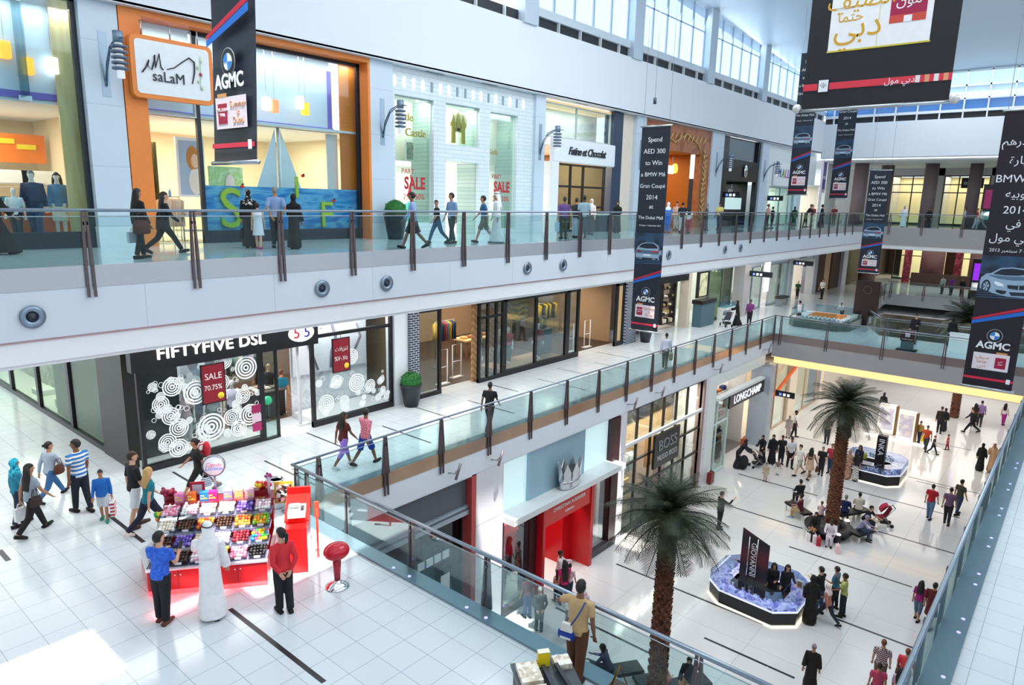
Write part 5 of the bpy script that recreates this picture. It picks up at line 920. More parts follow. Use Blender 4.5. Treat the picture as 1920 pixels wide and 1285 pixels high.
def banner(lab, x, y0, y1, z0, z1, lines, arabic=False, mat=None, curl=0):
    w = y0 - y1; H = z1 - z0; t = T('hanging_banner', lab, 'banner', (x, (y0 + y1) / 2, z0))
    R = []; N = 14
    vs = []; fs = []
    for th in (0, .012):
        for i in range(N + 1):
            for s in (-1, 1): vs.append((curl * sin(pi * i / N) * (1 if th == 0 else 1) + th, s * w / 2, H * i / N))
    m = 2 * (N + 1)
    for i in range(N):
        a = 2 * i; fs += [(a, a + 1, a + 3, a + 2), (m + a, m + a + 2, m + a + 3, m + a + 1), (a, a + 2, m + a + 2, m + a), (a + 1, m + a + 1, m + a + 3, a + 3)]
    fs += [(0, m, m + 1, 1), (m - 2, m - 1, 2 * m - 1, 2 * m - 2)]
    B().add(vs, fs).obj('cloth', mat or BAN, t)
    B().cyl((0, -w / 2 - .06, 0), (0, w / 2 + .06, 0), .035).obj('bottom_rod', STEEL, t); B().cyl((0, -w / 2 - .06, H), (0, w / 2 + .06, H), .035).obj('top_rod', STEEL, t)
    for s in (-1, 1): B().cyl((0, s * w * .45, H), (0, s * w * .45, 27.2 - z0 - (0 if x < 26 else .06 * max(0, x - 41) + .4)), .008, 5).obj('cable', STEEL, t)
    k = H / 7.9
    for s, dz, sz in lines: txt(s, t, (-.02, 0, H - dz * k), sz, WT, RB, .003)
    car(t, H - 4.75 * k, w * .9, not arabic); swoosh(t, H - 5.75 * k, w, .55 * k); roundel(t, 0, H - 6.32 * k, .16 * w)
    txt('AGMC', t, (-.02, 0, H - 6.62 * k), .23 * w, WT, RB, .003, name='brand', bold=.03); flat(t, rect(-w / 2, w / 2, H - 4.55 * k, H - 4.0 * k), M_noise(['1b2231', '2a4a68', '16202e'], 1.5, .5), .009, 'dusk_sky'); card(t, H - 7.1 * k, w * .72, .5 * k, arabic); footer(t, H - 7.62 * k, w)
    return t
EN = [('Spend', .5, .25), ('AED 300', .93, .25), ('to Win', 1.36, .25), ('a BMW M6', 1.79, .225), ('Gran Coupé', 2.22, .215), ('2014', 2.65, .25), ('at', 3.0, .23), ('The Dubai Mall', 3.42, .175), ('8 August - 7 September 2013', 3.72, .078)]
ARL = [(ar('درهم') + ' 300', .85, .3), (ar('سيارة'), 1.36, .3), ('BMW M6', 1.86, .3), (ar('كوبيه'), 2.28, .3), ('2014', 2.72, .3), (ar('في'), 3.1, .3), (ar('دبي مول'), 3.5, .3), ('2013 ' + ar('سبتمبر') + ' 7 - 8', 3.85, .13)]
banner('dark hanging banner in the middle with white lettering from Spend down to AGMC', 24, 13.92, 12.72, 9.87, 17.72, EN)
banner('dark Arabic hanging banner at the right edge with a pale blue car', 24, 2.5, 1.28, 9.75, 17.6, ARL, True, BAN2)
banner('slim dark banner hung furthest back, before the far left columns', 48, 11.5, 10.3, 10.85, 17.2, EN)
banner('left of the two high far banners, its top behind the huge black banner', 45, 15.4, 14.25, 15.6, 24.0, EN)
banner('right of the two high far banners, before the far corner', 51, 14.6, 13.45, 15.5, 23.4, EN)
banner('dark curling banner at the upper left with AGMC over the orange shop', 5.7, 11.25, 9.95, 15.34, 22.84, EN, False, None, .12)
# the huge black banner, upper right
x = 20; t = T('hanging_banner', 'huge black banner with a white Arabic card at the upper right', 'banner', (x, 4.98, 17.42)); w = 3.45
B().box(0, .02, -w / 2, w / 2, 0, 7.2).obj('cloth', M('14151c', 0.5), t); B().cyl((0, -w / 2 - .1, 0), (0, w / 2 + .1, 0), .05).obj('bottom_rod', STEEL, t)
for s in (-1, 1): B().ball((0, s * (w / 2 + .12), .06), .12, 12, 8).obj('finial', M('d8d4d4', 0.3, .4), t); B().cyl((0, s * w * .48, 7.2), (0, s * w * .48, 9.9), .012, 5).obj('cable', STEEL, t)
flat(t, rect(-1.2, 1.14, 1.45, 4.2), M('f4f4f6', 0.5), .012, 'card'); flat(t, rect(-.05, -.03, 1.45, 4.2), M('e8dca8', 0.5), .017, 'fold')
flat(t, rect(-1.22, 1.16, 1.42, 1.46), M('d8c84a', 0.5), .014, 'card_edge')
flat(t, rect(.2, 1.0, 1.95, 3.4), M('a8184a', 0.5), .017, 'square'); flat(t, rect(.2, 1.0, 1.95, 2.13), M('d04a3a', 0.5), .02, 'check_band'); flat(t, rect(.52, .7, 1.95, 2.1), WT, .024, 'check'); 
txt(ar('دبي'), t, (-.025, -.6, 2.68), .34, WT, RB, .003); txt(ar('مول'), t, (-.025, -.6, 2.45), .34, WT, RB, .003)
txt(ar('الصيف') , t, (-.02, .5, 2.62), .56, GLD, RB, .004); txt('..', t, (-.02, .98, 2.45), .4, GLD, RB, .004); txt(ar('حتما'), t, (-.02, .72, 2.24), .34, GLD, RB, .004); txt(ar('دبي'), t, (-.02, .52, 1.98), .78, GLD, RB, .004)
flat(t, rect(-w / 2, w / 2, .5, .67), M('e0384c', 0.5), .012, 'red_line'); flat(t, rect(-1.36, -1.06, .42, .78), M('14151c', .5), .016, 'logo_ground'); flat(t, rect(-1.33, -1.09, .45, .75), WT, .02, 'logo_tile')
for k in range(5): flat(t, [(-1.21 + .1 * cos(a), .56 + .12 * sin(a)) for a in (.5 + .5 * k, .62 + .5 * k)] + [(-1.21, .55)], M('14151c', .5), .024, 'logo_ray')
txt(ar('دبي مول'), t, (-.018, -.6, .585), .2, WT, RB, .003)
for k, c in enumerate(('f0e8e8', 'e8a07a', 'f0e8e8', 'e8a07a')): flat(t, rect(.95 + .2 * k, 1.05 + .2 * k, .5, .67), M(c, .5), .016, 'check')
# small pendant on a wire before the upper wall
t = T('pendant_sensor', 'small dark sensor hanging on a thin wire before the white upper wall', 'sensor', onx(1228, 190, 24)); B().cyl((0, 0, -.1), (0, 0, .12), .06).obj('body', M('3a4450', 0.4), t); B().cyl((0, 0, .1), (0, 0, 5.2), .008, 5).obj('wire', STEEL, t)
# ---------------------------------------------------------------- palms
TRK = M_noise(['3a2018', '6a3a28', '8a5a40', '2a1610'], 7, 0.8); FRD = M_noise(['141a14', '28301f', '3f4630', '1a2018'], 3, 0.5)
def frond_mesh(L, seed):
    rr = random.Random(seed); b = B(); pts = []
    for i in range(13):
        s = i / 12; pts.append(Vector((L * (s - .1 * s * s), 0, L * (.24 * s - .5 * s * s))))
    b.tube(pts, [.028 * (1 - i / 14) + .004 for i in range(13)], 5)
    for i in range(2, 41):
        s = i / 40; k = s * 12; j = min(11, int(k)); p = pts[j].lerp(pts[j + 1], k - j); d = (pts[j + 1] - pts[j]).normalized()
        ln = L * .30 * (sin(pi * min(1, s * .92 + .1)) ** .6) * rr.uniform(.85, 1.1)
        for sg in (-1, 1):
            v = (d * .75 + Vector((0, sg * 1.0, .28 - .5 * s))).normalized(); q = p + v * ln * .55; e = p + v * ln + Vector((0, 0, -.22 * ln)); sd = d * .012
            b.add([p - sd, p + sd, q + sd * 1.1, e, q - sd * 1.1], [(0, 1, 2, 4), (4, 2, 3)])
    return b.mesh('frond', FRD)
FM = [frond_mesh(2.15, s) for s in (1, 2, 3, 4)]
def palm(lab, x, y, z, h, r, nf, seed, s=1.0):
    rr = random.Random(seed); t = T('palm_tree', lab, 'palm', (x, y, z)); b = B(); n = 14; rows = max(2, int(h / .13)); R = []
    for i in range(rows * 2 + 1):
        zz = h * i / (rows * 2); k = r * (1.08 if i % 2 == 0 else .9) * (1.12 - .2 * zz / h); R.append([(k * cos(2 * pi * j / n), k * sin(2 * pi * j / n), zz) for j in range(n)])
    b.rings(R)
    for i in range(rows):
        for j in range(8):
            a = 2 * pi * (j + .5 * (i % 2)) / 8 + rr.uniform(-.1, .1); zz = h * i / rows; k = r * (1.1 - .2 * zz / h); ca, sa = cos(a), sin(a); tx, ty = -sa, ca; w_ = .11 * r / .24
            b.add([((k - .03) * ca + tx * w_, (k - .03) * sa + ty * w_, zz), ((k - .03) * ca - tx * w_, (k - .03) * sa - ty * w_, zz), ((k + .07) * ca - tx * w_ * .5, (k + .07) * sa - ty * w_ * .5, zz + .12), ((k + .07) * ca + tx * w_ * .5, (k + .07) * sa + ty * w_ * .5, zz + .12), ((k - .02) * ca, (k - .02) * sa, zz + .16)], [(0, 1, 2, 3), (3, 2, 4), (0, 3, 4), (1, 4, 2)])
    b.obj('trunk', TRK, t); B().ball((0, 0, h), (r * 1.1, r * 1.1, r * 1.5), 12, 8).obj('crown_heart', TRK, t)
    for k in range(nf):
        q = k / nf; f = bpy.data.objects.new('frond', FM[k % 4]); COL.objects.link(f); f.parent = t; f.location = (0, 0, h + .15 + .25 * (1 - q))
        f.rotation_euler = (rr.uniform(-.3, .3), -radians(80 - 118 * q ** .85) + rr.uniform(-.1, .1), k * 2.39996 + rr.uniform(-.2, .2)); sc_ = s * rr.uniform(.85, 1.1) * (.75 + .3 * min(1, q * 2)); f.scale = (sc_,) * 3
    return t
palm('nearer tall palm with a rough red-brown trunk in front of the crown shop', 16.4, 7.95, 0, 6.15, .22, 60, 11, .84)
palm('farther tall palm rising from the round black bench between the two lower kiosks', 32.4, 7.55, 0, 5.9, .24, 60, 12, .86)
palm('dark palm crown rising from below behind the bridge', 58, 6.2, 0, 6.9, .24, 60, 13, 1.1)
# ---------------------------------------------------------------- the sweet kiosk
KO = Vector((4.76, 13.1, L1)); KA = atan2(-1.75, 2.37)
KR = M('d01822', 0.25); KM = Matrix.Translation(KO) @ Matrix.Rotation(KA, 4, 'Z')
def kp(x, y, z): return KM @ Vector((x, y, z))
t = T('sweet_kiosk', 'red stepped sweet kiosk on the near level-one floor', 'kiosk', KO, KA)
b = B().prism([(0, 0, .1), (2.2, 0, .1), (2.2, 1.75, .1), (.1, 1.75, .1), (-.35, .9, .1)], (0, 0, .42)); b.obj('base', KR, t, bevel=.01)
for x in (.55, 1.1, 1.65): B().box(x - .005, x + .005, -.006, .002, .14, .5).obj('door_seam', M('8a0e16', 0.4), t)
for x in (.5, .6, 1.6, 1.7): B().ball((x, -.015, .42), .018, 8, 6).obj('door_knob', CHROME, t)
B().box(.0, 2.2, 0, 1.7, .02, .1).obj('plinth', M('ff4a50', 0.5, 0, 1.5), t)
B().box(-.02, 2.22, -.02, .04, .52, .56).obj('front_trim', M('e8e8ee', 0.3, .5), t)
TIER = [(.56, .04), (.72, .40), (.9, .76), (1.06, 1.12)]
for z, y in TIER: B().box(.0, 2.2, y, y + .38, z - .05, z).obj('tier_shelf', M('a8a4c8', 0.3, .3), t)
B().box(.0, 2.2, 1.5, 1.75, .5, 1.2).obj('back_panel', KR, t); B().box(.0, 2.25, 1.45, 1.9, 1.2, 1.24).obj('top_shelf', M('8a1a2a', 0.3), t)
B().prism([(-.36, .88, .5), (-.02, .02, .5), (-.02, 1.7, .5)], (0, 0, .06)).obj('side_shelf', M('cfd4d8', 0.3), t)
lamp('kiosk_glow', 'AREA', kp(1.1, -.12, .09), 14, (1, .15, .15), 2.0, .25, kp(1.1, -.12, 0))
cc = [('chocolate brown', ['3a2014', '5a3220', '2a140c']), ('orange and red', ['f07a2a', 'd83a2a', 'f6b04a']), ('yellow and green', ['f2d02a', '6ab02a', 'e8922a']), ('pale cream', ['f2ead8', 'e0d2b8', 'fdf8ee']), ('white and pink', ['f8f2f4', 'e8b8c8', 'fafafa']), ('dark red', ['8a1a2a', 'b83040', '5a1018']), ('mixed bright', ['f2d82a', '2a9ad8', 'e84a8a', 'f08a2a', '3ab84a']), ('pink', ['f09ab8', 'e8708a', 'f8c8d8']), ('liquorice black', ['1a1618', '2e2a2c', '0e0c0e']), ('violet', ['7a5ac8', '4a3a8a', 'a890e0'])]
TN = ['front', 'second', 'third', 'top']; OR = ['first', 'second', 'third', 'fourth', 'fifth', 'sixth']
seq = [[0, 0, 4, 2, 7, 8], [0, 9, 3, 4, 5, 6], [3, 0, 1, 0, 1, 2], [7, 4, 3, 3, 9, 4]]
AC = MG('fbfdff', 0.02, 'acrylic')
for i, (z, y) in enumerate(TIER):
    for j in range(6):
        nm, cl = cc[seq[i][j]]
        q = T('sweet_bin', 'clear bin of %s sweets, %s from left, %s tier of the sweet kiosk' % (nm, OR[j], TN[i]), 'sweet bin', kp(.19 + .365 * j, y + .19, z), KA)
        B().box(-.165, .165, -.17, .17, 0, .008).box(-.165, -.16, -.17, .17, 0, .17).box(.16, .165, -.17, .17, 0, .17).box(-.165, .165, -.17, -.165, 0, .12).box(-.165, .165, .165, .17, 0, .2).obj('tray', AC, q)
        rr = random.Random(i * 10 + j); bb = B()
        for u in range(5):
            for v in range(4): bb.c = rr.randrange(len(cl)); bb.ball((-.125 + .0625 * u, -.12 + .08 * v, .07 + .02 * rr.random() + .02 * v), rr.uniform(.036, .05), 6, 5)
        bb.obj('sweets', [M(c, 0.35) for c in cl], q)['kind'] = 'stuff'
        B().prism([(-.165, .06, .2), (.165, .06, .2), (.165, .16, .22), (-.165, .16, .22)], (0, 0, .006)).obj('lid', AC, q); B().box(-.06, .06, -.176, -.171, .03, .08).obj('price_label', WT, q)
# boxes, lollies and tins along the top shelf
tops = [('pink and lime sweet carton at the left of the kiosk top', 'f08ac0', .3), ('orange sweet carton on the kiosk top', 'f0722a', .55), ('blue sweet carton on the kiosk top', '2a8ad8', .8), ('magenta sweet carton on the kiosk top', 'd8248a', .97), ('lilac carton right of the sign pole on the kiosk top', 'a89ad8', 1.28), ('peach carton on the kiosk top', 'f2b08a', 1.5), ('pale pink carton near the right end of the kiosk top', 'f4c8d8', 1.72)]
for l, c, x in tops:
    q = T('sweet_carton', l, 'carton', kp(x, 1.6, 1.24), KA); B().box(-.09, .09, -.07, .07, 0, .2).obj('carton', M(c, 0.4), q, bevel=.006); B().box(-.07, .07, -.075, -.07, .05, .14).obj('print', M_voro([c, 'f8f4f0', 'f2d84a'], 20, .5), q)
def bouquet(x, y, z, l, cl, box, n=14, r=.15):
    q = T('lolly_bunch', l, 'sweets', kp(x, y, z), KA); B().box(-r * .8, r * .8, -.09, .09, 0, .12).obj('box', M(box, 0.4), q); rr = random.Random(int(x * 90)); bb = B()
    for k in range(n): bb.c = k % len(cl); bb.ball((rr.uniform(-r, r), rr.uniform(-.09, .09), .15 + rr.uniform(0, .14)), rr.uniform(.035, .055), 8, 6)
    bb.obj('lollies', [M(c, 0.35) for c in cl], q)['kind'] = 'stuff'
bouquet(1.95, 1.72, 1.24, 'bunch of red and yellow lollies in a dark red box on the kiosk top', ['f2d82a', 'e8503a', 'f28a5a', 'e02a3a'], '8a1020', 22, .2)
bouquet(-.05, 1.55, .75, 'column of green, yellow and blue wrapped sweets at the left end of the kiosk', ['3ab04a', 'f2d82a', '2a5ad8', 'f08a2a'], 'e8e4e0', 26, .12); bouquet(.1, 1.72, 1.24, 'crimson-wrapped sweets heap behind the left cartons on the kiosk top', ['b01a4a', '8a1434', 'd84a6a'], '7a1020', 14, .14)
q = T('kiosk_notice', 'grey-faced red framed notice on the kiosk top', 'notice', kp(.62, 1.82, 1.24), KA); B().box(-.15, .15, -.015, .015, 0, .34).obj('frame', M('c01a3a', 0.4), q); B().box(-.1, .1, -.02, -.015, .06, .28).obj('face', M('d4d6e0', 0.5), q)
q = T('round_sign', 'round white illuminated sign with pink and blue script on the kiosk pole', 'sign', kp(1.0, 1.75, 1.24), KA); B().cyl((0, 0, 0), (0, 0, .5), .025).obj('pole', M('a8a4c0', 0.3, .5), q)
B().cyl((0, -.05, .72), (0, .05, .72), .235, 30).obj('rim', M('a8aab0', 0.25, .7), q); B().cyl((0, -.06, .72), (0, .0, .72), .205, 30).obj('face', M('fdfdff', 0.4, 0, .12), q); txt('Candy', q, (0, -.065, .755), .13, M('f06a9a', 0.5, 0, .2), ext=.003, shear=.2); txt('Licious', q, (0, -.065, .67), .13, M('7a7ad8', 0.5, 0, .2), ext=.003, shear=.2)
q = T('sweet_jar', 'clear pink-topped lolly tube standing on the kiosk top', 'jar', kp(2.12, 1.6, 1.24), KA); B().lathe([(.03, 0), (.03, .3), (.06, .42)], n=12).obj('tube', M('d8c4e4', 0.2), q)
for k in range(7): B().ball((.06 * cos(k), .06 * sin(k), .45 + .02 * (k % 3)), .03, 8, 6).obj('lolly', M('a83a7a', 0.4), q)
q = T('collage_board', 'yellow-edged collage board at the right end of the kiosk top', 'board', kp(2.42, 1.7, 1.0), KA); B().box(-.2, .2, -.02, .02, 0, .5).obj('board', M('d8b83a', 0.5), q); B().box(-.16, .16, -.03, -.02, .04, .44).obj('collage', M_voro(['f2f0ec', '8a5a4a', '2a2a2a', 'd8a0a0', 'f6f4f0'], 16, .6), q)
q = T('steel_bin', 'shiny steel litter bin behind the kiosk by the railing', 'bin', onz(520, 950, L1)); B().lathe([(.17, 0), (.19, .02), (.19, .72), (.2, .74), (.17, .76), (.15, .7)], n=24).obj('drum', CHROME, q); B().lathe([(.09, .71), (.15, .71)], n=20).obj('insert', M('3a3e42', 0.4), q)
# purple glass sweet case on the right of the tiers
# red till counter
q = T('till_counter', 'tall red till counter at the right end of the sweet kiosk', 'counter', kp(2.55, .35, 0), KA); B().box(-.02, .42, 0, 1.2, 0, 1.0).obj('body', M('e01a1a', 0.25), q); B().prism([(-.05, .3, 1.0), (.45, .3, 1.0), (.45, 1.25, 1.22), (-.05, 1.25, 1.22)], (0, 0, .04)).obj('desk', M('f0241e', 0.3), q); B().box(-.05, .45, 1.2, 1.26, .9, 1.4).obj('screen_board', M('e01a1a', 0.3), q)
q = T('cash_register', 'white cash register on the red till counter', 'cash register', kp(2.76, .75, 1.14), KA); B().prism([(-.18, -.2, 0), (.18, -.2, 0), (.18, .2, .04), (-.18, .2, .04)], (0, 0, .1)).obj('body', M('f4f2f0', 0.4), q); B().box(-.15, .05, .0, .16, .14, .18).obj('screen', M('8a9094', 0.3), q); B().box(.08, .15, -.1, .05, .13, .17).obj('card_reader', M('3a3a3e', 0.4), q)
q = T('balloon_stick', 'thin red and white pole beside the till counter', 'pole', kp(3.15, .95, 0), KA); B().cyl((0, 0, 0), (0, 0, 1.15), .025, 10).obj('pole', M('e8402a', 0.4), q); B().box(-.05, .05, -.02, .02, .95, 1.3).obj('flag', M('f05a3a', 0.5), q)
q = T('bar_stool', 'red egg-seated bar stool with a chrome foot', 'stool', onz(633, 1100, L1)); B().ball((0, 0, .78), (.27, .24, .17), 22, 14).obj('seat', M('c8142e', 0.12), q); B().lathe([(.06, .15), (.075, .4), (.09, .62)], n=18).obj('column', M('b8283a', 0.2), q); B().lathe([(.24, 0), (.24, .015), (.15, .07), (.06, .13), (.05, .17)], n=26).obj('foot', CHROME, q)
# ---------------------------------------------------------------- lower kiosks
def ring_kiosk(lab, poly, inn, z, name, hb, hc, wl, cols, ebase, n_lab, grp, ax):
    cx = sum(p[0] for p in poly) / len(poly); cy = sum(p[1] for p in poly) / len(poly); t = T(name, lab, 'kiosk', (cx, cy, z)); n = len(poly)
    P = [(x - cx, y - cy) for x, y in poly]; Q = [(x * inn, y * inn) for x, y in P]
    def band(z0, z1, k0=1.0, ins=None):
        b = B(); I = ins or Q
        for i in range(n):
            j = (i + 1) % n; a, c, d, e = P[i], P[j], I[j], I[i]; a, c = (a[0] * k0, a[1] * k0), (c[0] * k0, c[1] * k0)
            b.prism([(*a, z0), (*c, z0), (*d, z0), (*e, z0)], (0, 0, z1 - z0))
        return b
    band(.0, .05, 1.03).obj('light_strip', M('fff2d0', 0.5, 0, ebase), t); band(.05, hb).obj('base', M('121114', 0.25), t); band(hb, hb + .04, 1.02).obj('trim', M('d8dae8', 0.3, 0, .6), t)
    for i in range(n):
        j = (i + 1) % n; m0, m1 = .97, inn + .02
        B().prism([(P[i][0] * m0, P[i][1] * m0, hb + .04), (P[j][0] * m0, P[j][1] * m0, hb + .04), (P[j][0] * m1, P[j][1] * m1, hb + .04), (P[i][0] * m1, P[i][1] * m1, hb + .04)], (0, 0, .05)).obj('display_bed', M_voro(cols, 9, .3, .25), t)
        a, c = Vector((*P[i], hb + .04)), Vector((*P[j], hb + .04)); B().beam(a + Vector((0, 0, (hc - hb) / 2)), c + Vector((0, 0, (hc - hb) / 2)), .01, hc - hb - .04).obj('glass_panel', MG('dfe6f6', 0.15), t)
    b = band(hc, hc + .02); b.obj('glass_top', MG('e4eaf8', 0.12), t)
    rr = random.Random(n_lab); its = {}
    for k in range(n_lab):
        i = rr.randrange(n); j = (i + 1) % n; s = rr.random(); e = rr.uniform(inn + .04, .94); x = (P[i][0] * (1 - s) + P[j][0] * s) * e; y = (P[i][1] * (1 - s) + P[j][1] * s) * e; c = rr.choice(cols[:3])
        p = Vector((cx + x, cy + y, z + hb + .09)); key = (c, k % 3)
        if key in its: dup(its[key], p, rr.random() * 6)
        else: its[key] = tag([B().ball((0, 0, .06), (.05, .05, .06), 8, 6), B().lathe([(.09, 0), (.09, .02), (.03, .05), (.03, .16), (.06, .18)], n=8), B().box(-.08, .08, -.06, .06, 0, .1)][k % 3].obj('trinket', M(c, .15, .3, .35), None, p), 'small glittering silver or lilac trinket in the glass cases of the %s' % grp, 'trinket', 'trinkets in the %s' % grp)
    return t, cx, cy
t, cx, cy = ring_kiosk('black jewellery kiosk glowing lilac-white on the ground floor, nearer the camera', [(23.75, 9.6), (23.25, 9.0), (23.15, 6.95), (23.75, 6.3), (25.3, 6.3), (25.9, 7.0), (25.9, 9.0), (25.2, 9.6)], .62, 0, 'jewellery_kiosk', .55, .98, 1, ['f4f6ff', 'c8c8f0', '9a9ad8', 'e8ecff', '5a6a9a', 'ffffff'], 2.2, 90, 'nearer jewellery kiosk', 0)
B().box(-.6, .6, -.85, .85, .4, .6).obj('seat_block', M('17141a', 0.7), t)
q = T('kiosk_banner', 'dark red double-sided board with white vertical name on the nearer jewellery kiosk', 'sign', (cx - .3, cy + .2, .6)); B().prism([(-.02, .5, .35), (-.02, -.55, .35), (-.02, -.55, 1.9), (-.02, .5, 2.3)], (.04, 0, 0)).obj('board', M_wave('5a1020', '17141a', .25, 'Z', .4, 0, 'BANDS', False), q)
for y in (.2, -.12): B().cyl((-.06, y, -.5), (-.06, y, 2.05), .02, 8).obj('pole', CHROME, q)
txt('GIOVANNI', q, (-.035, .03, 1.15), .28, WT, (pi / 2, pi / 2, -pi / 2), .003)
q = T('perfume_poster', 'small bright framed picture standing at the back of the nearer jewellery kiosk', 'picture', (cx + .2, cy - 1.4, 1.0)); B().box(-.02, .02, -.12, .12, 0, .3).obj('frame', M('e8e0d0', 0.4), q); B().box(-.025, -.02, -.08, .08, .04, .26).obj('picture', M('8a7a6a', 0.5), q)
t, cx, cy = ring_kiosk('black kiosk with white lit base on the ground floor behind the farther palm', [(40.6, 9.3), (40.1, 8.8), (40.1, 6.9), (40.7, 6.35), (42.6, 6.35), (43.2, 6.9), (43.2, 8.8), (42.6, 9.3)], .6, 0, 'jewellery_kiosk', .6, 1.0, 1, ['a8b4c8', '6a7a98', '2a3448', 'e0e6f4', '141820'], 1.8, 50, 'farther black kiosk', 0)
q = T('kiosk_banner', 'tall black sign tower with white vertical letters on the farther black kiosk', 'sign', (cx + .2, cy - .2, .0)); B().box(-.2, .2, -.24, .24, 0, 2.35).obj('tower', M('141216', 0.4), q); txt('INKA', q, (-.21, 0, 1.7), .42, WT, (pi / 2, pi / 2, -pi / 2), .004)
q = T('houseplant', 'yellow-green potted plant inside the farther black kiosk', 'plant', (cx - .1, cy + .6, .6)); B().ball((0, 0, .4), (.2, .2, .22), 10, 7).obj('foliage', M_noise(['c8c83a', '7a9a3a'], 12, .7), q); B().lathe([(.1, 0), (.13, .22)], n=12).obj('pot', BLACKM, q)
# white display kiosk on the bridge with an orange table
q = T('display_kiosk', 'white glass display kiosk with an orange top on the far level-one floor', 'kiosk', (48.6, 13.0, L1)); 
B().prism([(-1.4, 2.2, 0), (-2.4, 1.6, 0), (-2.4, -1.1, 0), (-1.6, -1.7, 0), (1.2, -1.7, 0), (1.9, -1.0, 0), (1.9, 1.6, 0), (1.2, 2.2, 0)], (0, 0, .55)).obj('base', M('5a6462', 0.3, .3), q); B().box(-1.9, 1.4, -1.3, 1.9, .55, .62).obj('counter_top', M('f4f6f6', 0.4), q); B().box(-1.0, .6, -.9, 1.1, .62, .72).obj('orange_table', M('f08a2a', 0.4), q)
for x0, y0, x1, y1 in ((-2.3, 1.5, -2.3, -1.0), (-1.5, -1.6, 1.1, -1.6), (1.8, -1, 1.8, 1.5), (-1.4, 2.1, 1.1, 2.1)): B().beam((x0, y0, .85), (x1, y1, .85), .012, .5).obj('glass_panel', MG('e0eef2', .12), q)
for k in range(10):
    e = B().lathe([(.06, 0), (.1, .06), (.04, .2)], n=8).obj('trinket', M('eef4f8', .2, .2), None, (46.7 + .05 * (k % 2), 14.2 - .28 * k, L1 + .62)); tag(e, 'small pale ornament on the counter of the far display kiosk', 'trinket', 'ornaments on the far display kiosk')
q = T('kiosk_sign', 'dark brown upright sign board with a ring logo behind the far display kiosk', 'sign', (50.4, 11.3, L1)); B().box(-.05, .05, -.75, .75, .7, 3.0).obj('board', M('3a2420', 0.5), q); B().box(-.08, .08, -.2, .2, 0, .7).obj('stand', M('2a1a18', .5), q); B().tube([(-.07, .25 * cos(a), 2.4 + .25 * sin(a)) for a in [2 * pi * i / 16 for i in range(17)]], .015, 6).obj('ring', M('8a7068', 0.4), q)
p = onz(1698, 658, L1)
q = T('lectern', 'maroon lectern with a white emblem at the far bridge railing', 'lectern', (p.x + .2, p.y, L1)); B().box(-.2, .2, -.35, .35, .55, 1.15).obj('front_panel', M('4a1a28', 0.4), q); B().box(-.215, -.2, -.12, .12, .78, 1.0).obj('emblem', M('e8dce0', .5), q); B().box(-.215, -.2, -.28, .28, 1.04, 1.09).box(-.215, -.2, -.28, .28, .62, .67).obj('text_lines', M('c8a8b0', .5), q); B().box(-.15, .15, -.3, .3, .06, .55).obj('stand', M_check('8a94a0', '4a5460', 14), q); B().box(-.3, .3, -.5, .5, 0, .06).obj('foot', BLACKM, q)
# bits on the bridge by the right banner
p = onz(1805, 660, L1); q = T('white_desk', 'white info desk beside the right banner on the bridge', 'desk', (p.x, p.y, L1)); B().box(-.3, .3, -.7, .7, 0, .95).obj('body', M('f6f8f8', 0.4), q); B().box(-.32, .32, -.75, .75, .95, 1.0).obj('top', M('dfeef0', .3), q)
# near stone-coloured stall
p = onz(1030, 1282, L1 + .84)
q = T('display_stall', 'low dark stall with cream stone displays at the bottom edge by the railing', 'stall', (p.x, p.y, L1), KA); B().box(-.42, .42, -.6, .5, 0, .8).obj('body', M('3a302c', 0.5), q); B().box(-.46, .46, -.64, .54, .8, .84).obj('top', M('4a5258', .3), q)
for k, (x, y, sx, sy) in enumerate(((-.25, .2, .16, .22), (-.25, -.35, .17, .25), (.3, .36, .13, .12))): B().box(x - sx, x + sx, y - sy, y + sy, .84, .93).obj('stone_tray', M_voro(['f4ecdc', 'e0d4c0', 'faf6ec', 'cfc2ac'], 14, .5), q)
def sp(x, y, z): return Matrix.Translation((p.x, p.y, L1)) @ Matrix.Rotation(KA, 4, 'Z') @ Vector((x, y, z))
e = T('gift_bag', 'yellow paper bag standing on the stall at the bottom edge', 'bag', sp(.02, .4, .84), KA); B().box(-.09, .09, -.05, .05, 0, .24).obj('bag', M('f2d41a', 0.5), e, bevel=.01); B().box(-.09, .09, -.05, .05, .24, .25).obj('rim', M('f8f0d8', .5), e)
for k in range(2): tag(B().beam(sp(-.02 + .2 * k, .28, .92), sp(.02 + .26 * k, -.55, .92), .06, .06).obj('display_bar', M('2a2c38', 0.3)), ['left dark bar lying across the stall at the bottom edge', 'right dark bar lying across the stall at the bottom edge'][k], 'bar')
tp_ = onz(1160, 1290, L1 + .75); e = T('triangle_stand', 'gilt triangular stand at the bottom edge right of the man in beige', 'stand', tp_, KA); B().tube([(-.14, 0, 0), (0, 0, .36), (.14, 0, 0), (-.14, 0, 0)], .02, 8).obj('frame', M('a8803a', 0.3, .8), e)
e = B().box(-.15, .15, -.15, .15, 0, .75).obj('stand_plinth', M('3a302c', .5), None, (tp_.x, tp_.y, L1)); tag(e, 'dark plinth under the gilt triangular stand', 'plinth')
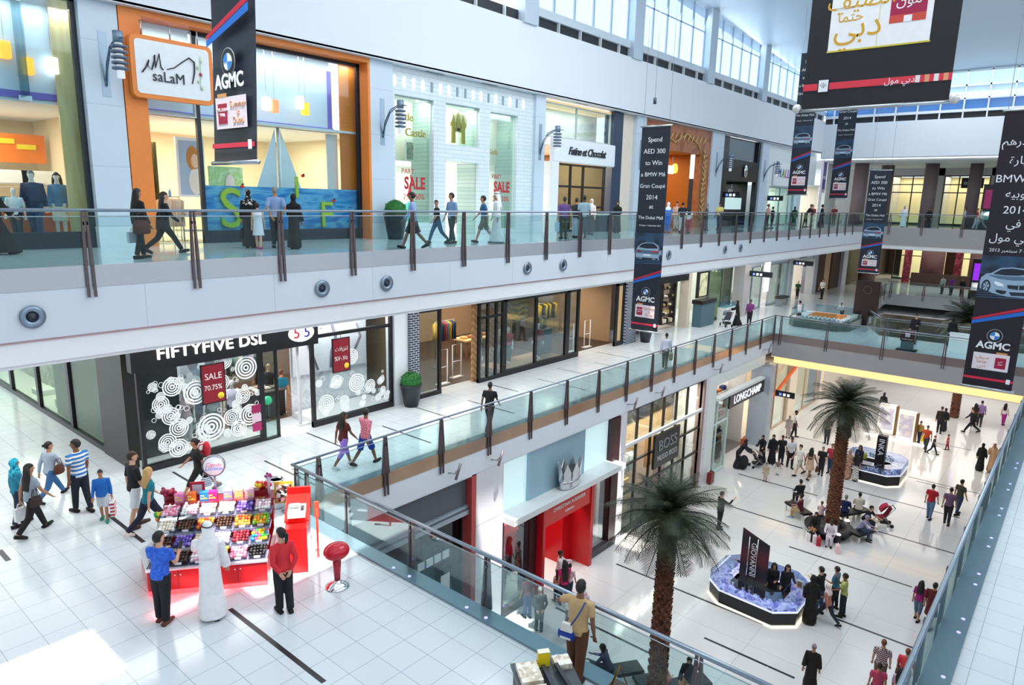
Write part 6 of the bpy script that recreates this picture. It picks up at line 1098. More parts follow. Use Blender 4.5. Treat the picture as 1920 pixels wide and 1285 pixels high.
# ---------------------------------------------------------------- benches round the palms
BL = M('1a1a1e', 0.45)
def bench(l, x, y, w, d, rz):
    q = T('bench', l, 'bench', (x, y, 0), rz); B().box(-w / 2, w / 2, -d / 2, d / 2, .33, .45).obj('seat', BL, q, bevel=.03)
    for sx in (-1, 1):
        for sy in (-1, 1): B().box(sx * w * .42 - .03, sx * w * .42 + .03, sy * d * .38 - .03, sy * d * .38 + .03, 0, .33).obj('leg', M('dfe2e4', 0.3), q)
bench('black bench behind the maroon-shirted sitter left of the farther palm', 33.2, 9.3, 1.5, .55, .95); bench('black bench right of the farther palm under the man in white', 34.6, 7.2, 1.9, .55, -.5); bench('black bench in front of the pushchair right of the farther palm', 32.6, 6.3, 1.1, .6, -.35)
bench('grey-black bench under the man in navy at the bottom', 17.0, 9.55, 1.5, .6, -.6); bench('grey-black bench at the bottom right of the nearer palm', 17.75, 7.75, 1.8, .6, -.55); bench('grey-black bench behind the base of the nearer palm', 17.2, 8.6, .9, .6, -.6)
q = T('round_bench', 'round black bench circling the foot of the farther palm', 'bench', (32.2, 7.6, 0)); B().lathe([(.75, .0), (.75, .3), (1.05, .32), (1.05, .43), (.55, .45), (.55, 0)], n=32).obj('seat', BL, q); B().lathe([(.45, 0), (.45, .5), (.3, .5)], n=24).obj('planter_edge', M('3a3436', .5), q)
for x, y, l in ((33.3, 7.1, 'small dark lamp pot with a white top beside the round bench'), (31.5, 7.0, 'small dark lamp pot in front of the round bench')): e = T('lamp_pot', l, 'lamp', (x, y, 0)); B().lathe([(.12, 0), (.14, .4), (.15, .42)], n=14).obj('pot', M('1c1e30', .4), e); B().lathe([(.02, .42), (.13, .42), (.1, .46), (.02, .47)], n=14).obj('lens', M('fff8e8', .4, 0, 1.5), e)
# ground-floor totems with lit pictures
for px, py, l, c in ((1675, 815, 'brown-edged lit fashion panel left of the pair on the far ground floor', 'e8e8f8'), (1712, 830, 'brown-edged lit panel right of the pair on the far ground floor', 'fff2dc')):
    p = onz(px, py, 0); q = T('lit_panel', l, 'display panel', p); B().box(-.2, .2, -.12, .0, 0, 2.0).obj('edge', M('7a5a34', .5), q); B().box(-.22, .22, 0, 1.0, .05, 2.0).obj('panel', M('f2eee6', .5, 0, .3), q); B().box(-.23, -.22, .1, .9, .3, 1.8).obj('picture', M_noise([c, 'd8d4f0', 'ffffff'], 2, .5), q)
e = B().box(-.15, .15, -2.2, 2.2, 0, .06).obj('light_bar', M('fffaf0', .5, 0, 1.5), None, onz(1690, 828, 0)); tag(e, 'white glowing strip on the far ground floor under the lit panels', 'light strip')
p = onz(1845, 950, 0); q = T('floor_sign', 'small maroon sign stand by the right railing on the ground floor', 'sign', (p.x, p.y, 0)); B().box(-.03, .03, -.15, .15, .1, 1.3).obj('board', M('5a2030', .5), q); B().box(-.12, .12, -.18, .18, 0, .1).obj('foot', BLACKM, q)
# ---------------------------------------------------------------- people and mannequins
RM = []           # shapes waiting to be fused into one skin each: (object, extra details, materials, smooth steps)
def fuse(name, b, mats, parent, vox, extra=None, smooth=2):
    me = bpy.data.meshes.new(name); me.from_pydata(b.v, [], b.f)
    bm = bmesh.new(); bm.from_mesh(me); bmesh.ops.recalc_face_normals(bm, faces=bm.faces); bm.to_mesh(me); bm.free()
    o = bpy.data.objects.new(name, me); COL.objects.link(o)
    m = o.modifiers.new('fuse', 'REMESH'); m.mode = 'VOXEL'; m.voxel_size = vox; m.use_smooth_shade = True
    if smooth: s = o.modifiers.new('soften', 'SMOOTH'); s.iterations = smooth; s.factor = .5
    if parent: o.parent = parent
    RM.append((o, extra, mats)); return o
def fuse_all():
    bpy.context.view_layer.update(); dg = bpy.context.evaluated_depsgraph_get(); out = []
    for o, ex, mats in RM: out.append(bpy.data.meshes.new_from_object(o.evaluated_get(dg)))
    for (o, ex, mats), me in zip(RM, out):
        o.modifiers.clear(); old = o.data
        if ex and ex.v:
            xm = ex.mesh('extra', mats); bm = bmesh.new(); bm.from_mesh(me); bm.from_mesh(xm); bm.to_mesh(me); bm.free(); bpy.data.meshes.remove(xm)
        me.materials.clear()
        for m in mats: me.materials.append(m)
        me.polygons.foreach_set('use_smooth', [True] * len(me.polygons)); me.name = o.name; o.data = me; bpy.data.meshes.remove(old)
def rot2(v, a):
    """swing a vector forward (towards +y) by a about the hip axis"""
    return Vector((v[0], v[1] * cos(a) - v[2] * sin(a), v[1] * sin(a) + v[2] * cos(a)))
POSES = {   # (left leg swing, knee, right leg swing, knee, left arm swing, out, bend, right arm swing, out, bend, lean)
    'stand': (2, 2, -3, 2, 3, 9, 12, 3, 9, 12, 0), 'walk': (24, 6, -20, 22, -20, 9, 14, 22, 9, 20, 3), 'walk2': (-20, 24, 26, 8, 22, 9, 18, -20, 9, 12, 3),
    'stride': (34, 6, -26, 26, -24, 10, 16, 26, 10, 22, 5), 'stride2': (-26, 26, 34, 6, 26, 10, 20, -22, 10, 14, 5), 'slow': (10, 4, -8, 8, -8, 9, 12, 9, 9, 14, 1),
    'phone': (2, 2, -4, 3, 18, 6, 95, 20, 8, 85, 4), 'hold': (4, 3, -4, 3, 14, 8, 80, 4, 10, 14, 2), 'back': (2, 2, -4, 3, -24, 12, 48, -24, 12, 48, 0), 'reach': (4, 3, -4, 3, 48, 14, 42, 5, 9, 14, 4),
    'wave': (2, 2, -4, 2, 4, 9, 14, 62, 12, 82, 0), 'sit': (84, 84, 80, 80, 22, 8, 46, 24, 8, 44, 6), 'sitlean': (84, 88, 80, 78, 38, 8, 50, 36, 8, 56, 26), 'push': (14, 6, -12, 12, 38, 6, 44, 38, 6, 44, 6),
    'wphone': (18, 5, -16, 18, 18, 6, 92, 12, 9, 20, 3), 'chin': (2, 2, -3, 2, 30, 8, 40, 42, 4, 112, 2), 'rest': (4, 3, -6, 4, 34, 48, 22, -4, 10, 16, 5), 'bend': (6, 4, -6, 6, 40, 8, 30, 42, 8, 34, 32)}
EYEM = M('1a1414', 0.4); LIPM = M('a8604e', 0.5); SHOE = M('17161a', 0.5)
def robe_like(k): return k in ('robe', 'dress', 'skirt')
def body(root, H, pose, skin, fem, vox, look=0, mann=False):
    """naked figure as one fused surface plus eyes, mouth, ears and hands; returns the joint positions"""
    ls, lk, rs, rk, las, lao, lab, ras, rao, rab, lean = POSES[pose]; b = B(); x = B(); J = {}
    lean = radians(lean); hip = Vector((0, 0, .53 * H))
    def leg(s, sw, kn):
        h = Vector((s * .05 * H, 0, .515 * H)); k = h + rot2((0, 0, -.245 * H), radians(sw)); a = k + rot2((0, 0, -.235 * H), radians(sw - kn)); return h, k, a, radians(sw - kn)
    LL, LR = leg(-1, ls, lk), leg(1, rs, rk); dz = .043 * H - min(LL[2].z, LR[2].z) if 'sit' not in pose else .47 - LL[0].z + .02
    up = Vector((0, 0, dz)); J['legs'] = []
    for s, (h, k, a, sh) in ((-1, LL), (1, LR)):
        h, k, a = h + up, k + up, a + up; pit = 0 if a.z < .07 * H or 'sit' in pose else -min(.9, (a.z - .043 * H) / (.1 * H))
        if a.z < .05 * H and sh > .25: pit = .22
        f = Vector((s * .12, cos(pit), sin(pit))).normalized(); toe = a + f * .1 * H + Vector((0, 0, -.028 * H)); heel = a - f * .035 * H + Vector((0, 0, -.025 * H))
        b.tube([h + Vector((0, 0, .02 * H)), h.lerp(k, .5), k, k.lerp(a, .35), a], [.05 * H, .044 * H, .031 * H, .031 * H, .02 * H], 10); b.tube([heel, a + f * .03 * H - Vector((0, 0, .02 * H)), toe], [.022 * H, .025 * H, .016 * H], 8)
        J['legs'].append((h, k, a, f, toe, heel))
    def tp(x_, y_, z_):       # torso point with lean
        v = Vector((x_, y_, z_ - .53 * H)); v = Vector((v.x, v.y * cos(lean) + v.z * sin(lean), -v.y * sin(lean) + v.z * cos(lean))); return v + hip + up
    J['tp'] = tp; sw_ = .094 if fem else .108
    prof = [(.47, .07, .05, 0), (.53, .088, .06, -.004), (.585, .077 if fem else .08, .05, 0), (.63, .066 if fem else .076, .046, .003), (.70, .078 if fem else .086, .057 if not fem else .062, .008), (.76, .09 if fem else .1, .054, .003), (.805, .082 if fem else .095, .04, -.003), (.83, .04, .034, 0), (.87, .031, .033, .006)]
    J['prof'] = prof
    b.rings([[tp(rx * H * cos(t), (yo + ry * sin(t)) * H, z * H) for t in [2 * pi * i / 14 for i in range(14)]] for z, rx, ry, yo in prof])
    J['arms'] = []
    for s, sw, ao, be in ((-1, las, lao, lab), (1, ras, rao, rab)):
        sh = tp(s * sw_ * H, -.002 * H, .795 * H); inn = (.38 if pose in ('phone', 'wphone') else .3 if pose in ('sit', 'sitlean', 'hold', 'chin') else .62 if pose == 'back' else 0) * (1 if be > 40 else 0)
        def dv(a, o): return Vector((s * sin(radians(o)), sin(radians(a)) * cos(radians(o)), -cos(radians(a)) * cos(radians(o))))
        e = sh + dv(sw, ao) * .168 * H; fd = dv(sw + be if pose != 'back' else sw + be * .35, ao * .4); fd = (fd + Vector((-s * inn, 0, 0))).normalized()
        w = e + fd * .142 * H
        b.tube([tp(s * sw_ * .7 * H, 0, .8 * H), sh, sh.lerp(e, .5), e, e.lerp(w, .4), w, w + fd * .015 * H], [.03 * H, .033 * H, .027 * H, .022 * H, .022 * H, .0145 * H, .0145 * H], 9)
        # palm, four fingers of unequal length and a thumb, lightly curled
        sd = fd.cross(Vector((0, 1, 0)) if abs(fd.y) < .8 else Vector((0, 0, 1))).normalized() * (1 if s > 0 else -1); nm = sd.cross(fd).normalized()
        if nm.y < 0 and be < 40: nm = -nm
        pw = .019 * H
        x.rings([[w + fd * t * H + sd * pw * k * cos(u) * 1.0 + nm * .009 * H * sin(u) for u in [2 * pi * i / 8 for i in range(8)]] for t, k in ((-.005, .7), (.015, .95), (.04, 1.1), (.056, 1.0))])
        kn = w + fd * .052 * H
        for i, (o, ln) in enumerate(((-.75, .036), (-.25, .043), (.25, .041), (.75, .032))):
            p0 = kn + sd * pw * o; p1 = p0 + (fd + nm * .25 + sd * o * .08).normalized() * ln * .55 * H; p2 = p1 + (fd + nm * .85).normalized() * ln * .5 * H
            x.tube([p0, p1, p2], [.0056 * H, .0052 * H, .004 * H], 6)
        p0 = w + fd * .012 * H + sd * pw * -.9; p1 = p0 + (fd * .6 - sd * .8 + nm * .3).normalized() * .026 * H; p2 = p1 + (fd * .9 - sd * .1 + nm * .4).normalized() * .024 * H
        x.tube([p0, p1, p2], [.0065 * H, .006 * H, .0045 * H], 6)
        J['arms'].append((sh, e, w, fd, w + fd * .05 * H))
    # head on the neck
    c = tp(0, .008 * H, .868 * H) + Vector((0, 0, .07 * H)); la = radians(look)
    def hp(a, bb, cc): v = Vector((a * cos(la) + bb * sin(la), -a * sin(la) + bb * cos(la), cc)) * H; return c + v
    J['hp'] = hp
    b.rings([[hp(rx * cos(t), yo + ry * sin(t), z) for t in [2 * pi * i / 14 for i in range(14)]] for z, rx, ry, yo in ((-.062, .014, .012, .03), (-.052, .026, .028, .018), (-.03, .034, .042, .008), (-.004, .039, .05, .002), (.02, .0415, .054, -.002), (.042, .038, .049, -.004), (.056, .026, .035, -.005), (.063, .01, .014, -.005))])
    b.tube([tp(0, .0, .82 * H), hp(0, -.004, -.03)], [.031 * H, .03 * H], 10)
    x.tube([hp(0, .05, .008), hp(0, .06, -.012), hp(0, .052, -.02)], [.004 * H, .0085 * H, .006 * H], 6)
    for s in (-1, 1):
        x.c = 0; x.ball(hp(s * .042, -.004, -.004), (.005 * H, .009 * H, .015 * H), 7, 5)
        x.c = 1; x.ball(hp(s * .0175, .0475, .004), (.0065 * H, .005 * H, .0035 * H), 7, 5); x.tube([hp(s * .009, .0515, .0125), hp(s * .018, .0505, .0145), hp(s * .027, .0455, .012)], .0024 * H, 5)
    x.c = 2; x.tube([hp(-.013, .046, -.034), hp(0, .0505, -.033), hp(.013, .046, -.034)], [.002 * H, .0045 * H, .002 * H], 6); x.c = 0
    root_o = fuse('person' if not mann else 'mannequin', b, [skin, EYEM if not mann else skin, LIPM if not mann else skin], None, vox, x, 1)
    return root_o, J
def hair(p, J, H, kind, mat, long_=.0):
    b = B(); hp = J['hp']
    # scalp shell: thicker at the back and crown, cut away over the face
    R = []
    for i in range(9):
        t = pi * (.02 + .74 * i / 8); z = .066 * cos(t) + .006
        row = []
        for j in range(20):
            a = 2 * pi * j / 20; fr = max(0, sin(a)); rr = sin(t); ry = .0575 if sin(a) > 0 else .061
            if fr > .3 and t > pi * .40: k = .9 - .12 * min(1, (t / pi - .40) * 6)     # face opening
            elif abs(cos(a)) > .8 and t > pi * .62: k = .93
            else: k = 1.06
            row.append(hp(.0445 * rr * cos(a) * k, (-.004 + ry * rr * sin(a) * k), z))
        R.append(row)
    b.rings(R)
    if kind == 'long':
        for s in (-1, -.5, 0, .5, 1):
            tp = J['tp']; b.tube([hp(.032 * s, -.03, .035), hp(.042 * s, -.05 + .02 * abs(s), -.03), tp(.05 * s * H, -.052 * H + .012 * abs(s) * H, .79 * H), tp(.045 * s * H, -.06 * H, (.74 - long_) * H)], [.02 * H, .026 * H, .026 * H, .01 * H], 8)
    if kind == 'bun': b.ball(hp(0, -.068, .01), .023 * H, 10, 7)
    if kind == 'pony': b.tube([hp(0, -.055, .02), hp(0, -.085, .0), hp(0, -.08, -.06), hp(0, -.07, -.11)], [.016 * H, .022 * H, .02 * H, .006 * H], 8)
    return b.obj('hair', mat, p)
def scarf(p, J, H, mat, drape=True, name='headscarf'):
    b = B(); hp = J['hp']; tp = J['tp']; R = []
    for i in range(9):
        t = pi * (.02 + .8 * i / 8); z = .07 * cos(t) + .006; row = []
        for j in range(20):
            a = 2 * pi * j / 20; rr = max(sin(t), .75 if t > pi / 2 else 0); k = 1.12
            if sin(a) > .55 and pi * .36 < t < pi * .78: k = .86
            row.append(hp(.046 * rr * cos(a) * k, -.004 + .06 * rr * sin(a) * k, z))
        R.append(row)
    b.rings(R)
    if drape: b.rings([[tp(rx * H * cos(t), (yo + ry * sin(t)) * H, z * H) for t in [2 * pi * i / 16 for i in range(16)]] for z, rx, ry, yo in ((.885, .042, .05, .005), (.85, .05, .058, .004), (.815, .1, .066, 0), (.77, .112, .074, 0), (.74, .108, .072, 0))])
    return b.obj(name, mat, p)
def ghutra(p, J, H, mat, agal, r=.0):
    b = B(); hp = J['hp']; tp = J['tp']; R = []
    for z, rx, ry, yo, fr in ((.075, .012, .016, -.004, 1), (.066, .034, .044, -.004, 1), (.045, .046, .06, -.004, 1), (.015, .05, .064, -.006, .88), (-.03, .056, .068, -.012, .5), (-.07, .068, .07, -.02, .25)):
        R.append([hp(rx * cos(t), yo + ry * sin(t) * (fr if sin(t) > 0 else 1), z) for t in [2 * pi * i / 18 for i in range(18)]])
    for z, rx, ry, yo in ((.82, .1, .062, -.022), (.75, .098, .06, -.04), (.69, .085, .03, -.068), (.655, .06, .015, -.075)):
        R.append([tp(rx * H * cos(t), (yo + ry * sin(t) * (.3 if sin(t) > 0 else 1)) * H, z * H) for t in [2 * pi * i / 18 for i in range(18)]])
    b.rings(R); b.obj('headcloth', mat, p)
    B().tube([hp(.05 * cos(t), -.004 + .063 * sin(t), .042 + .006 * sin(t)) for t in [2 * pi * i / 20 for i in range(21)]], .006 * H, 7).obj('head_cord', agal, p)
def torso_rings(J, H, z0, z1, grow, hem=0.0, n=16):
    tp = J['tp']; out = []; P = J['prof']
    def at(z):
        for a, c in zip(P, P[1:]):
            if a[0] <= z <= c[0]:
                k = (z - a[0]) / (c[0] - a[0]); return [a[i] + (c[i] - a[i]) * k for i in range(4)]
        return P[0] if z < P[0][0] else P[-1]
    N = 9
    for i in range(N):
        z = z0 + (z1 - z0) * i / (N - 1); q = at(z); g = grow * (1 if z < .81 else .6) + hem * max(0, (.62 - z) / .15)
        rx, ry = q[1] + g, q[2] + g
        if z < .72: rx = max(rx, .074 + g); ry = max(ry, .05 + g)
        out.append([tp(rx * H * cos(t), (q[3] + ry * sin(t)) * H, z * H) for t in [2 * pi * j / n for j in range(n)]])
    return out
def top(p, J, H, mat, sleeve, vox, hem=.5, grow=.013, name='shirt'):
    b = B(); b.rings(torso_rings(J, H, hem, .835, grow, .008))
    if sleeve:
        for sh, e, w, fd, hd in J['arms']:
            s = -1 if sh is J['arms'][0][0] else 1; r0 = J['tp'](s * .06 * H, 0, .797 * H); L = [r0, sh + Vector((0, 0, .004 * H))]; rad = [.034 * H, .04 * H]
            if sleeve < 1: L += [sh.lerp(e, .5), sh.lerp(e, sleeve)]; rad += [.037 * H, .035 * H]
            else: L += [sh.lerp(e, .5), e, e.lerp(w, .5), w.lerp(e, 1.96 - sleeve if sleeve < 2 else .02)]; rad += [.034 * H, .03 * H, .027 * H, .022 * H]
            b.tube(L, rad, 10)
    return fuse(name, b, [mat], p, vox)
def trousers(p, J, H, mat, length, vox, wide=.0, name='trousers'):
    b = B(); b.rings(torso_rings(J, H, .48, .6, .01)[:9])
    for h, k, a, f, toe, heel in J['legs']:
        L = [h + Vector((0, 0, .03 * H)), h.lerp(k, .45)]; rad = [.062 * H, .055 * H + wide * .3]
        if length <= 1: L.append(h.lerp(k, length)); rad.append(.05 * H + wide)
        else:
            q = min(.97, length - 1); L += [k, k.lerp(a, q * .5), k.lerp(a, q)]; rad += [.043 * H + wide * .4, .038 * H + wide * .6, .031 * H + wide]
        b.tube(L, rad, 12)
    return fuse(name, b, [mat], p, vox)
def shoes(p, J, H, mat, name='shoe'):
    for h, k, a, f, toe, heel in J['legs']:
        B().tube([heel - f * .01 * H, a + f * .025 * H - Vector((0, 0, .022 * H)), toe + f * .012 * H], [.027 * H, .031 * H, .019 * H], 10).obj(name, mat, p)
def robe(p, J, H, mat, vox, hem=.03, sleeve=2, flare=.02, neck=.84, name='robe', top_too=True):
    tp = J['tp']; b = B(); A = [l[2] for l in J['legs']]; K = [l[1] for l in J['legs']]
    def oval(pts, z, mx, my):
        x0, x1 = min(q.x for q in pts) - mx, max(q.x for q in pts) + mx; y0, y1 = min(q.y for q in pts) - my, max(q.y for q in pts) + my; cx, cy = (x0 + x1) / 2, (y0 + y1) / 2; rx, ry = (x1 - x0) / 2, (y1 - y0) / 2
        return [(cx + rx * cos(t) * (1 + .03 * cos(6 * t)), cy + ry * sin(t) * (1 + .03 * cos(6 * t)), z) for t in [2 * pi * j / 20 for j in range(20)]]
    zk = (K[0].z + K[1].z) / 2; m = (.062 + flare) * H; R = []
    zh = hem * H
    if zh < zk - .05 * H: R += [oval(A, zh, m, m), oval([A[0].lerp(K[0], .5), A[1].lerp(K[1], .5)], (zh + zk) / 2, m, m), oval(K, zk, .062 * H, .062 * H)]
    else: R += [oval(K, zh, m, m)]
    R += [[Vector((tp(rx * H * cos(t), 0, z * H).x, tp(0, ry * sin(t) * H, z * H).y, tp(0, ry * sin(t) * H, z * H).z)) for t in [2 * pi * j / 20 for j in range(20)]] for z, rx, ry in ((.48, .102, .08), (.56, .1, .078))]
    if top_too: R += [[tp(rx * H * cos(t), ry * sin(t) * H, z * H) for t in [2 * pi * j / 20 for j in range(20)]] for z, rx, ry in ((.64, .09, .066), (.72, .1, .074), (.78, .108, .066), (.815, .09, .05), (neck, .045, .042))]
    b.rings(R)
    if sleeve:
        for sh, e, w, fd, hd in J['arms']:
            s = -1 if sh is J['arms'][0][0] else 1; L = [tp(s * .06 * H, 0, .797 * H), sh, sh.lerp(e, .5), e]; rad = [.036 * H, .042 * H, .04 * H, .04 * H]
            if sleeve > 1: L += [e.lerp(w, .9)]; rad += [.046 * H]
            b.tube(L, rad, 10)
    return fuse(name, b, [mat], p, vox)
SKN = {'f': M('d9a78a', 0.5, var=.02), 't': M('b98462', 0.5, var=.02), 'b': M('8a5a40', 0.5, var=.02), 'd': M('4a2e22', 0.5, var=.02), 'w': M('f1ece6', 0.4), 'g': M('c8ced4', 0.25, .3)}
HAIRM = {'k': M('17130f', 0.55), 'b': M('3a261a', 0.55), 'y': M('c9a468', 0.6), 'g': M('8a8884', 0.6), 'r': M('7a4a2a', 0.6)}
_cloth = {}
def cl(c):
    """cloth from a short code: plain hex, or 'stripe:', 'check:', 'print:' with colours"""
    if c in _cloth: return _cloth[c]
    if ':' in c:
        k, v = c.split(':'); v = v.split(',')
        m = M_wave(v[0], v[1], float(v[2]) if len(v) > 2 else 4.5, v[3] if len(v) > 3 else 'Z', .85) if k == 'stripe' else M_check(v[0], v[1], float(v[2]) if len(v) > 2 else 22, .85) if k == 'check' else M_voro(v, 26, .85)
    else: m = M(c, 0.85, var=.1, sc=9)
    _cloth[c] = m; return m
PEOPLE = {}
def person(key, at, face, pose, top_, bot, hair_, skin, label, H=None, z=0, look=0, shoe='17161a', extra=None, group=None, mann=False, zoff=0):
    """at = (x, foot y, head y) on the photograph for someone standing on the floor z, or a world point with H given; face = turn seen from the camera, 0 away, 90 right, 180 towards, 270 left"""
    if isinstance(at, Vector): P = at
    else:
        px, fy, hy = at; P = onz(px, fy, z)
        if H is None:
            lo, hi = .6, 2.1
            for _ in range(30):
                m = (lo + hi) / 2
                if proj(P + Vector((0, 0, m)))[1] > hy: lo = m
                else: hi = m
            H = max(.75, min(1.86, lo))
    P = P + Vector((0, 0, zoff))
    az = atan2(P.y, P.x); yaw = az - radians(face) - pi / 2; D = (P - EYE).length
    if 'sit' in pose: H = H or 1.7
    fem = top_[0].isupper() if False else (hair_[0] in 'LBPSH'); vox = .014 if D < 22 else .019 if D < 34 else .026
    if H < 1.3: vox *= .75
    p, J = body(None, H, pose, SKN[skin], fem, vox, look, mann); p.location = P; p.rotation_euler = (0, 0, yaw)
    tag(p, label, 'mannequin' if mann else 'person', group); PEOPLE[key] = (p, J, P, yaw, H)
    k, c = top_[0], top_[1:]
    if k in 'tTsl':
        top(p, J, H, cl(c), {'t': .85, 'T': .62, 's': 0, 'l': 1.95}[k], vox, .5 if bot[0] != 'r' else .55)
    elif k == 'j': top(p, J, H, cl(c), 1.95, vox, .485, .022, 'jacket')
    elif k == 'R': robe(p, J, H, cl(c), vox)
    elif k == 'D': robe(p, J, H, cl(c), vox, .3, 1, .012, name='dress')
    elif k == 'd': robe(p, J, H, cl(c), vox, .3, 0, .012, .82, 'dress')
    k, c = bot[0], bot[1:]
    if k == 'p': trousers(p, J, H, cl(c), 1.96, vox, .004)
    elif k == 'w': trousers(p, J, H, cl(c), 1.97, vox, .02)
    elif k == 's': trousers(p, J, H, cl(c), .95, vox, .012, 'shorts')
    elif k == 'c': trousers(p, J, H, cl(c), 1.4, vox, .006)
    elif k == 'k': robe(p, J, H, cl(c), vox, .06, 0, .02, name='skirt', top_too=False)
    if k != 'r' or c: pass
    shoes(p, J, H, cl(shoe))
    k, c = hair_[0], hair_[1:]
    if k == 's': hair(p, J, H, 'short', HAIRM[c])
    elif k == 'L': hair(p, J, H, 'long', HAIRM[c[0]], .06 if len(c) < 2 else float(c[1:]))
    elif k == 'B': hair(p, J, H, 'bun', HAIRM[c])
    elif k == 'P': hair(p, J, H, 'pony', HAIRM[c])
    elif k == 'S': scarf(p, J, H, cl(c))
    elif k == 'H': scarf(p, J, H, cl(c), False)
    elif k == 'G': ghutra(p, J, H, cl(c), BLACKM)
    elif k == 'c': hair(p, J, H, 'short', HAIRM['k']); hp = J['hp']; B().rings([[hp(rx * cos(t), -.004 + ry * sin(t), zz) for t in [2 * pi * i / 16 for i in range(16)]] for zz, rx, ry in ((.03, .047, .062), (.055, .043, .056), (.074, .02, .026))]).obj('cap', cl(c), p)
    for e in (extra or ()): e(p, J, H)
    return p
def hand_of(key, side, dz=0):
    p, J, P, yaw, H = PEOPLE[key]; return Matrix.Translation(P) @ Matrix.Rotation(yaw, 4, 'Z') @ (J['arms'][0 if side == 'l' else 1][4] + Vector((0, 0, dz)))
def at_of(key, v):
    p, J, P, yaw, H = PEOPLE[key]; return Matrix.Translation(P) @ Matrix.Rotation(yaw, 4, 'Z') @ (Vector(v) * H)
def bag(key, side, c, label, kind='shopping_bag', w=.28, h=.32, d=.1, spot=None):
    p, J, P, yaw, H = PEOPLE[key]; q = at_of(key, spot) if spot else hand_of(key, side); hz = .1 if kind == 'shopping_bag' else .16
    z = q.z - h - hz
    t = T(kind, label, 'bag', (q.x, q.y, z), yaw + pi / 2)
    if kind == 'shopping_bag': B().rings([[(sx * w / 2 * k, sy * d / 2 * k, zz) for sx, sy in ((-1, -1), (1, -1), (1, 1), (-1, 1))] for zz, k in ((0, .96), (h, 1))], smooth=0).obj('body', cl(c), t)
    else: B().rings([[(w / 2 * k * cos(a), d / 2 * kk * sin(a), zz) for a in [2 * pi * i / 14 for i in range(14)]] for zz, k, kk in ((0, .8, .8), (.12 * h, 1, 1), (.6 * h, .95, .9), (h, .7, .35))]).obj('body', cl(c), t)
    for s in (-1, 1): B().tube([(-w * .25, s * d * .25, h), (-w * .15, s * d * .15, h + hz), (w * .15, s * d * .15, h + hz), (w * .25, s * d * .25, h)], .008, 6).obj('handle', cl(c if kind != 'shopping_bag' else 'e8e4e0'), t)
    return t
def pack(key, c, label, w=.3, h=.42):
    p, J, P, yaw, H = PEOPLE[key]; q = at_of(key, (0, -.1, .6)); t = T('backpack', label, 'bag', q, yaw)
    B().ball((0, -.06, h / 2), (w / 2, .1, h / 2), 14, 9).obj('body', cl(c), t)
    for s in (-1, 1): B().tube([(s * .08, .02, .1), (s * .11, .18, .22), (s * .1, .12, .38), (s * .09, 0, h * .95)], .014, 6).obj('strap', cl(c), t)
def phone(key, side, label, c='1a1a20'):
    q = hand_of(key, side, .03); p, J, P, yaw, H = PEOPLE[key]; t = B().box(-.04, .04, -.006, .006, 0, .14).obj('mobile_phone', M(c, .3), None, q, yaw); t.rotation_euler = (-.6, 0, yaw); tag(t, label, 'phone')
# ---------------------------------------------------------------- who is where
P_ = person
# level one, near floor
P_('a1', (66, 1000, 868), 60, 'walk', 'T9aa6b4', 'p16161a', 'Lk0.1', 't', 'woman in a grey T-shirt and black trousers at the far left with a white bag', z=L1, look=20)
bag('a1', 'l', 'f4f4f6', 'white plastic bag held by the woman in the grey T-shirt at the far left', 'shopping_bag', .3, .3)
bag('a1', 'r', '3a2a28', 'dark shoulder bag at the side of the woman in the grey T-shirt', 'handbag', .28, .24, .12, (.14, -.02, .66))
P_('a2', (99, 936, 823), 50, 'stride', 'la8b6c8', 'p3a6a9a', 'Bk', 't', 'woman in a long grey sleeved top and blue jeans left of the striped polo', z=L1, look=35)
bag('a2', 'r', '5a3226', 'brown handbag of the woman in blue jeans at the far left', 'handbag', .3, .24, .14, (.15, .04, .68))
P_('a3', (40, 985, 862), 70, 'slow', 'l2a8aa8', 'p22344a', 'Sprint:2ab8d8,1a7a9a,3ad0e8', 't', 'figure in a turquoise patterned headscarf half hidden at the far left', z=L1)
P_('a4', (156, 960, 816), 330, 'slow', 'Tstripe:f2f0e8,2a7ac0,3.2', 'p1c2030', 'sk', 'b', 'man in a white polo with blue and yellow stripes', z=L1, look=-45)
P_('a5', (197, 976, 881), 190, 'slow', 'j1f6ac0', 'scdd2d6', 'sk', 't', 'boy in a bright blue and red jacket with pale shorts', z=L1, shoe='2a8a7a', look=0)
bag('a5', 'l', 'stripe:f4f2f2,c23a4a,3.5', 'red and white striped carrier bag beside the boy in the blue jacket', 'shopping_bag', .26, .36, .1)
P_('a6', (258, 988, 848), 70, 'slow', 't17181a', 'sdfe4e6', 'sb', 'f', 'man in a black T-shirt and white shorts by the dark corner column', z=L1, shoe='4a3028', look=20)
P_('a7', (283, 998, 870), 65, 'stride2', 'Tprint:17788a,1f8a98,146a7c', 'p1a2034', 'Ly0.02', 'f', 'blonde woman in a teal top and dark jeans striding', z=L1, shoe='e8e0dc', look=-10)
P_('a8', (376, 925, 815), 262, 'stride', 't17171b', 'c1a1a1e', 'Bk', 't', 'woman in black with a black cap walking left before the ringed windows', z=L1, shoe='7a8088')
pack('a8', 'c8283a', 'red backpack of the woman in black before the ringed windows')
bag('a8', 'l', 'stripe:e8ecee,3a5a8a,7', 'striped blue and white bundle carried by the woman in black', 'handbag', .3, .22, .14)
P_('a9', (308, 1166, 1001), 35, 'phone', 'Tprint:2a5ac8,2f66d6,3a70e0', 'w17171b', 'sk', 'f', 'boy in a bright blue T-shirt at the left of the sweet kiosk', z=L1, shoe='6a4030', look=25)
phone('a9', 'r', 'dark phone in the hands of the boy in the bright blue T-shirt', '3a3a44')
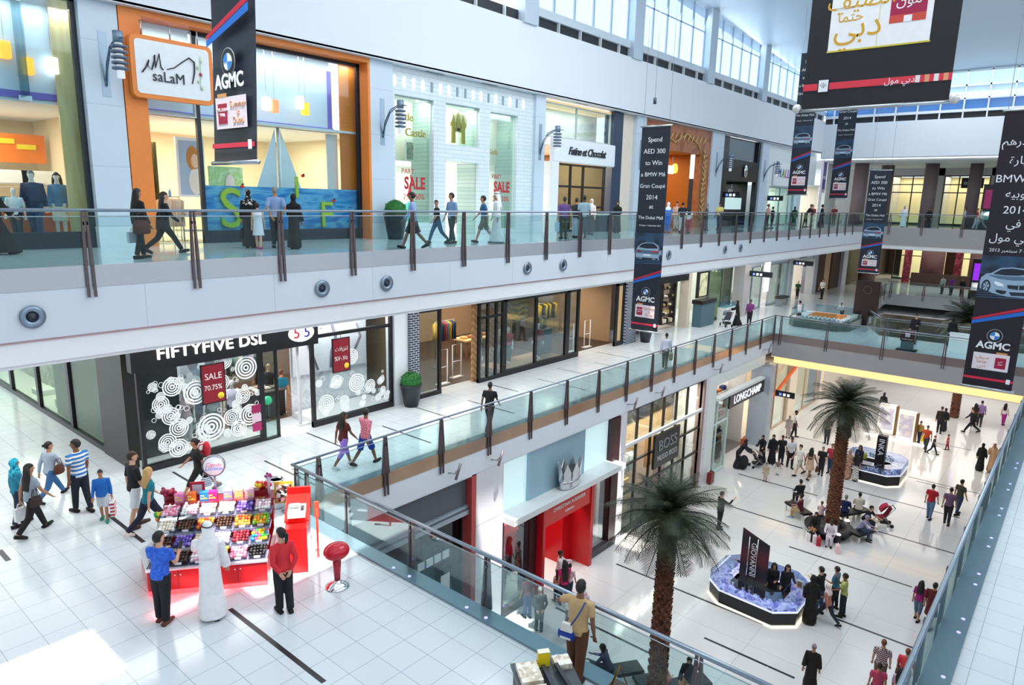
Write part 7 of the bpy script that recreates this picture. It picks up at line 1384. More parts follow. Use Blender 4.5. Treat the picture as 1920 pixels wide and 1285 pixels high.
P_('a10', (400, 1157, 978), 10, 'reach', 'Rf6f6fa', 'r', 'Gf4f4f8', 't', 'man in a white robe and headcloth from behind at the sweet kiosk', z=L1, look=-20)
P_('a11', (534, 1147, 992), 342, 'back', 'ld8303c', 'w1a1b20', 'Pk', 'f', 'woman in a red long-sleeved top and black trousers from behind at the till', z=L1, look=-25)
P_('a12', (645, 875, 771), 52, 'walk', 'T5a221c', 'c9a78d8', 'Lk0.04', 'b', 'woman in a dark red top and lilac cropped trousers walking beside the checked shirt', z=L1, shoe='d8d8e0', look=20)
P_('a13', (686, 871, 764), 48, 'walk2', 'lcheck:e8a8b4,d0506a,26', 's1f4ab0', 'sk', 'b', 'man in a pink checked shirt and blue shorts by the level-one railing', z=L1, look=-10)
P_('a14', (917, 806, 715), 20, 'walk', 'T1b1b1f', 'w17171b', 'sk', 'b', 'man all in black walking away behind the level-one railing', z=L1)
P_('a15', (1246, 690, 625), 8, 'slow', 'lc8ccdc', 'p3a3a44', 'sk', 't', 'man in a pale shirt seen from behind below the middle banner', z=L1)
bag('a15', 'r', 'b89a5a', 'tan shopping bag set by the man in the pale shirt below the middle banner', 'shopping_bag', .3, .3, .14)
P_('a16', (1404, 609, 562), 180, 'hold', 'l7a3a78', 'p1c1c22', 'sk', 'b', 'man in a purple sweater walking this way near the pushchair', z=L1)
P_('a17', (1381, 611, 564), 270, 'push', 'R141418', 'r', 'S141418', 't', 'woman in a black robe pushing a pushchair on level one', z=L1)
P_('a18', (1360, 590, 543), 20, 'slow', 't7a9ad0', 'p1f2a4a', 'S1f2440', 't', 'woman in a navy headscarf and light blue top behind the pushchair', z=L1)
P_('a19', (1374, 580, 541), 20, 'stand', 'tc8ccd4', 'p262a34', 'sk', 't', 'man in a light grey shirt between the navy headscarf and the yellow shirt', z=L1)
P_('a20', (1386, 578, 538), 15, 'slow', 'tf0b41c', 'p2a4a8a', 'sk', 'b', 'man in a bright yellow shirt near the pushchair', z=L1)
P_('a21', (1496, 609, 564), 300, 'slow', 'lf2f2f2', 'p1c1d26', 'sk', 't', 'man in a white shirt standing at the left corner of the far display kiosk', z=L1, look=0)
P_('a22', (1494, 560, 527), 200, 'stand', 't2a5a3a', 'p2a2226', 'n', 'f', 'bald man in a green top by the far brown shopfront', z=L1)
P_('a23', (1540, 561, 523), 220, 'hold', 'tf2f4f4', 'p1e1e26', 'sk', 'f', 'man in a white shirt before the far tan panel', z=L1)
P_('a24', (1577, 600, 566), 200, 'bend', 'lf0f2f6', 'p262a30', 'sk', 't', 'attendant in white bending over the far display kiosk', z=L1)
P_('a25', onz(1623, 606, L1), 190, 'sitlean', 'l7aa0d8', 'p1e222e', 'sk', 'f', 'man in a light blue shirt sitting with bowed head right of the far kiosk', H=1.72)
q = T('stool', 'light box seat under the man in light blue by the far kiosk', 'stool', onz(1623, 606, L1)); B().box(-.3, .3, -.25, .25, 0, .42).obj('seat', M('dfe6ea', .5), q)
P_('a26', Vector((p.x + .0, p.y, 0)) if False else onz(1709, 648, L1) + Vector((.7, .05, 0)), 190, 'hold', 'j1d1a20', 'p1c1c20', 'sk', 'f', 'attendant in a black suit behind the maroon lectern', H=1.75, z=L1)
P_('a27', (1781, 650, 596), 20, 'stand', 'R131316', 'r', 'S131316', 't', 'woman in a black robe from behind at the bridge railing by the right banner', z=L1)
bag('a27', 'r', 'd8a82a', 'yellow and black bag hanging from the woman in black at the bridge railing', 'handbag', .3, .34, .12)
P_('a28', Vector((8.36, 5.5, L1)), 22, 'rest', 'Tc9a878', 'w5f3a24', 'sk', 'b', 'tall man in a beige shirt and brown trousers leaning on the near railing', H=1.79, z=L1, look=0)
q = T('shoulder_bag', 'blue and white shoulder bag of the man in the beige shirt', 'bag', at_of('a28', (-.06, -.115, .49)), PEOPLE['a28'][3]); B().box(-.14, .14, -.04, .04, 0, .14).obj('body', M('2444a8', .4), q, bevel=.02); B().prism([(-.1, -.035, .14), (.1, -.035, .14), (.07, -.03, .28), (-.07, -.03, .28)], (0, .06, 0)).obj('flap', M('f0eee8', .5), q); B().box(-.09, .09, -.05, -.04, .02, .05).obj('stripe', WT, q)
B().tube([(.06, .0, .25), (.14, -.0, .38), (.22, .05, .55), (.23, .16, .62), (.2, .3, .5), (.0, .36, .25)], .014, 6).obj('strap', M('24408f', .6), q)
P_('a29', onz(510, 771, L1) + Vector((0, .1, 0)), 15, 'stand', 'T3a3438', 'sd8d8d0', 'n', 'f', 'balding man in a dark shirt and pale shorts inside the fashion shop doorway', H=1.74, z=L1, shoe='e0d8cc')
P_('a30', onz(530, 776, L1) + Vector((0, .0, 0)), 20, 'hold', 't1f7f98', 'pe8e6e0', 'sr', 'f', 'woman in a teal top and white trousers inside the fashion shop doorway', H=1.62, z=L1, shoe='e0d8cc')
P_('a31', Vector((13.2, 23.6, L1)), 200, 'hold', 't17171b', 'p1a1a1e', 'Lk', 't', 'shop assistant in black behind the counter of the fashion shop', H=1.65, z=L1)
P_('a32', Vector((19.7, 24.4, L1)), 170, 'slow', 't8a4a44', 'p2a2a34', 'sk', 'b', 'man in a brick-red shirt deep inside the dark doorway', H=1.74, z=L1)
P_('b99', onz(1960, 1330, L1), 290, 'walk', 's5a2038', 'pe8e8e4', 'Lk', 'd', 'person at the right edge whose dark arm carries bags', H=1.7, z=L1)
bag('b99', 'l', '4a1c38', 'deep plum handbag carried at the lower right edge', 'handbag', .38, .3, .16); bag('b99', 'l', 'print:c8b8d8,e8e0f0,b8a8c8', 'lilac carrier bag carried at the lower right edge', 'shopping_bag', .26, .34, .1)
# level two
P_('c0', (-2, 478, 330), 75, 'walk', 'R131318', 'r', 'S131318', 't', 'black-robed figure cut by the left edge on level two', z=L2)
P_('c1', (266, 485, 354), 60, 'slow', 'j17171b', 'p16161a', 'Lk0.12', 't', 'long-haired woman in black with a brown bag, left in the pair', z=L2)
bag('c1', 'r', '5a2f26', 'large brown handbag of the long-haired woman in black at the orange shop', 'handbag', .42, .3, .16, (.13, -.04, .66))
bag('c1', 'l', 'c4ccd6', 'grey shopping bag hanging at the left of the pair at the orange shop', 'shopping_bag', .3, .24)
P_('c2', (311, 475, 352), 80, 'stride', 'j17171c', 'p16161a', 'Lk0.08', 'f', 'woman in a black suit drinking, right of the pair at the orange shop', z=L2, look=5)
bag('c2', 'r', '1c1c22', 'black handbag of the woman in the black suit at the orange shop', 'handbag', .3, .26, .14, (.12, -.04, .62))
P_('c3', (470, 465, 357), 10, 'stand', 'R141417', 'r', 'Sprint:141417,1a1a1e,e8e4dc,141417', 't', 'woman in a black robe and patterned scarf before the sea panel', z=L2)
bag('c3', 'l', '1a1a1e', 'large black bag on the arm of the woman in the patterned scarf', 'handbag', .4, .3, .16)
P_('c4', (486, 467, 381), 8, 'slow', 'de4e6f0', 'r', 'Bk', 'f', 'small girl in a white dress with a pink hem before the sea panel', z=L2, shoe='b83a7a')
P_('c5', (520, 465, 351), 355, 'back', 't8aa4d0', 'p1a1c24', 'sg', 't', 'grey-haired man in a light blue shirt with hands behind his back', z=L2, look=30)
P_('c6', (553, 467, 365), 20, 'hold', 'R121215', 'r', 'S121215', 't', 'woman in a plain black robe right of the man with hands behind his back', z=L2)
P_('c7', (775, 466, 358), 275, 'walk', 'l9ab4e6', 's22242a', 'sk', 'b', 'man in a light blue shirt and dark shorts walking left past the round shrub', z=L2, look=0)
P_('c8', (820, 456, 373), 250, 'walk2', 't15151a', 'p2f5278', 'Pk', 't', 'woman in a black top and jeans at the stone shop door', z=L2, look=-60)
P_('c9', (847, 457, 362), 235, 'slow', 't7a9ac0', 'p1e2836', 'sk', 't', 'man in a denim-blue shirt and dark trousers at the stone shop door', z=L2, look=15)
P_('c10', (907, 455, 365), 260, 'walk', 'Tcheck:2a4a7a,4a7ab0,24', 's5a5c4c', 'sk', 't', 'boy in a blue checked shirt and khaki shorts before the tall right window', z=L2)
P_('c11', (931, 456, 361), 265, 'slow', 'Rf4f6fa', 'r', 'Gf4f6fa', 't', 'man in a white robe and headcloth on level two beside the boy in checks', z=L2)
P_('c12', (1056, 448, 370), 340, 'stand', 't6a4a86', 'p4a5244', 'sk', 'b', 'man in a purple shirt before the boutique', z=L2)
bag('c12', 'l', '9ac0dc', 'pale blue shopping bag of the man in the purple shirt before the boutique', 'shopping_bag', .3, .36)
P_('c13', (1078, 446, 372), 20, 'phone', 't2a2a34', 'pb8c4d4', 'Bk', 't', 'woman in a dark top and pale jeans before the boutique', z=L2)
P_('c14', (1093, 447, 367), 10, 'stand', 't9ab4c0', 'p2a3a44', 'sk', 'd', 'man in a grey-blue shirt at the centre of the group before the boutique', z=L2)
P_('c15', (1107, 440, 374), 200, 'stand', 'lf0dcd8', 'k3a3438', 'Sf2ece8', 'f', 'woman in a white headscarf and pale pink top before the boutique', z=L2)
P_('c16', (1156, 437, 378), 185, 'hold', 'R1a1816', 'r', 'S1a1816', 't', 'woman in a black robe by the dark blue column', z=L2)
P_('c17', (1250, 437, 380), 0, 'stand', 'D2a6ad0', 'p3a78d8', 'Sf0f2f6', 'f', 'woman in a white headscarf and long blue tunic beside the middle banner', z=L2)
P_('c18', (1266, 432, 379), 180, 'stand', 'le8b8a0', 'pd8c8c0', 'Bk', 'f', 'woman in a peach top before the copper shop', z=L2)
P_('c19', (1277, 436, 380), 0, 'stand', 't1c2030', 'pe8e8ea', 'sk', 't', 'man in a navy shirt and white trousers before the copper shop', z=L2)
P_('c20', (1290, 437, 388), 10, 'slow', 'Tece4ea', 'pb82a4e', 'Lk', 'f', 'girl in a white top and crimson trousers before the copper shop', z=L2)
P_('c21', (1322, 432, 382), 90, 'stand', 'l5a5450', 'k4a4644', 'S8e8c8c', 't', 'woman in a grey headscarf and dark cloak by the black shop', z=L2)
P_('c22', (1347, 430, 380), 200, 'hold', 'tdcd888', 'p33506e', 'sk', 'b', 'man in a pale yellow shirt before the black shop', z=L2)
P_('c23', (1437, 429, 383), 60, 'slow', 'se8b0a0', 'p2a2c30', 'Br', 'f', 'woman in a peach sleeveless top before the white rainbow-lettered shop', z=L2)
P_('c24', (1446, 428, 388), 60, 'stand', 't2a2e3a', 'p1c2430', 'sk', 't', 'man in a dark shirt beside the woman in the peach top', z=L2)
P_('c25', (1487, 426, 388), 350, 'stand', 'R1f4a3a', 'r', 'S2a3a34', 't', 'woman in a dark green robe under the first far banner', z=L2)
P_('c26', (1509, 426, 381), 100, 'bend', 'l17171c', 'p16181c', 'sk', 't', 'man in black bending forward between the two far banners', z=L2)
P_('c27', (1521, 424, 385), 190, 'stand', 'ta83a3a', 'pd8d0c8', 'sr', 'f', 'woman in a red top and pale trousers between the two far banners', z=L2)
P_('c28', (1538, 426, 384), 80, 'slow', 'R1a1a24', 'r', 'H1c1a22', 'f', 'woman in a black robe with a pale face between the two far banners', z=L2)
P_('c29', (1562, 422, 386), 190, 'hold', 't7a2a34', 'p6a6058', 'sg', 'f', 'elderly man in a maroon shirt under the second far banner', z=L2)
P_('c30', (1600, 420, 386), 120, 'stand', 'R22202a', 'r', 'S1c1a20', 'f', 'woman in black right of the second far banner', z=L2)
P_('c31', Vector((66.6, 12.9, L2)), 210, 'slow', 'Rf0f2f8', 'r', 'Gf0f2f8', 't', 'man in a white robe on the far gallery by the taupe column', H=1.78, z=L2)
P_('c32', Vector((67.4, 11.2, L2)), 180, 'stand', 'R16181c', 'r', 'S16181c', 't', 'woman in a black robe on the far gallery behind the white robe', H=1.62, z=L2)
P_('c33', Vector((67.0, 8.6, L2)), 270, 'stand', 'ta8b0b4', 'p5a4a44', 'sk', 't', 'man in a grey shirt on the far gallery by the dark basin', H=1.75, z=L2)
P_('c34', Vector((67.2, 7.8, L2)), 90, 'slow', 't8a2a38', 'pb8c4c8', 'sr', 'f', 'man in a red shirt on the far gallery', H=1.7, z=L2)
P_('c35', Vector((66.4, 7.35, L2)), 280, 'walk', 'te8e8e4', 'p7a8084', 'sk', 't', 'man in a white shirt walking on the far gallery beside the dark totem', H=1.76, z=L2)
P_('c36', Vector((75, 9.8, L1)), 200, 'hold', 't6a3a9a', 'p2a2430', 'sk', 'b', 'man in a violet shirt on the far level-one floor', H=1.75, z=L1)
P_('c37', Vector((74.5, 8.9, L1)), 180, 'stand', 'j1a1a20', 'p1c1c22', 'Lk', 't', 'person in a black jacket and white scarf on the far level-one floor', H=1.68, z=L1)
P_('c38', Vector((75.5, 10.6, L1)), 220, 'stand', 'l9ab0b0', 'p2a2c34', 'sk', 't', 'man in a pale shirt on the far level-one floor left of the violet shirt', H=1.72, z=L1)
# ground floor
P_('g1', (1348, 992, 920), 60, 'wave', 'j26262a', 'p1e1e22', 'sb', 'f', 'man in a dark suit raising his hand right of the nearer palm', z=L0, look=10)
P_('g2', (988, 1158, 1076), 330, 'stand', 'tcheck:8a3a44,5a2a34,22', 'p2f4a78', 'sk', 't', 'man in a maroon checked shirt and jeans outside the crown shop', z=L0)
P_('g3', (1010, 1182, 1102), 350, 'back', 'j2c2e30', 'p34363a', 'sg', 'f', 'man in a dark suit with hands clasped behind, outside the crown shop', z=L0)
P_('g4', (1070, 1200, 1110), 330, 'walk', 'Tf0e4e8', 's1f6a90', 'sk', 'b', 'man in a white T-shirt and teal shorts behind the man in beige', z=L0)
P_('g5', (1090, 1185, 1098), 20, 'stand', 'lf2d8dc', 'k8a7470', 'Sprint:d8c8d0,b06a80,f0e8ec', 't', 'woman in a flowered headscarf half hidden behind the man in beige', z=L0)
P_('g6', (1046, 1112, 1033), 90, 'reach', 'le8d0d4', 'p5a4a4a', 'sk', 'b', 'man in a pale shirt reaching out in the red doorway', z=L0)
P_('g7', (1056, 1137, 1052), 340, 'slow', 'Td01a6a', 'p2a2430', 'Lk0.2', 't', 'woman with very long black hair and a magenta top outside the red doorway', z=L0)
P_('g8', (1043, 1128, 1070), 320, 'stand', 'Tprint:e02a3a,f8e8ec,b01a2a', 'p1c1c22', 'Lk', 't', 'small girl in a red and white dress outside the red doorway', z=L0)
P_('g9', (1066, 1125, 1058), 20, 'slow', 'tprint:e8c8c8,b08a90,f0e0e0', 'p2c3a5a', 'sk', 'b', 'boy in a pale printed shirt outside the red doorway', z=L0)
P_('g10', (1383, 878, 820), 90, 'bend', 'R1c1e2c', 'r', 'S1c1e2c', 't', 'woman in a navy-black robe dragging a bag outside the luggage shop', z=L0)
P_('g11', (1427, 868, 816), 200, 'push', 'R151518', 'r', 'S151518', 't', 'woman in black behind the pale pushchair, left of the standing group', z=L0)
P_('g12', (1446, 870, 816), 190, 'stand', 'R17161a', 'r', 'S17161a', 't', 'woman in black beside the pushchair, second in the standing group', z=L0)
P_('g13', (1463, 870, 817), 170, 'stand', 't1a1a1f', 'p22242e', 'sk', 'b', 'man in a black T-shirt, third in the standing group', z=L0)
P_('g14', (1480, 877, 814), 165, 'slow', 'td8d8de', 'p1c1c24', 'sk', 'b', 'man in a light grey shirt, fourth in the standing group', z=L0)
P_('g15', (1497, 891, 828), 230, 'walk', 'Tecece8', 'sb8b8a8', 'sk', 'f', 'man in a white T-shirt and pale shorts walking towards the standing group', z=L0)
P_('g16', (1516, 898, 838), 20, 'walk', 'dc8a488', 'r', 'Lk0.1', 'b', 'woman in a tan dress with long dark hair walking away', z=L0, shoe='4a2c20')
bag('g16', 'r', '6a2f20', 'red-brown handbag of the woman in the tan dress', 'handbag', .3, .34, .14)
P_('g17', (1538, 891, 838), 190, 'stand', 't1c1c20', 'p22242c', 'sg', 'f', 'man in a black T-shirt left of the farther palm trunk', z=L0)
P_('g18', (1555, 888, 833), 200, 'stand', 'tb83a48', 'p2c4468', 'sr', 'f', 'man in a red T-shirt close to the farther palm trunk', z=L0)
P_('g19', (1434, 903, 868), 180, 'stand', 'Tb8a890', 'sc8b8a4', 'sk', 't', 'toddler standing by the pushchair wheels', z=L0)
P_('g20', (1457, 891, 862), 180, 'stand', 'T8a6a70', 'pe8e8d8', 'sk', 't', 'toddler with pale trousers in front of the standing group', z=L0)
P_('g21', (1477, 822, 780), 350, 'stand', 'Tstripe:e8e4e4,1c1c24,3.4', 'pb8a8a4', 'Sa89890', 't', 'woman in a black and white striped top by the grey pillar', z=L0)
P_('g22', (1488, 820, 770), 90, 'slow', 'tf0ecec', 'p2c2226', 'sk', 'd', 'man in a white shirt by the grey pillar', z=L0)
P_('g23', (1549, 832, 773), 190, 'hold', 'Tstripe:f0e4e4,a05a6a,3.4', 'p2c2c34', 'n', 'f', 'man in a pink-striped shirt left of the farther palm crown', z=L0)
P_('g24', (1589, 820, 775), 0, 'stand', 'R141416', 'r', 'S141416', 't', 'black-robed figure partly behind the farther palm fronds', z=L0)
P_('g25', (1588, 897, 845), 20, 'slow', 'Rprint:b88a70,8a5a48,d0a890', 'r', 'Sb08a70', 't', 'woman in a brown leopard robe right of the farther palm trunk', z=L0)
P_('g26', (1602, 902, 850), 30, 'stand', 't2a2430', 'kcheck:e8e4e0,8a8680,14', 'Lk', 't', 'woman in a dark top and patterned pale skirt at the farther black kiosk', z=L0)
P_('g27', Vector((41.3, 8.6, 0)), 200, 'hold', 'j1c1e3a', 'p1c1c24', 'Lk', 't', 'saleswoman in navy standing inside the farther black kiosk', H=1.66)
P_('g28', (1653, 779, 737), 10, 'stand', 'R121214', 'r', 'S121214', 't', 'lone woman in a black robe on the far ground floor', z=L0)
P_('g29', (1760, 812, 762), 0, 'slow', 'j1f1c18', 'p1a1a1c', 'sb', 't', 'man in a black-brown jacket of the couple on the far ground floor', z=L0)
P_('g30', (1768, 808, 766), 10, 'slow', 'R2a2428', 'r', 'S2a2428', 't', 'woman in a dark robe of the couple on the far ground floor', z=L0)
P_('g31', (1835, 799, 752), 0, 'slow', 'la888c0', 'p3a3a44', 'sk', 't', 'man in a lilac shirt on the far ground floor', z=L0)
P_('g32', (1820, 811, 763), 250, 'stride', 'j17181c', 'p16161a', 'sk', 'f', 'man in a black suit striding on the far ground floor', z=L0)
P_('g33', (1824, 800, 757), 350, 'stand', 't5a3a34', 'p2c2428', 'Lk', 't', 'woman in a brown top behind the striding black suit', z=L0)
P_('g34', (1880, 797, 757), 20, 'slow', 'Tf0dce4', 'pa82a88', 'Lk', 'f', 'woman in a white top and magenta trousers on the far ground floor', z=L0)
P_('g35', (1734, 845, 797), 190, 'walk', 'Tc84a2a', 'p3a3c40', 'sk', 't', 'man in an orange-red shirt walking with children near the lit panels', z=L0)
P_('g36', (1748, 852, 816), 100, 'walk', 'T2c3a40', 'p24262c', 'sr', 'f', 'boy in dark clothes beside the orange-red shirt', z=L0)
P_('g37', (1722, 830, 790), 200, 'slow', 'lb08a4a', 'p2c3450', 'sk', 't', 'woman in a mustard top behind the orange-red shirt', z=L0)
bag('g37', 'l', 'f2d81a', 'bright yellow carrier bag near the lit panels', 'shopping_bag', .3, .4, .12)
P_('g38', (1775, 844, 815), 270, 'slow', 'Tc03a4a', 'p8a2038', 'sk', 't', 'small child in red on the far ground floor', z=L0)
P_('g39', (1836, 882, 832), 15, 'slow', 'R121214', 'r', 'S121214', 't', 'woman in a black robe beside the sand-coloured robe at the right railing', z=L0)
P_('g40', (1857, 886, 832), 190, 'phone', 'Rd8b088', 'r', 'Ge8c8b8', 't', 'man in a sand-coloured robe beside the woman in black at the right railing', z=L0)
P_('g41', (1741, 973, 909), 15, 'slow', 'Tb01420', 'p5a7498', 'sk', 'f', 'man in a red T-shirt and jeans from behind, left of the trio at the right', z=L0)
P_('g42', (1774, 983, 907), 5, 'slow', 'Tcheck:5a3a5a,7a5a74,24', 'p1a1a1c', 'sk', 't', 'man in a purple checked shirt, middle of the trio at the right', z=L0)
P_('g43', (1794, 965, 900), 40, 'slow', 'T3a3a2c', 'p2c3a5a', 'sk', 't', 'man in an olive shirt, right of the trio at the right', z=L0)
P_('g44', (1718, 1163, 1090), 15, 'slow', 't9a1a6a', 'c5a6a84', 'Lk', 't', 'woman in a magenta waistcoat and grey cropped trousers at the right railing', z=L0)
P_('g45', (1741, 1178, 1094), 20, 'slow', 'D5a1218', 'r', 'sk', 't', 'woman in a dark red tunic at the right railing', z=L0, shoe='2a1a1a')
P_('g46', (1517, 1292, 1209), 185, 'slow', 'R1c1816', 'r', 'cprint:8a6a84,c8b8c0', 't', 'man in a black robe and patterned round cap at the bottom', z=L0)
P_('g47', (1645, 1292, 1201), 0, 'stand', 'Tcheck:e8d0d0,3a1e34,26', 'p6a5a50', 'sr', 'f', 'man in a black and pink checked shirt at the bottom right', z=L0)
P_('g48', (1638, 1330, 1245), 350, 'stand', 'Tc84a6a', 'p3a3a40', 'sk', 't', 'man in a rose-pink shirt in front of the checked shirt at the bottom right', z=L0)
P_('g49', (1690, 1305, 1218), 10, 'stand', 'tf04a50', 'pd8c8b0', 'sr', 'f', 'woman in a coral top with a dark bag strap at the bottom right', z=L0)
bag('g49', 'l', '6a4a3a', 'brown shoulder bag of the woman in the coral top', 'handbag', .3, .26, .14, (-.12, 0, .68))
P_('g50', (1678, 1345, 1254), 20, 'stand', 'tc8a8c0', 'p3a3438', 'Lk', 't', 'person in a pale mauve top at the very bottom right', z=L0)
# round the benches
P_('s1', onz(1501, 949, 0) + Vector((.1, .1, 0)), 330, 'sit', 'j17171a', 'p1a1a1c', 'sk', 't', 'man in black sitting at the far end of the left bench', H=1.76)
P_('s2', Vector((32.75, 9.05, 0)), 290, 'sit', 'T5a1430', 'sb8a07a', 'sk', 'f', 'man in a maroon T-shirt and khaki shorts sitting on the left bench', H=1.7, shoe='8ab0d0')
P_('s3', Vector((33.0, 8.2, 0)), 0, 'sit', 'Tprint:f0c8c8,e0a0a8,f8e4e4', 'pb8a0a0', 'Br', 'f', 'girl in a pink top sitting left of the farther palm trunk', H=1.35)
P_('s4', Vector((33.15, 7.75, 0)), 20, 'sit', 'R131316', 'r', 'S131316', 't', 'woman in black sitting directly behind the farther palm trunk', H=1.6)
P_('s5', Vector((34.15, 7.45, 0)), 10, 'sit', 'l1c2c5a', 'p1c2030', 'sg', 'f', 'grey-haired man in a navy shirt sitting right of the farther palm trunk', H=1.7)
P_('s6', Vector((34.9, 7.0, 0)), 350, 'sit', 'le8dccc', 'p3a3434', 'sk', 'f', 'broad man in a cream shirt sitting on the right bench', H=1.74)
P_('s7', Vector((31.35, 7.95, 0)), 200, 'sit', 'R131315', 'r', 'S131315', 't', 'woman in black sitting on the near side of the round bench with shopping', H=1.62)
P_('s8', Vector((31.3, 7.25, 0)), 185, 'sitlean', 'le8dce4', 'pd8ccd8', 'sk', 'd', 'man in a pale pink outfit sitting on the near side of the round bench', H=1.74)
P_('s9', Vector((32.7, 6.4, 0)), 100, 'sitlean', 'l9a94b8', 'p3a4a68', 'H9a94b8', 't', 'woman in a lavender headscarf and jeans sitting before the pushchair', H=1.62)
P_('s10', Vector((33.9, 6.5, 0)), 110, 'sitlean', 't17171b', 'p1c1c20', 'sk', 'f', 'man in black leaning forward beside the red pushchair', H=1.72)
for k, (l, x, y, c) in enumerate((('white and red carrier bag at the feet of the seated woman in black', 30.9, 8.1, 'f4e8ea'), ('crimson carrier bag between the two sitters on the round bench', 30.75, 7.6, 'b0283a'), ('pale pink full carrier bag right of the man in pale pink', 30.6, 6.75, 'f0c8cc'), ('bag with white face left of the crimson carrier', 30.85, 7.8, 'e8e0e4'))):
    t = T('shopping_bag', l, 'bag', (x, y, 0), .4); B().rings([[(sx * .16 * q, sy * .09 * q, zz) for sx, sy in ((-1, -1), (1, -1), (1, 1), (-1, 1))] for zz, q in ((0, 1), (.36, .95))], smooth=0).obj('body', cl(c), t); B().tube([(-.06, 0, .36), (-.04, 0, .48), (.04, 0, .48), (.06, 0, .36)], .008, 6).obj('handle', WT, t)
P_('s11', Vector((16.75, 9.75, 0)), 285, 'sitlean', 'l3a3550', 'p2a1c24', 'sk', 'd', 'man in a dark violet-grey shirt sitting near the foot of the nearer palm', H=1.74)
t = T('duffel_bag', 'dark bag on the bench beside the man in violet-grey', 'bag', (16.35, 10.15, .45)); B().ball((0, 0, .14), (.22, .16, .15), 14, 9).obj('body', cl('1c181e'), t)
P_('s12', Vector((17.95, 7.65, 0)), 200, 'sit', 'R141417', 'r', 'S141417', 't', 'person in black sitting under the near railing at the bottom', H=1.68)
P_('s13', Vector((17.25, 8.2, 0)), 30, 'sit', 'Te89aa0', 'pa86a70', 'Lk', 'f', 'person in a pink top hidden behind the base of the nearer palm', H=1.55)
# staff and customers of the nearer jewellery kiosk
P_('k1', Vector((25.1, 8.75, 0)), 290, 'hold', 'j161418', 'p17151a', 'Lk0.08', 't', 'saleswoman in black at the back left of the nearer jewellery kiosk', H=1.66)
P_('k2', Vector((24.75, 7.55, 0)), 185, 'hold', 'j18161a', 'k151317', 'Lk', 't', 'saleswoman in black just right of the dark red board', H=1.64)
P_('k3', Vector((24.9, 7.1, 0)), 170, 'reach', 'j16151c', 'k151318', 'Lk0.04', 'f', 'saleswoman in black serving at the right of the nearer jewellery kiosk', H=1.68)
P_('k4', (1516, 1168, 1078), 345, 'hold', 'Rstripe:17120f,17120f,1', 'r', 'S191310', 't', 'woman in a black robe with brown bands at the nearer jewellery kiosk', z=L0)
bag('k4', 'l', '5a1a34', 'plum handbag on the arm of the woman in the banded robe', 'handbag', .3, .28, .14)
P_('k5', (1533, 1150, 1064), 300, 'phone', 'l15161c', 'p4a6a90', 'sk', 'f', 'man in a black sweater and jeans at the nearer jewellery kiosk', z=L0)
P_('k6', (1562, 1142, 1064), 290, 'hold', 'Tprint:3a9a8a,5a6ac0,2a7a6a', 'p22242e', 'sk', 't', 'man in a tie-dyed green and blue T-shirt by the nearer jewellery kiosk', z=L0)
P_('k7', (1548, 1167, 1092), 300, 'stride', 'lb87a66', 'p2a2e3c', 'Sf0dcd8', 'f', 'woman in a white headscarf and peach tunic stepping towards the kiosk', z=L0)
P_('k8', (1577, 1157, 1077), 280, 'chin', 'Tb0b86a', 'p1f242e', 'sk', 'b', 'man in a lime T-shirt with a hand to his mouth by the kiosk', z=L0)
# pushchairs
def pushchair(l, P, rz, c, seat):
    t = T('pushchair', l, 'pushchair', P, rz); FR = M('9a9ea4', .3, .7)
    for s in (-.22, .22): B().tube([(s, -.4, .1), (s, .1, .5), (s, .45, 1.0)], .018, 6).tube([(s, .4, .1), (s, .0, .5)], .018, 6).obj('frame', FR, t)
    B().tube([(-.22, .45, 1.0), (.22, .45, 1.0)], .022, 8).obj('handle', BLACKM, t); B().prism([(-.2, -.25, .38), (.2, -.25, .38), (.2, .12, .42), (-.2, .12, .42)], (0, 0, .06)).prism([(-.2, .08, .45), (.2, .08, .45), (.2, .3, .95), (-.2, .3, .95)], (0, .04, .02)).obj('seat', cl(seat), t)
    B().rings([[(x, .28 - .42 * sin(a), .75 + .35 * cos(a)) for a in [pi * .08 + pi * .45 * i / 6 for i in range(7)]] for x in (-.21, 0, .21)], cap=False).obj('hood', cl(c), t); B().box(-.2, .2, -.1, .25, .16, .3).obj('basket', cl('2a2a2e'), t)
    for sx in (-.22, .22):
        for y in (-.4, .4): B().lathe([(.04, -.02), (.09, -.02), (.09, .02), (.04, .02)], n=14).xf(Matrix.Translation((sx, y, .09)) @ Matrix.Rotation(pi / 2, 4, 'Y')).obj('wheel', BLACKM, t)
    return t
pushchair('grey pushchair pushed by the woman in black on level one', onz(1361, 612, L1), 2.4, 'b8bcc6', '4a4e58'); pushchair('black and cream pushchair before the standing group on the ground floor', onz(1420, 876, 0), .9, 'e0d8cc', '2a2426'); pushchair('red pushchair right of the benches', onz(1652, 985, 0), 3.6, 'b01a3a', '8a1430')
t = T('sack', 'big black bag trailing from the woman outside the luggage shop', 'bag', onz(1393, 880, 0)); B().ball((0, 0, .42), (.36, .26, .42), 16, 11).obj('body', cl('1c1c1e'), t)
t = T('bottle', 'pale blue water bottle at the mouth of the woman in the black suit', 'bottle', at_of('c2', (.01, .12, .86))); B().lathe([(.03, 0), (.032, .14), (.012, .17), (.012, .2)], n=12).obj('body', MG('9ab8e8', .1), t)
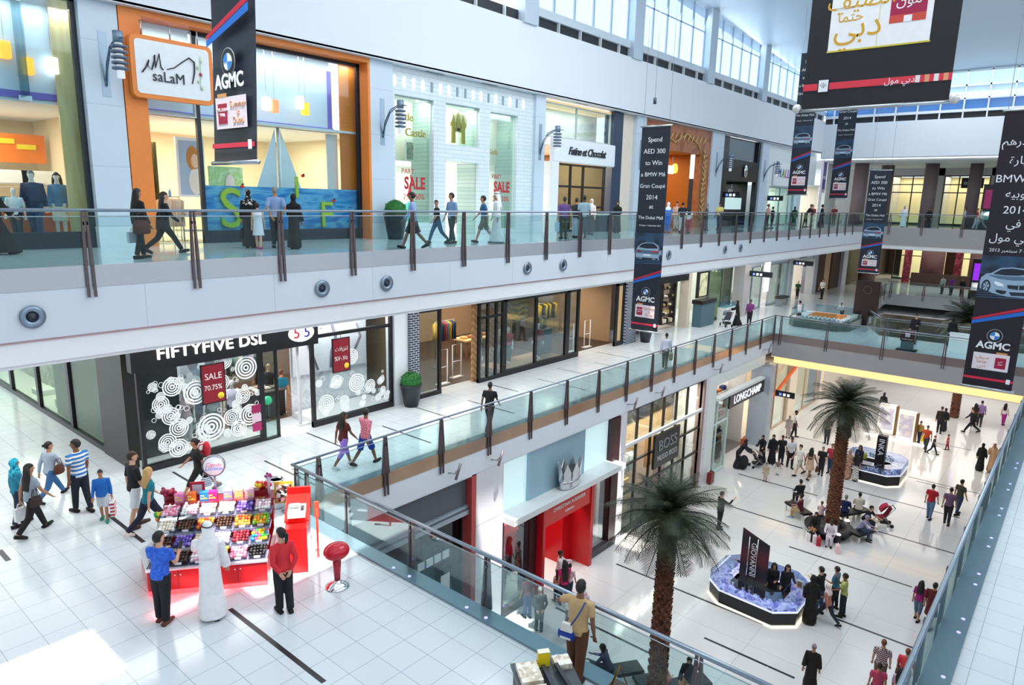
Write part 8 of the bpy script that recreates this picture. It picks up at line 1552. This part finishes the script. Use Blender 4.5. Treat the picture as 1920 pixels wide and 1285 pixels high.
# mannequins in the windows
def mq(key, P, face, pose, top_, bot, hr, lab, H=1.78, skin='w'): return person(key, P, face, pose, top_, bot, hr, skin, lab, H=H, mann=True, shoe='e6e2da')
mq('m1', Vector((5.42, 21.25, L2 + .15)), 190, 'slow', 'tdfe8ea', 'p22303a', 'n', 'child mannequin in a pale top at the left of the far left window', 1.35)
mq('m2', Vector((5.86, 21.3, L2 + .15)), 190, 'slow', 'j2a3a58', 'p2a5078', 'sg', 'mannequin in a navy jacket and jeans in the far left window', 1.8)
mq('m3', Vector((6.42, 21.25, L2 + .15)), 185, 'stand', 'l5a84a8', 'kecebd4' if False else 's ecebd4'.replace(' ', ''), 'Lk', 'mannequin in a denim jacket and pale skirt in the far left window', 1.76)
for k, (x, c, b_, h, l) in enumerate(((7.9, 'tf2eef2', 'p3a4a5c', 1.75, 'white-shirted mannequin at the left of the ringed window'), (8.9, 'tf0d8dc', 'pd8dce0', 1.72, 'mannequin in a pink-white top second in the ringed window'), (9.75, 'tb8c4c8', 'p8a9498', 1.75, 'mannequin in a grey top below the SALE poster'), (10.4, 'te8dcf0', 'p4a5a6a', 1.74, 'mannequin in a lilac-white top at the right of the ringed window'))):
    mq('m1%d' % k, Vector((x, 20.35, L1 + .2)), 185, 'stand', c, b_, 'n', l, h)
mq('m20', Vector((24.0, 20.4, L1 + .22)), 200, 'stand', 'tc86a74', 'p3a4a58', 'n', 'mannequin in a rose top and grey trousers on the wooden display floor', 1.72); mq('m21', Vector((25.9, 20.1, L1 + .22)), 190, 'slow', 'l8a3a44', 'p5a4a58', 'n', 'mannequin in a maroon top right of the wooden panel', 1.72); mq('m22', Vector((22.1, 20.6, L1)), 190, 'stand', 'l3a2e34', 'p5a7488', 'n', 'mannequin in a dark top behind the narrow glass of the wide black shop', 1.72); mq('m23', Vector((27.1, 19.95, L1 + .22)) if False else Vector((23.3, 20.3, L1 + .22)), 190, 'stand', 'lb89a94', 'p2f4458', 'n', 'mannequin in a pale coat at the left of the wooden display floor', 1.72)
mq('m30', Vector((17.45, YG + .75, .24)), 190, 'stand', 'le8d87a', 'p9ab0b0', 'Sf0ece0', 'hooded mannequin in a yellow top in the left crown-shop window', 1.78); mq('m31', Vector((18.05, YG + .85, .24)), 190, 'stand', 'l4a3448', 'pd8d0d0', 'n', 'silver mannequin in a dark top in the left crown-shop window', 1.82, 'g')
mq('m32', Vector((22.75, YG + .75, .24)), 190, 'stand', 'tf2ecec', 'pf4f0f0', 'n', 'white-clad mannequin in the right crown-shop window', 1.78); mq('m33', Vector((23.3, YG + .9, .24)), 190, 'stand', 'te0e4f4', 'pa8acb4', 'n', 'mannequin in a pale lilac T-shirt and grey jeans in the right crown-shop window', 1.78)
mq('m40', Vector((31.4, YG + .7, .12)), 200, 'hold', 'j9aa09a', 'p9aa09a', 'n', 'grey-suited mannequin at the right of the lattice window', 1.82); mq('m41', Vector((28.9, YG + .75, .12)), 190, 'stand', 'l3a3028', 'k4a4038', 'sy', 'dark-dressed mannequin below the sale banner', 1.75)
fuse_all()
text_to_mesh()
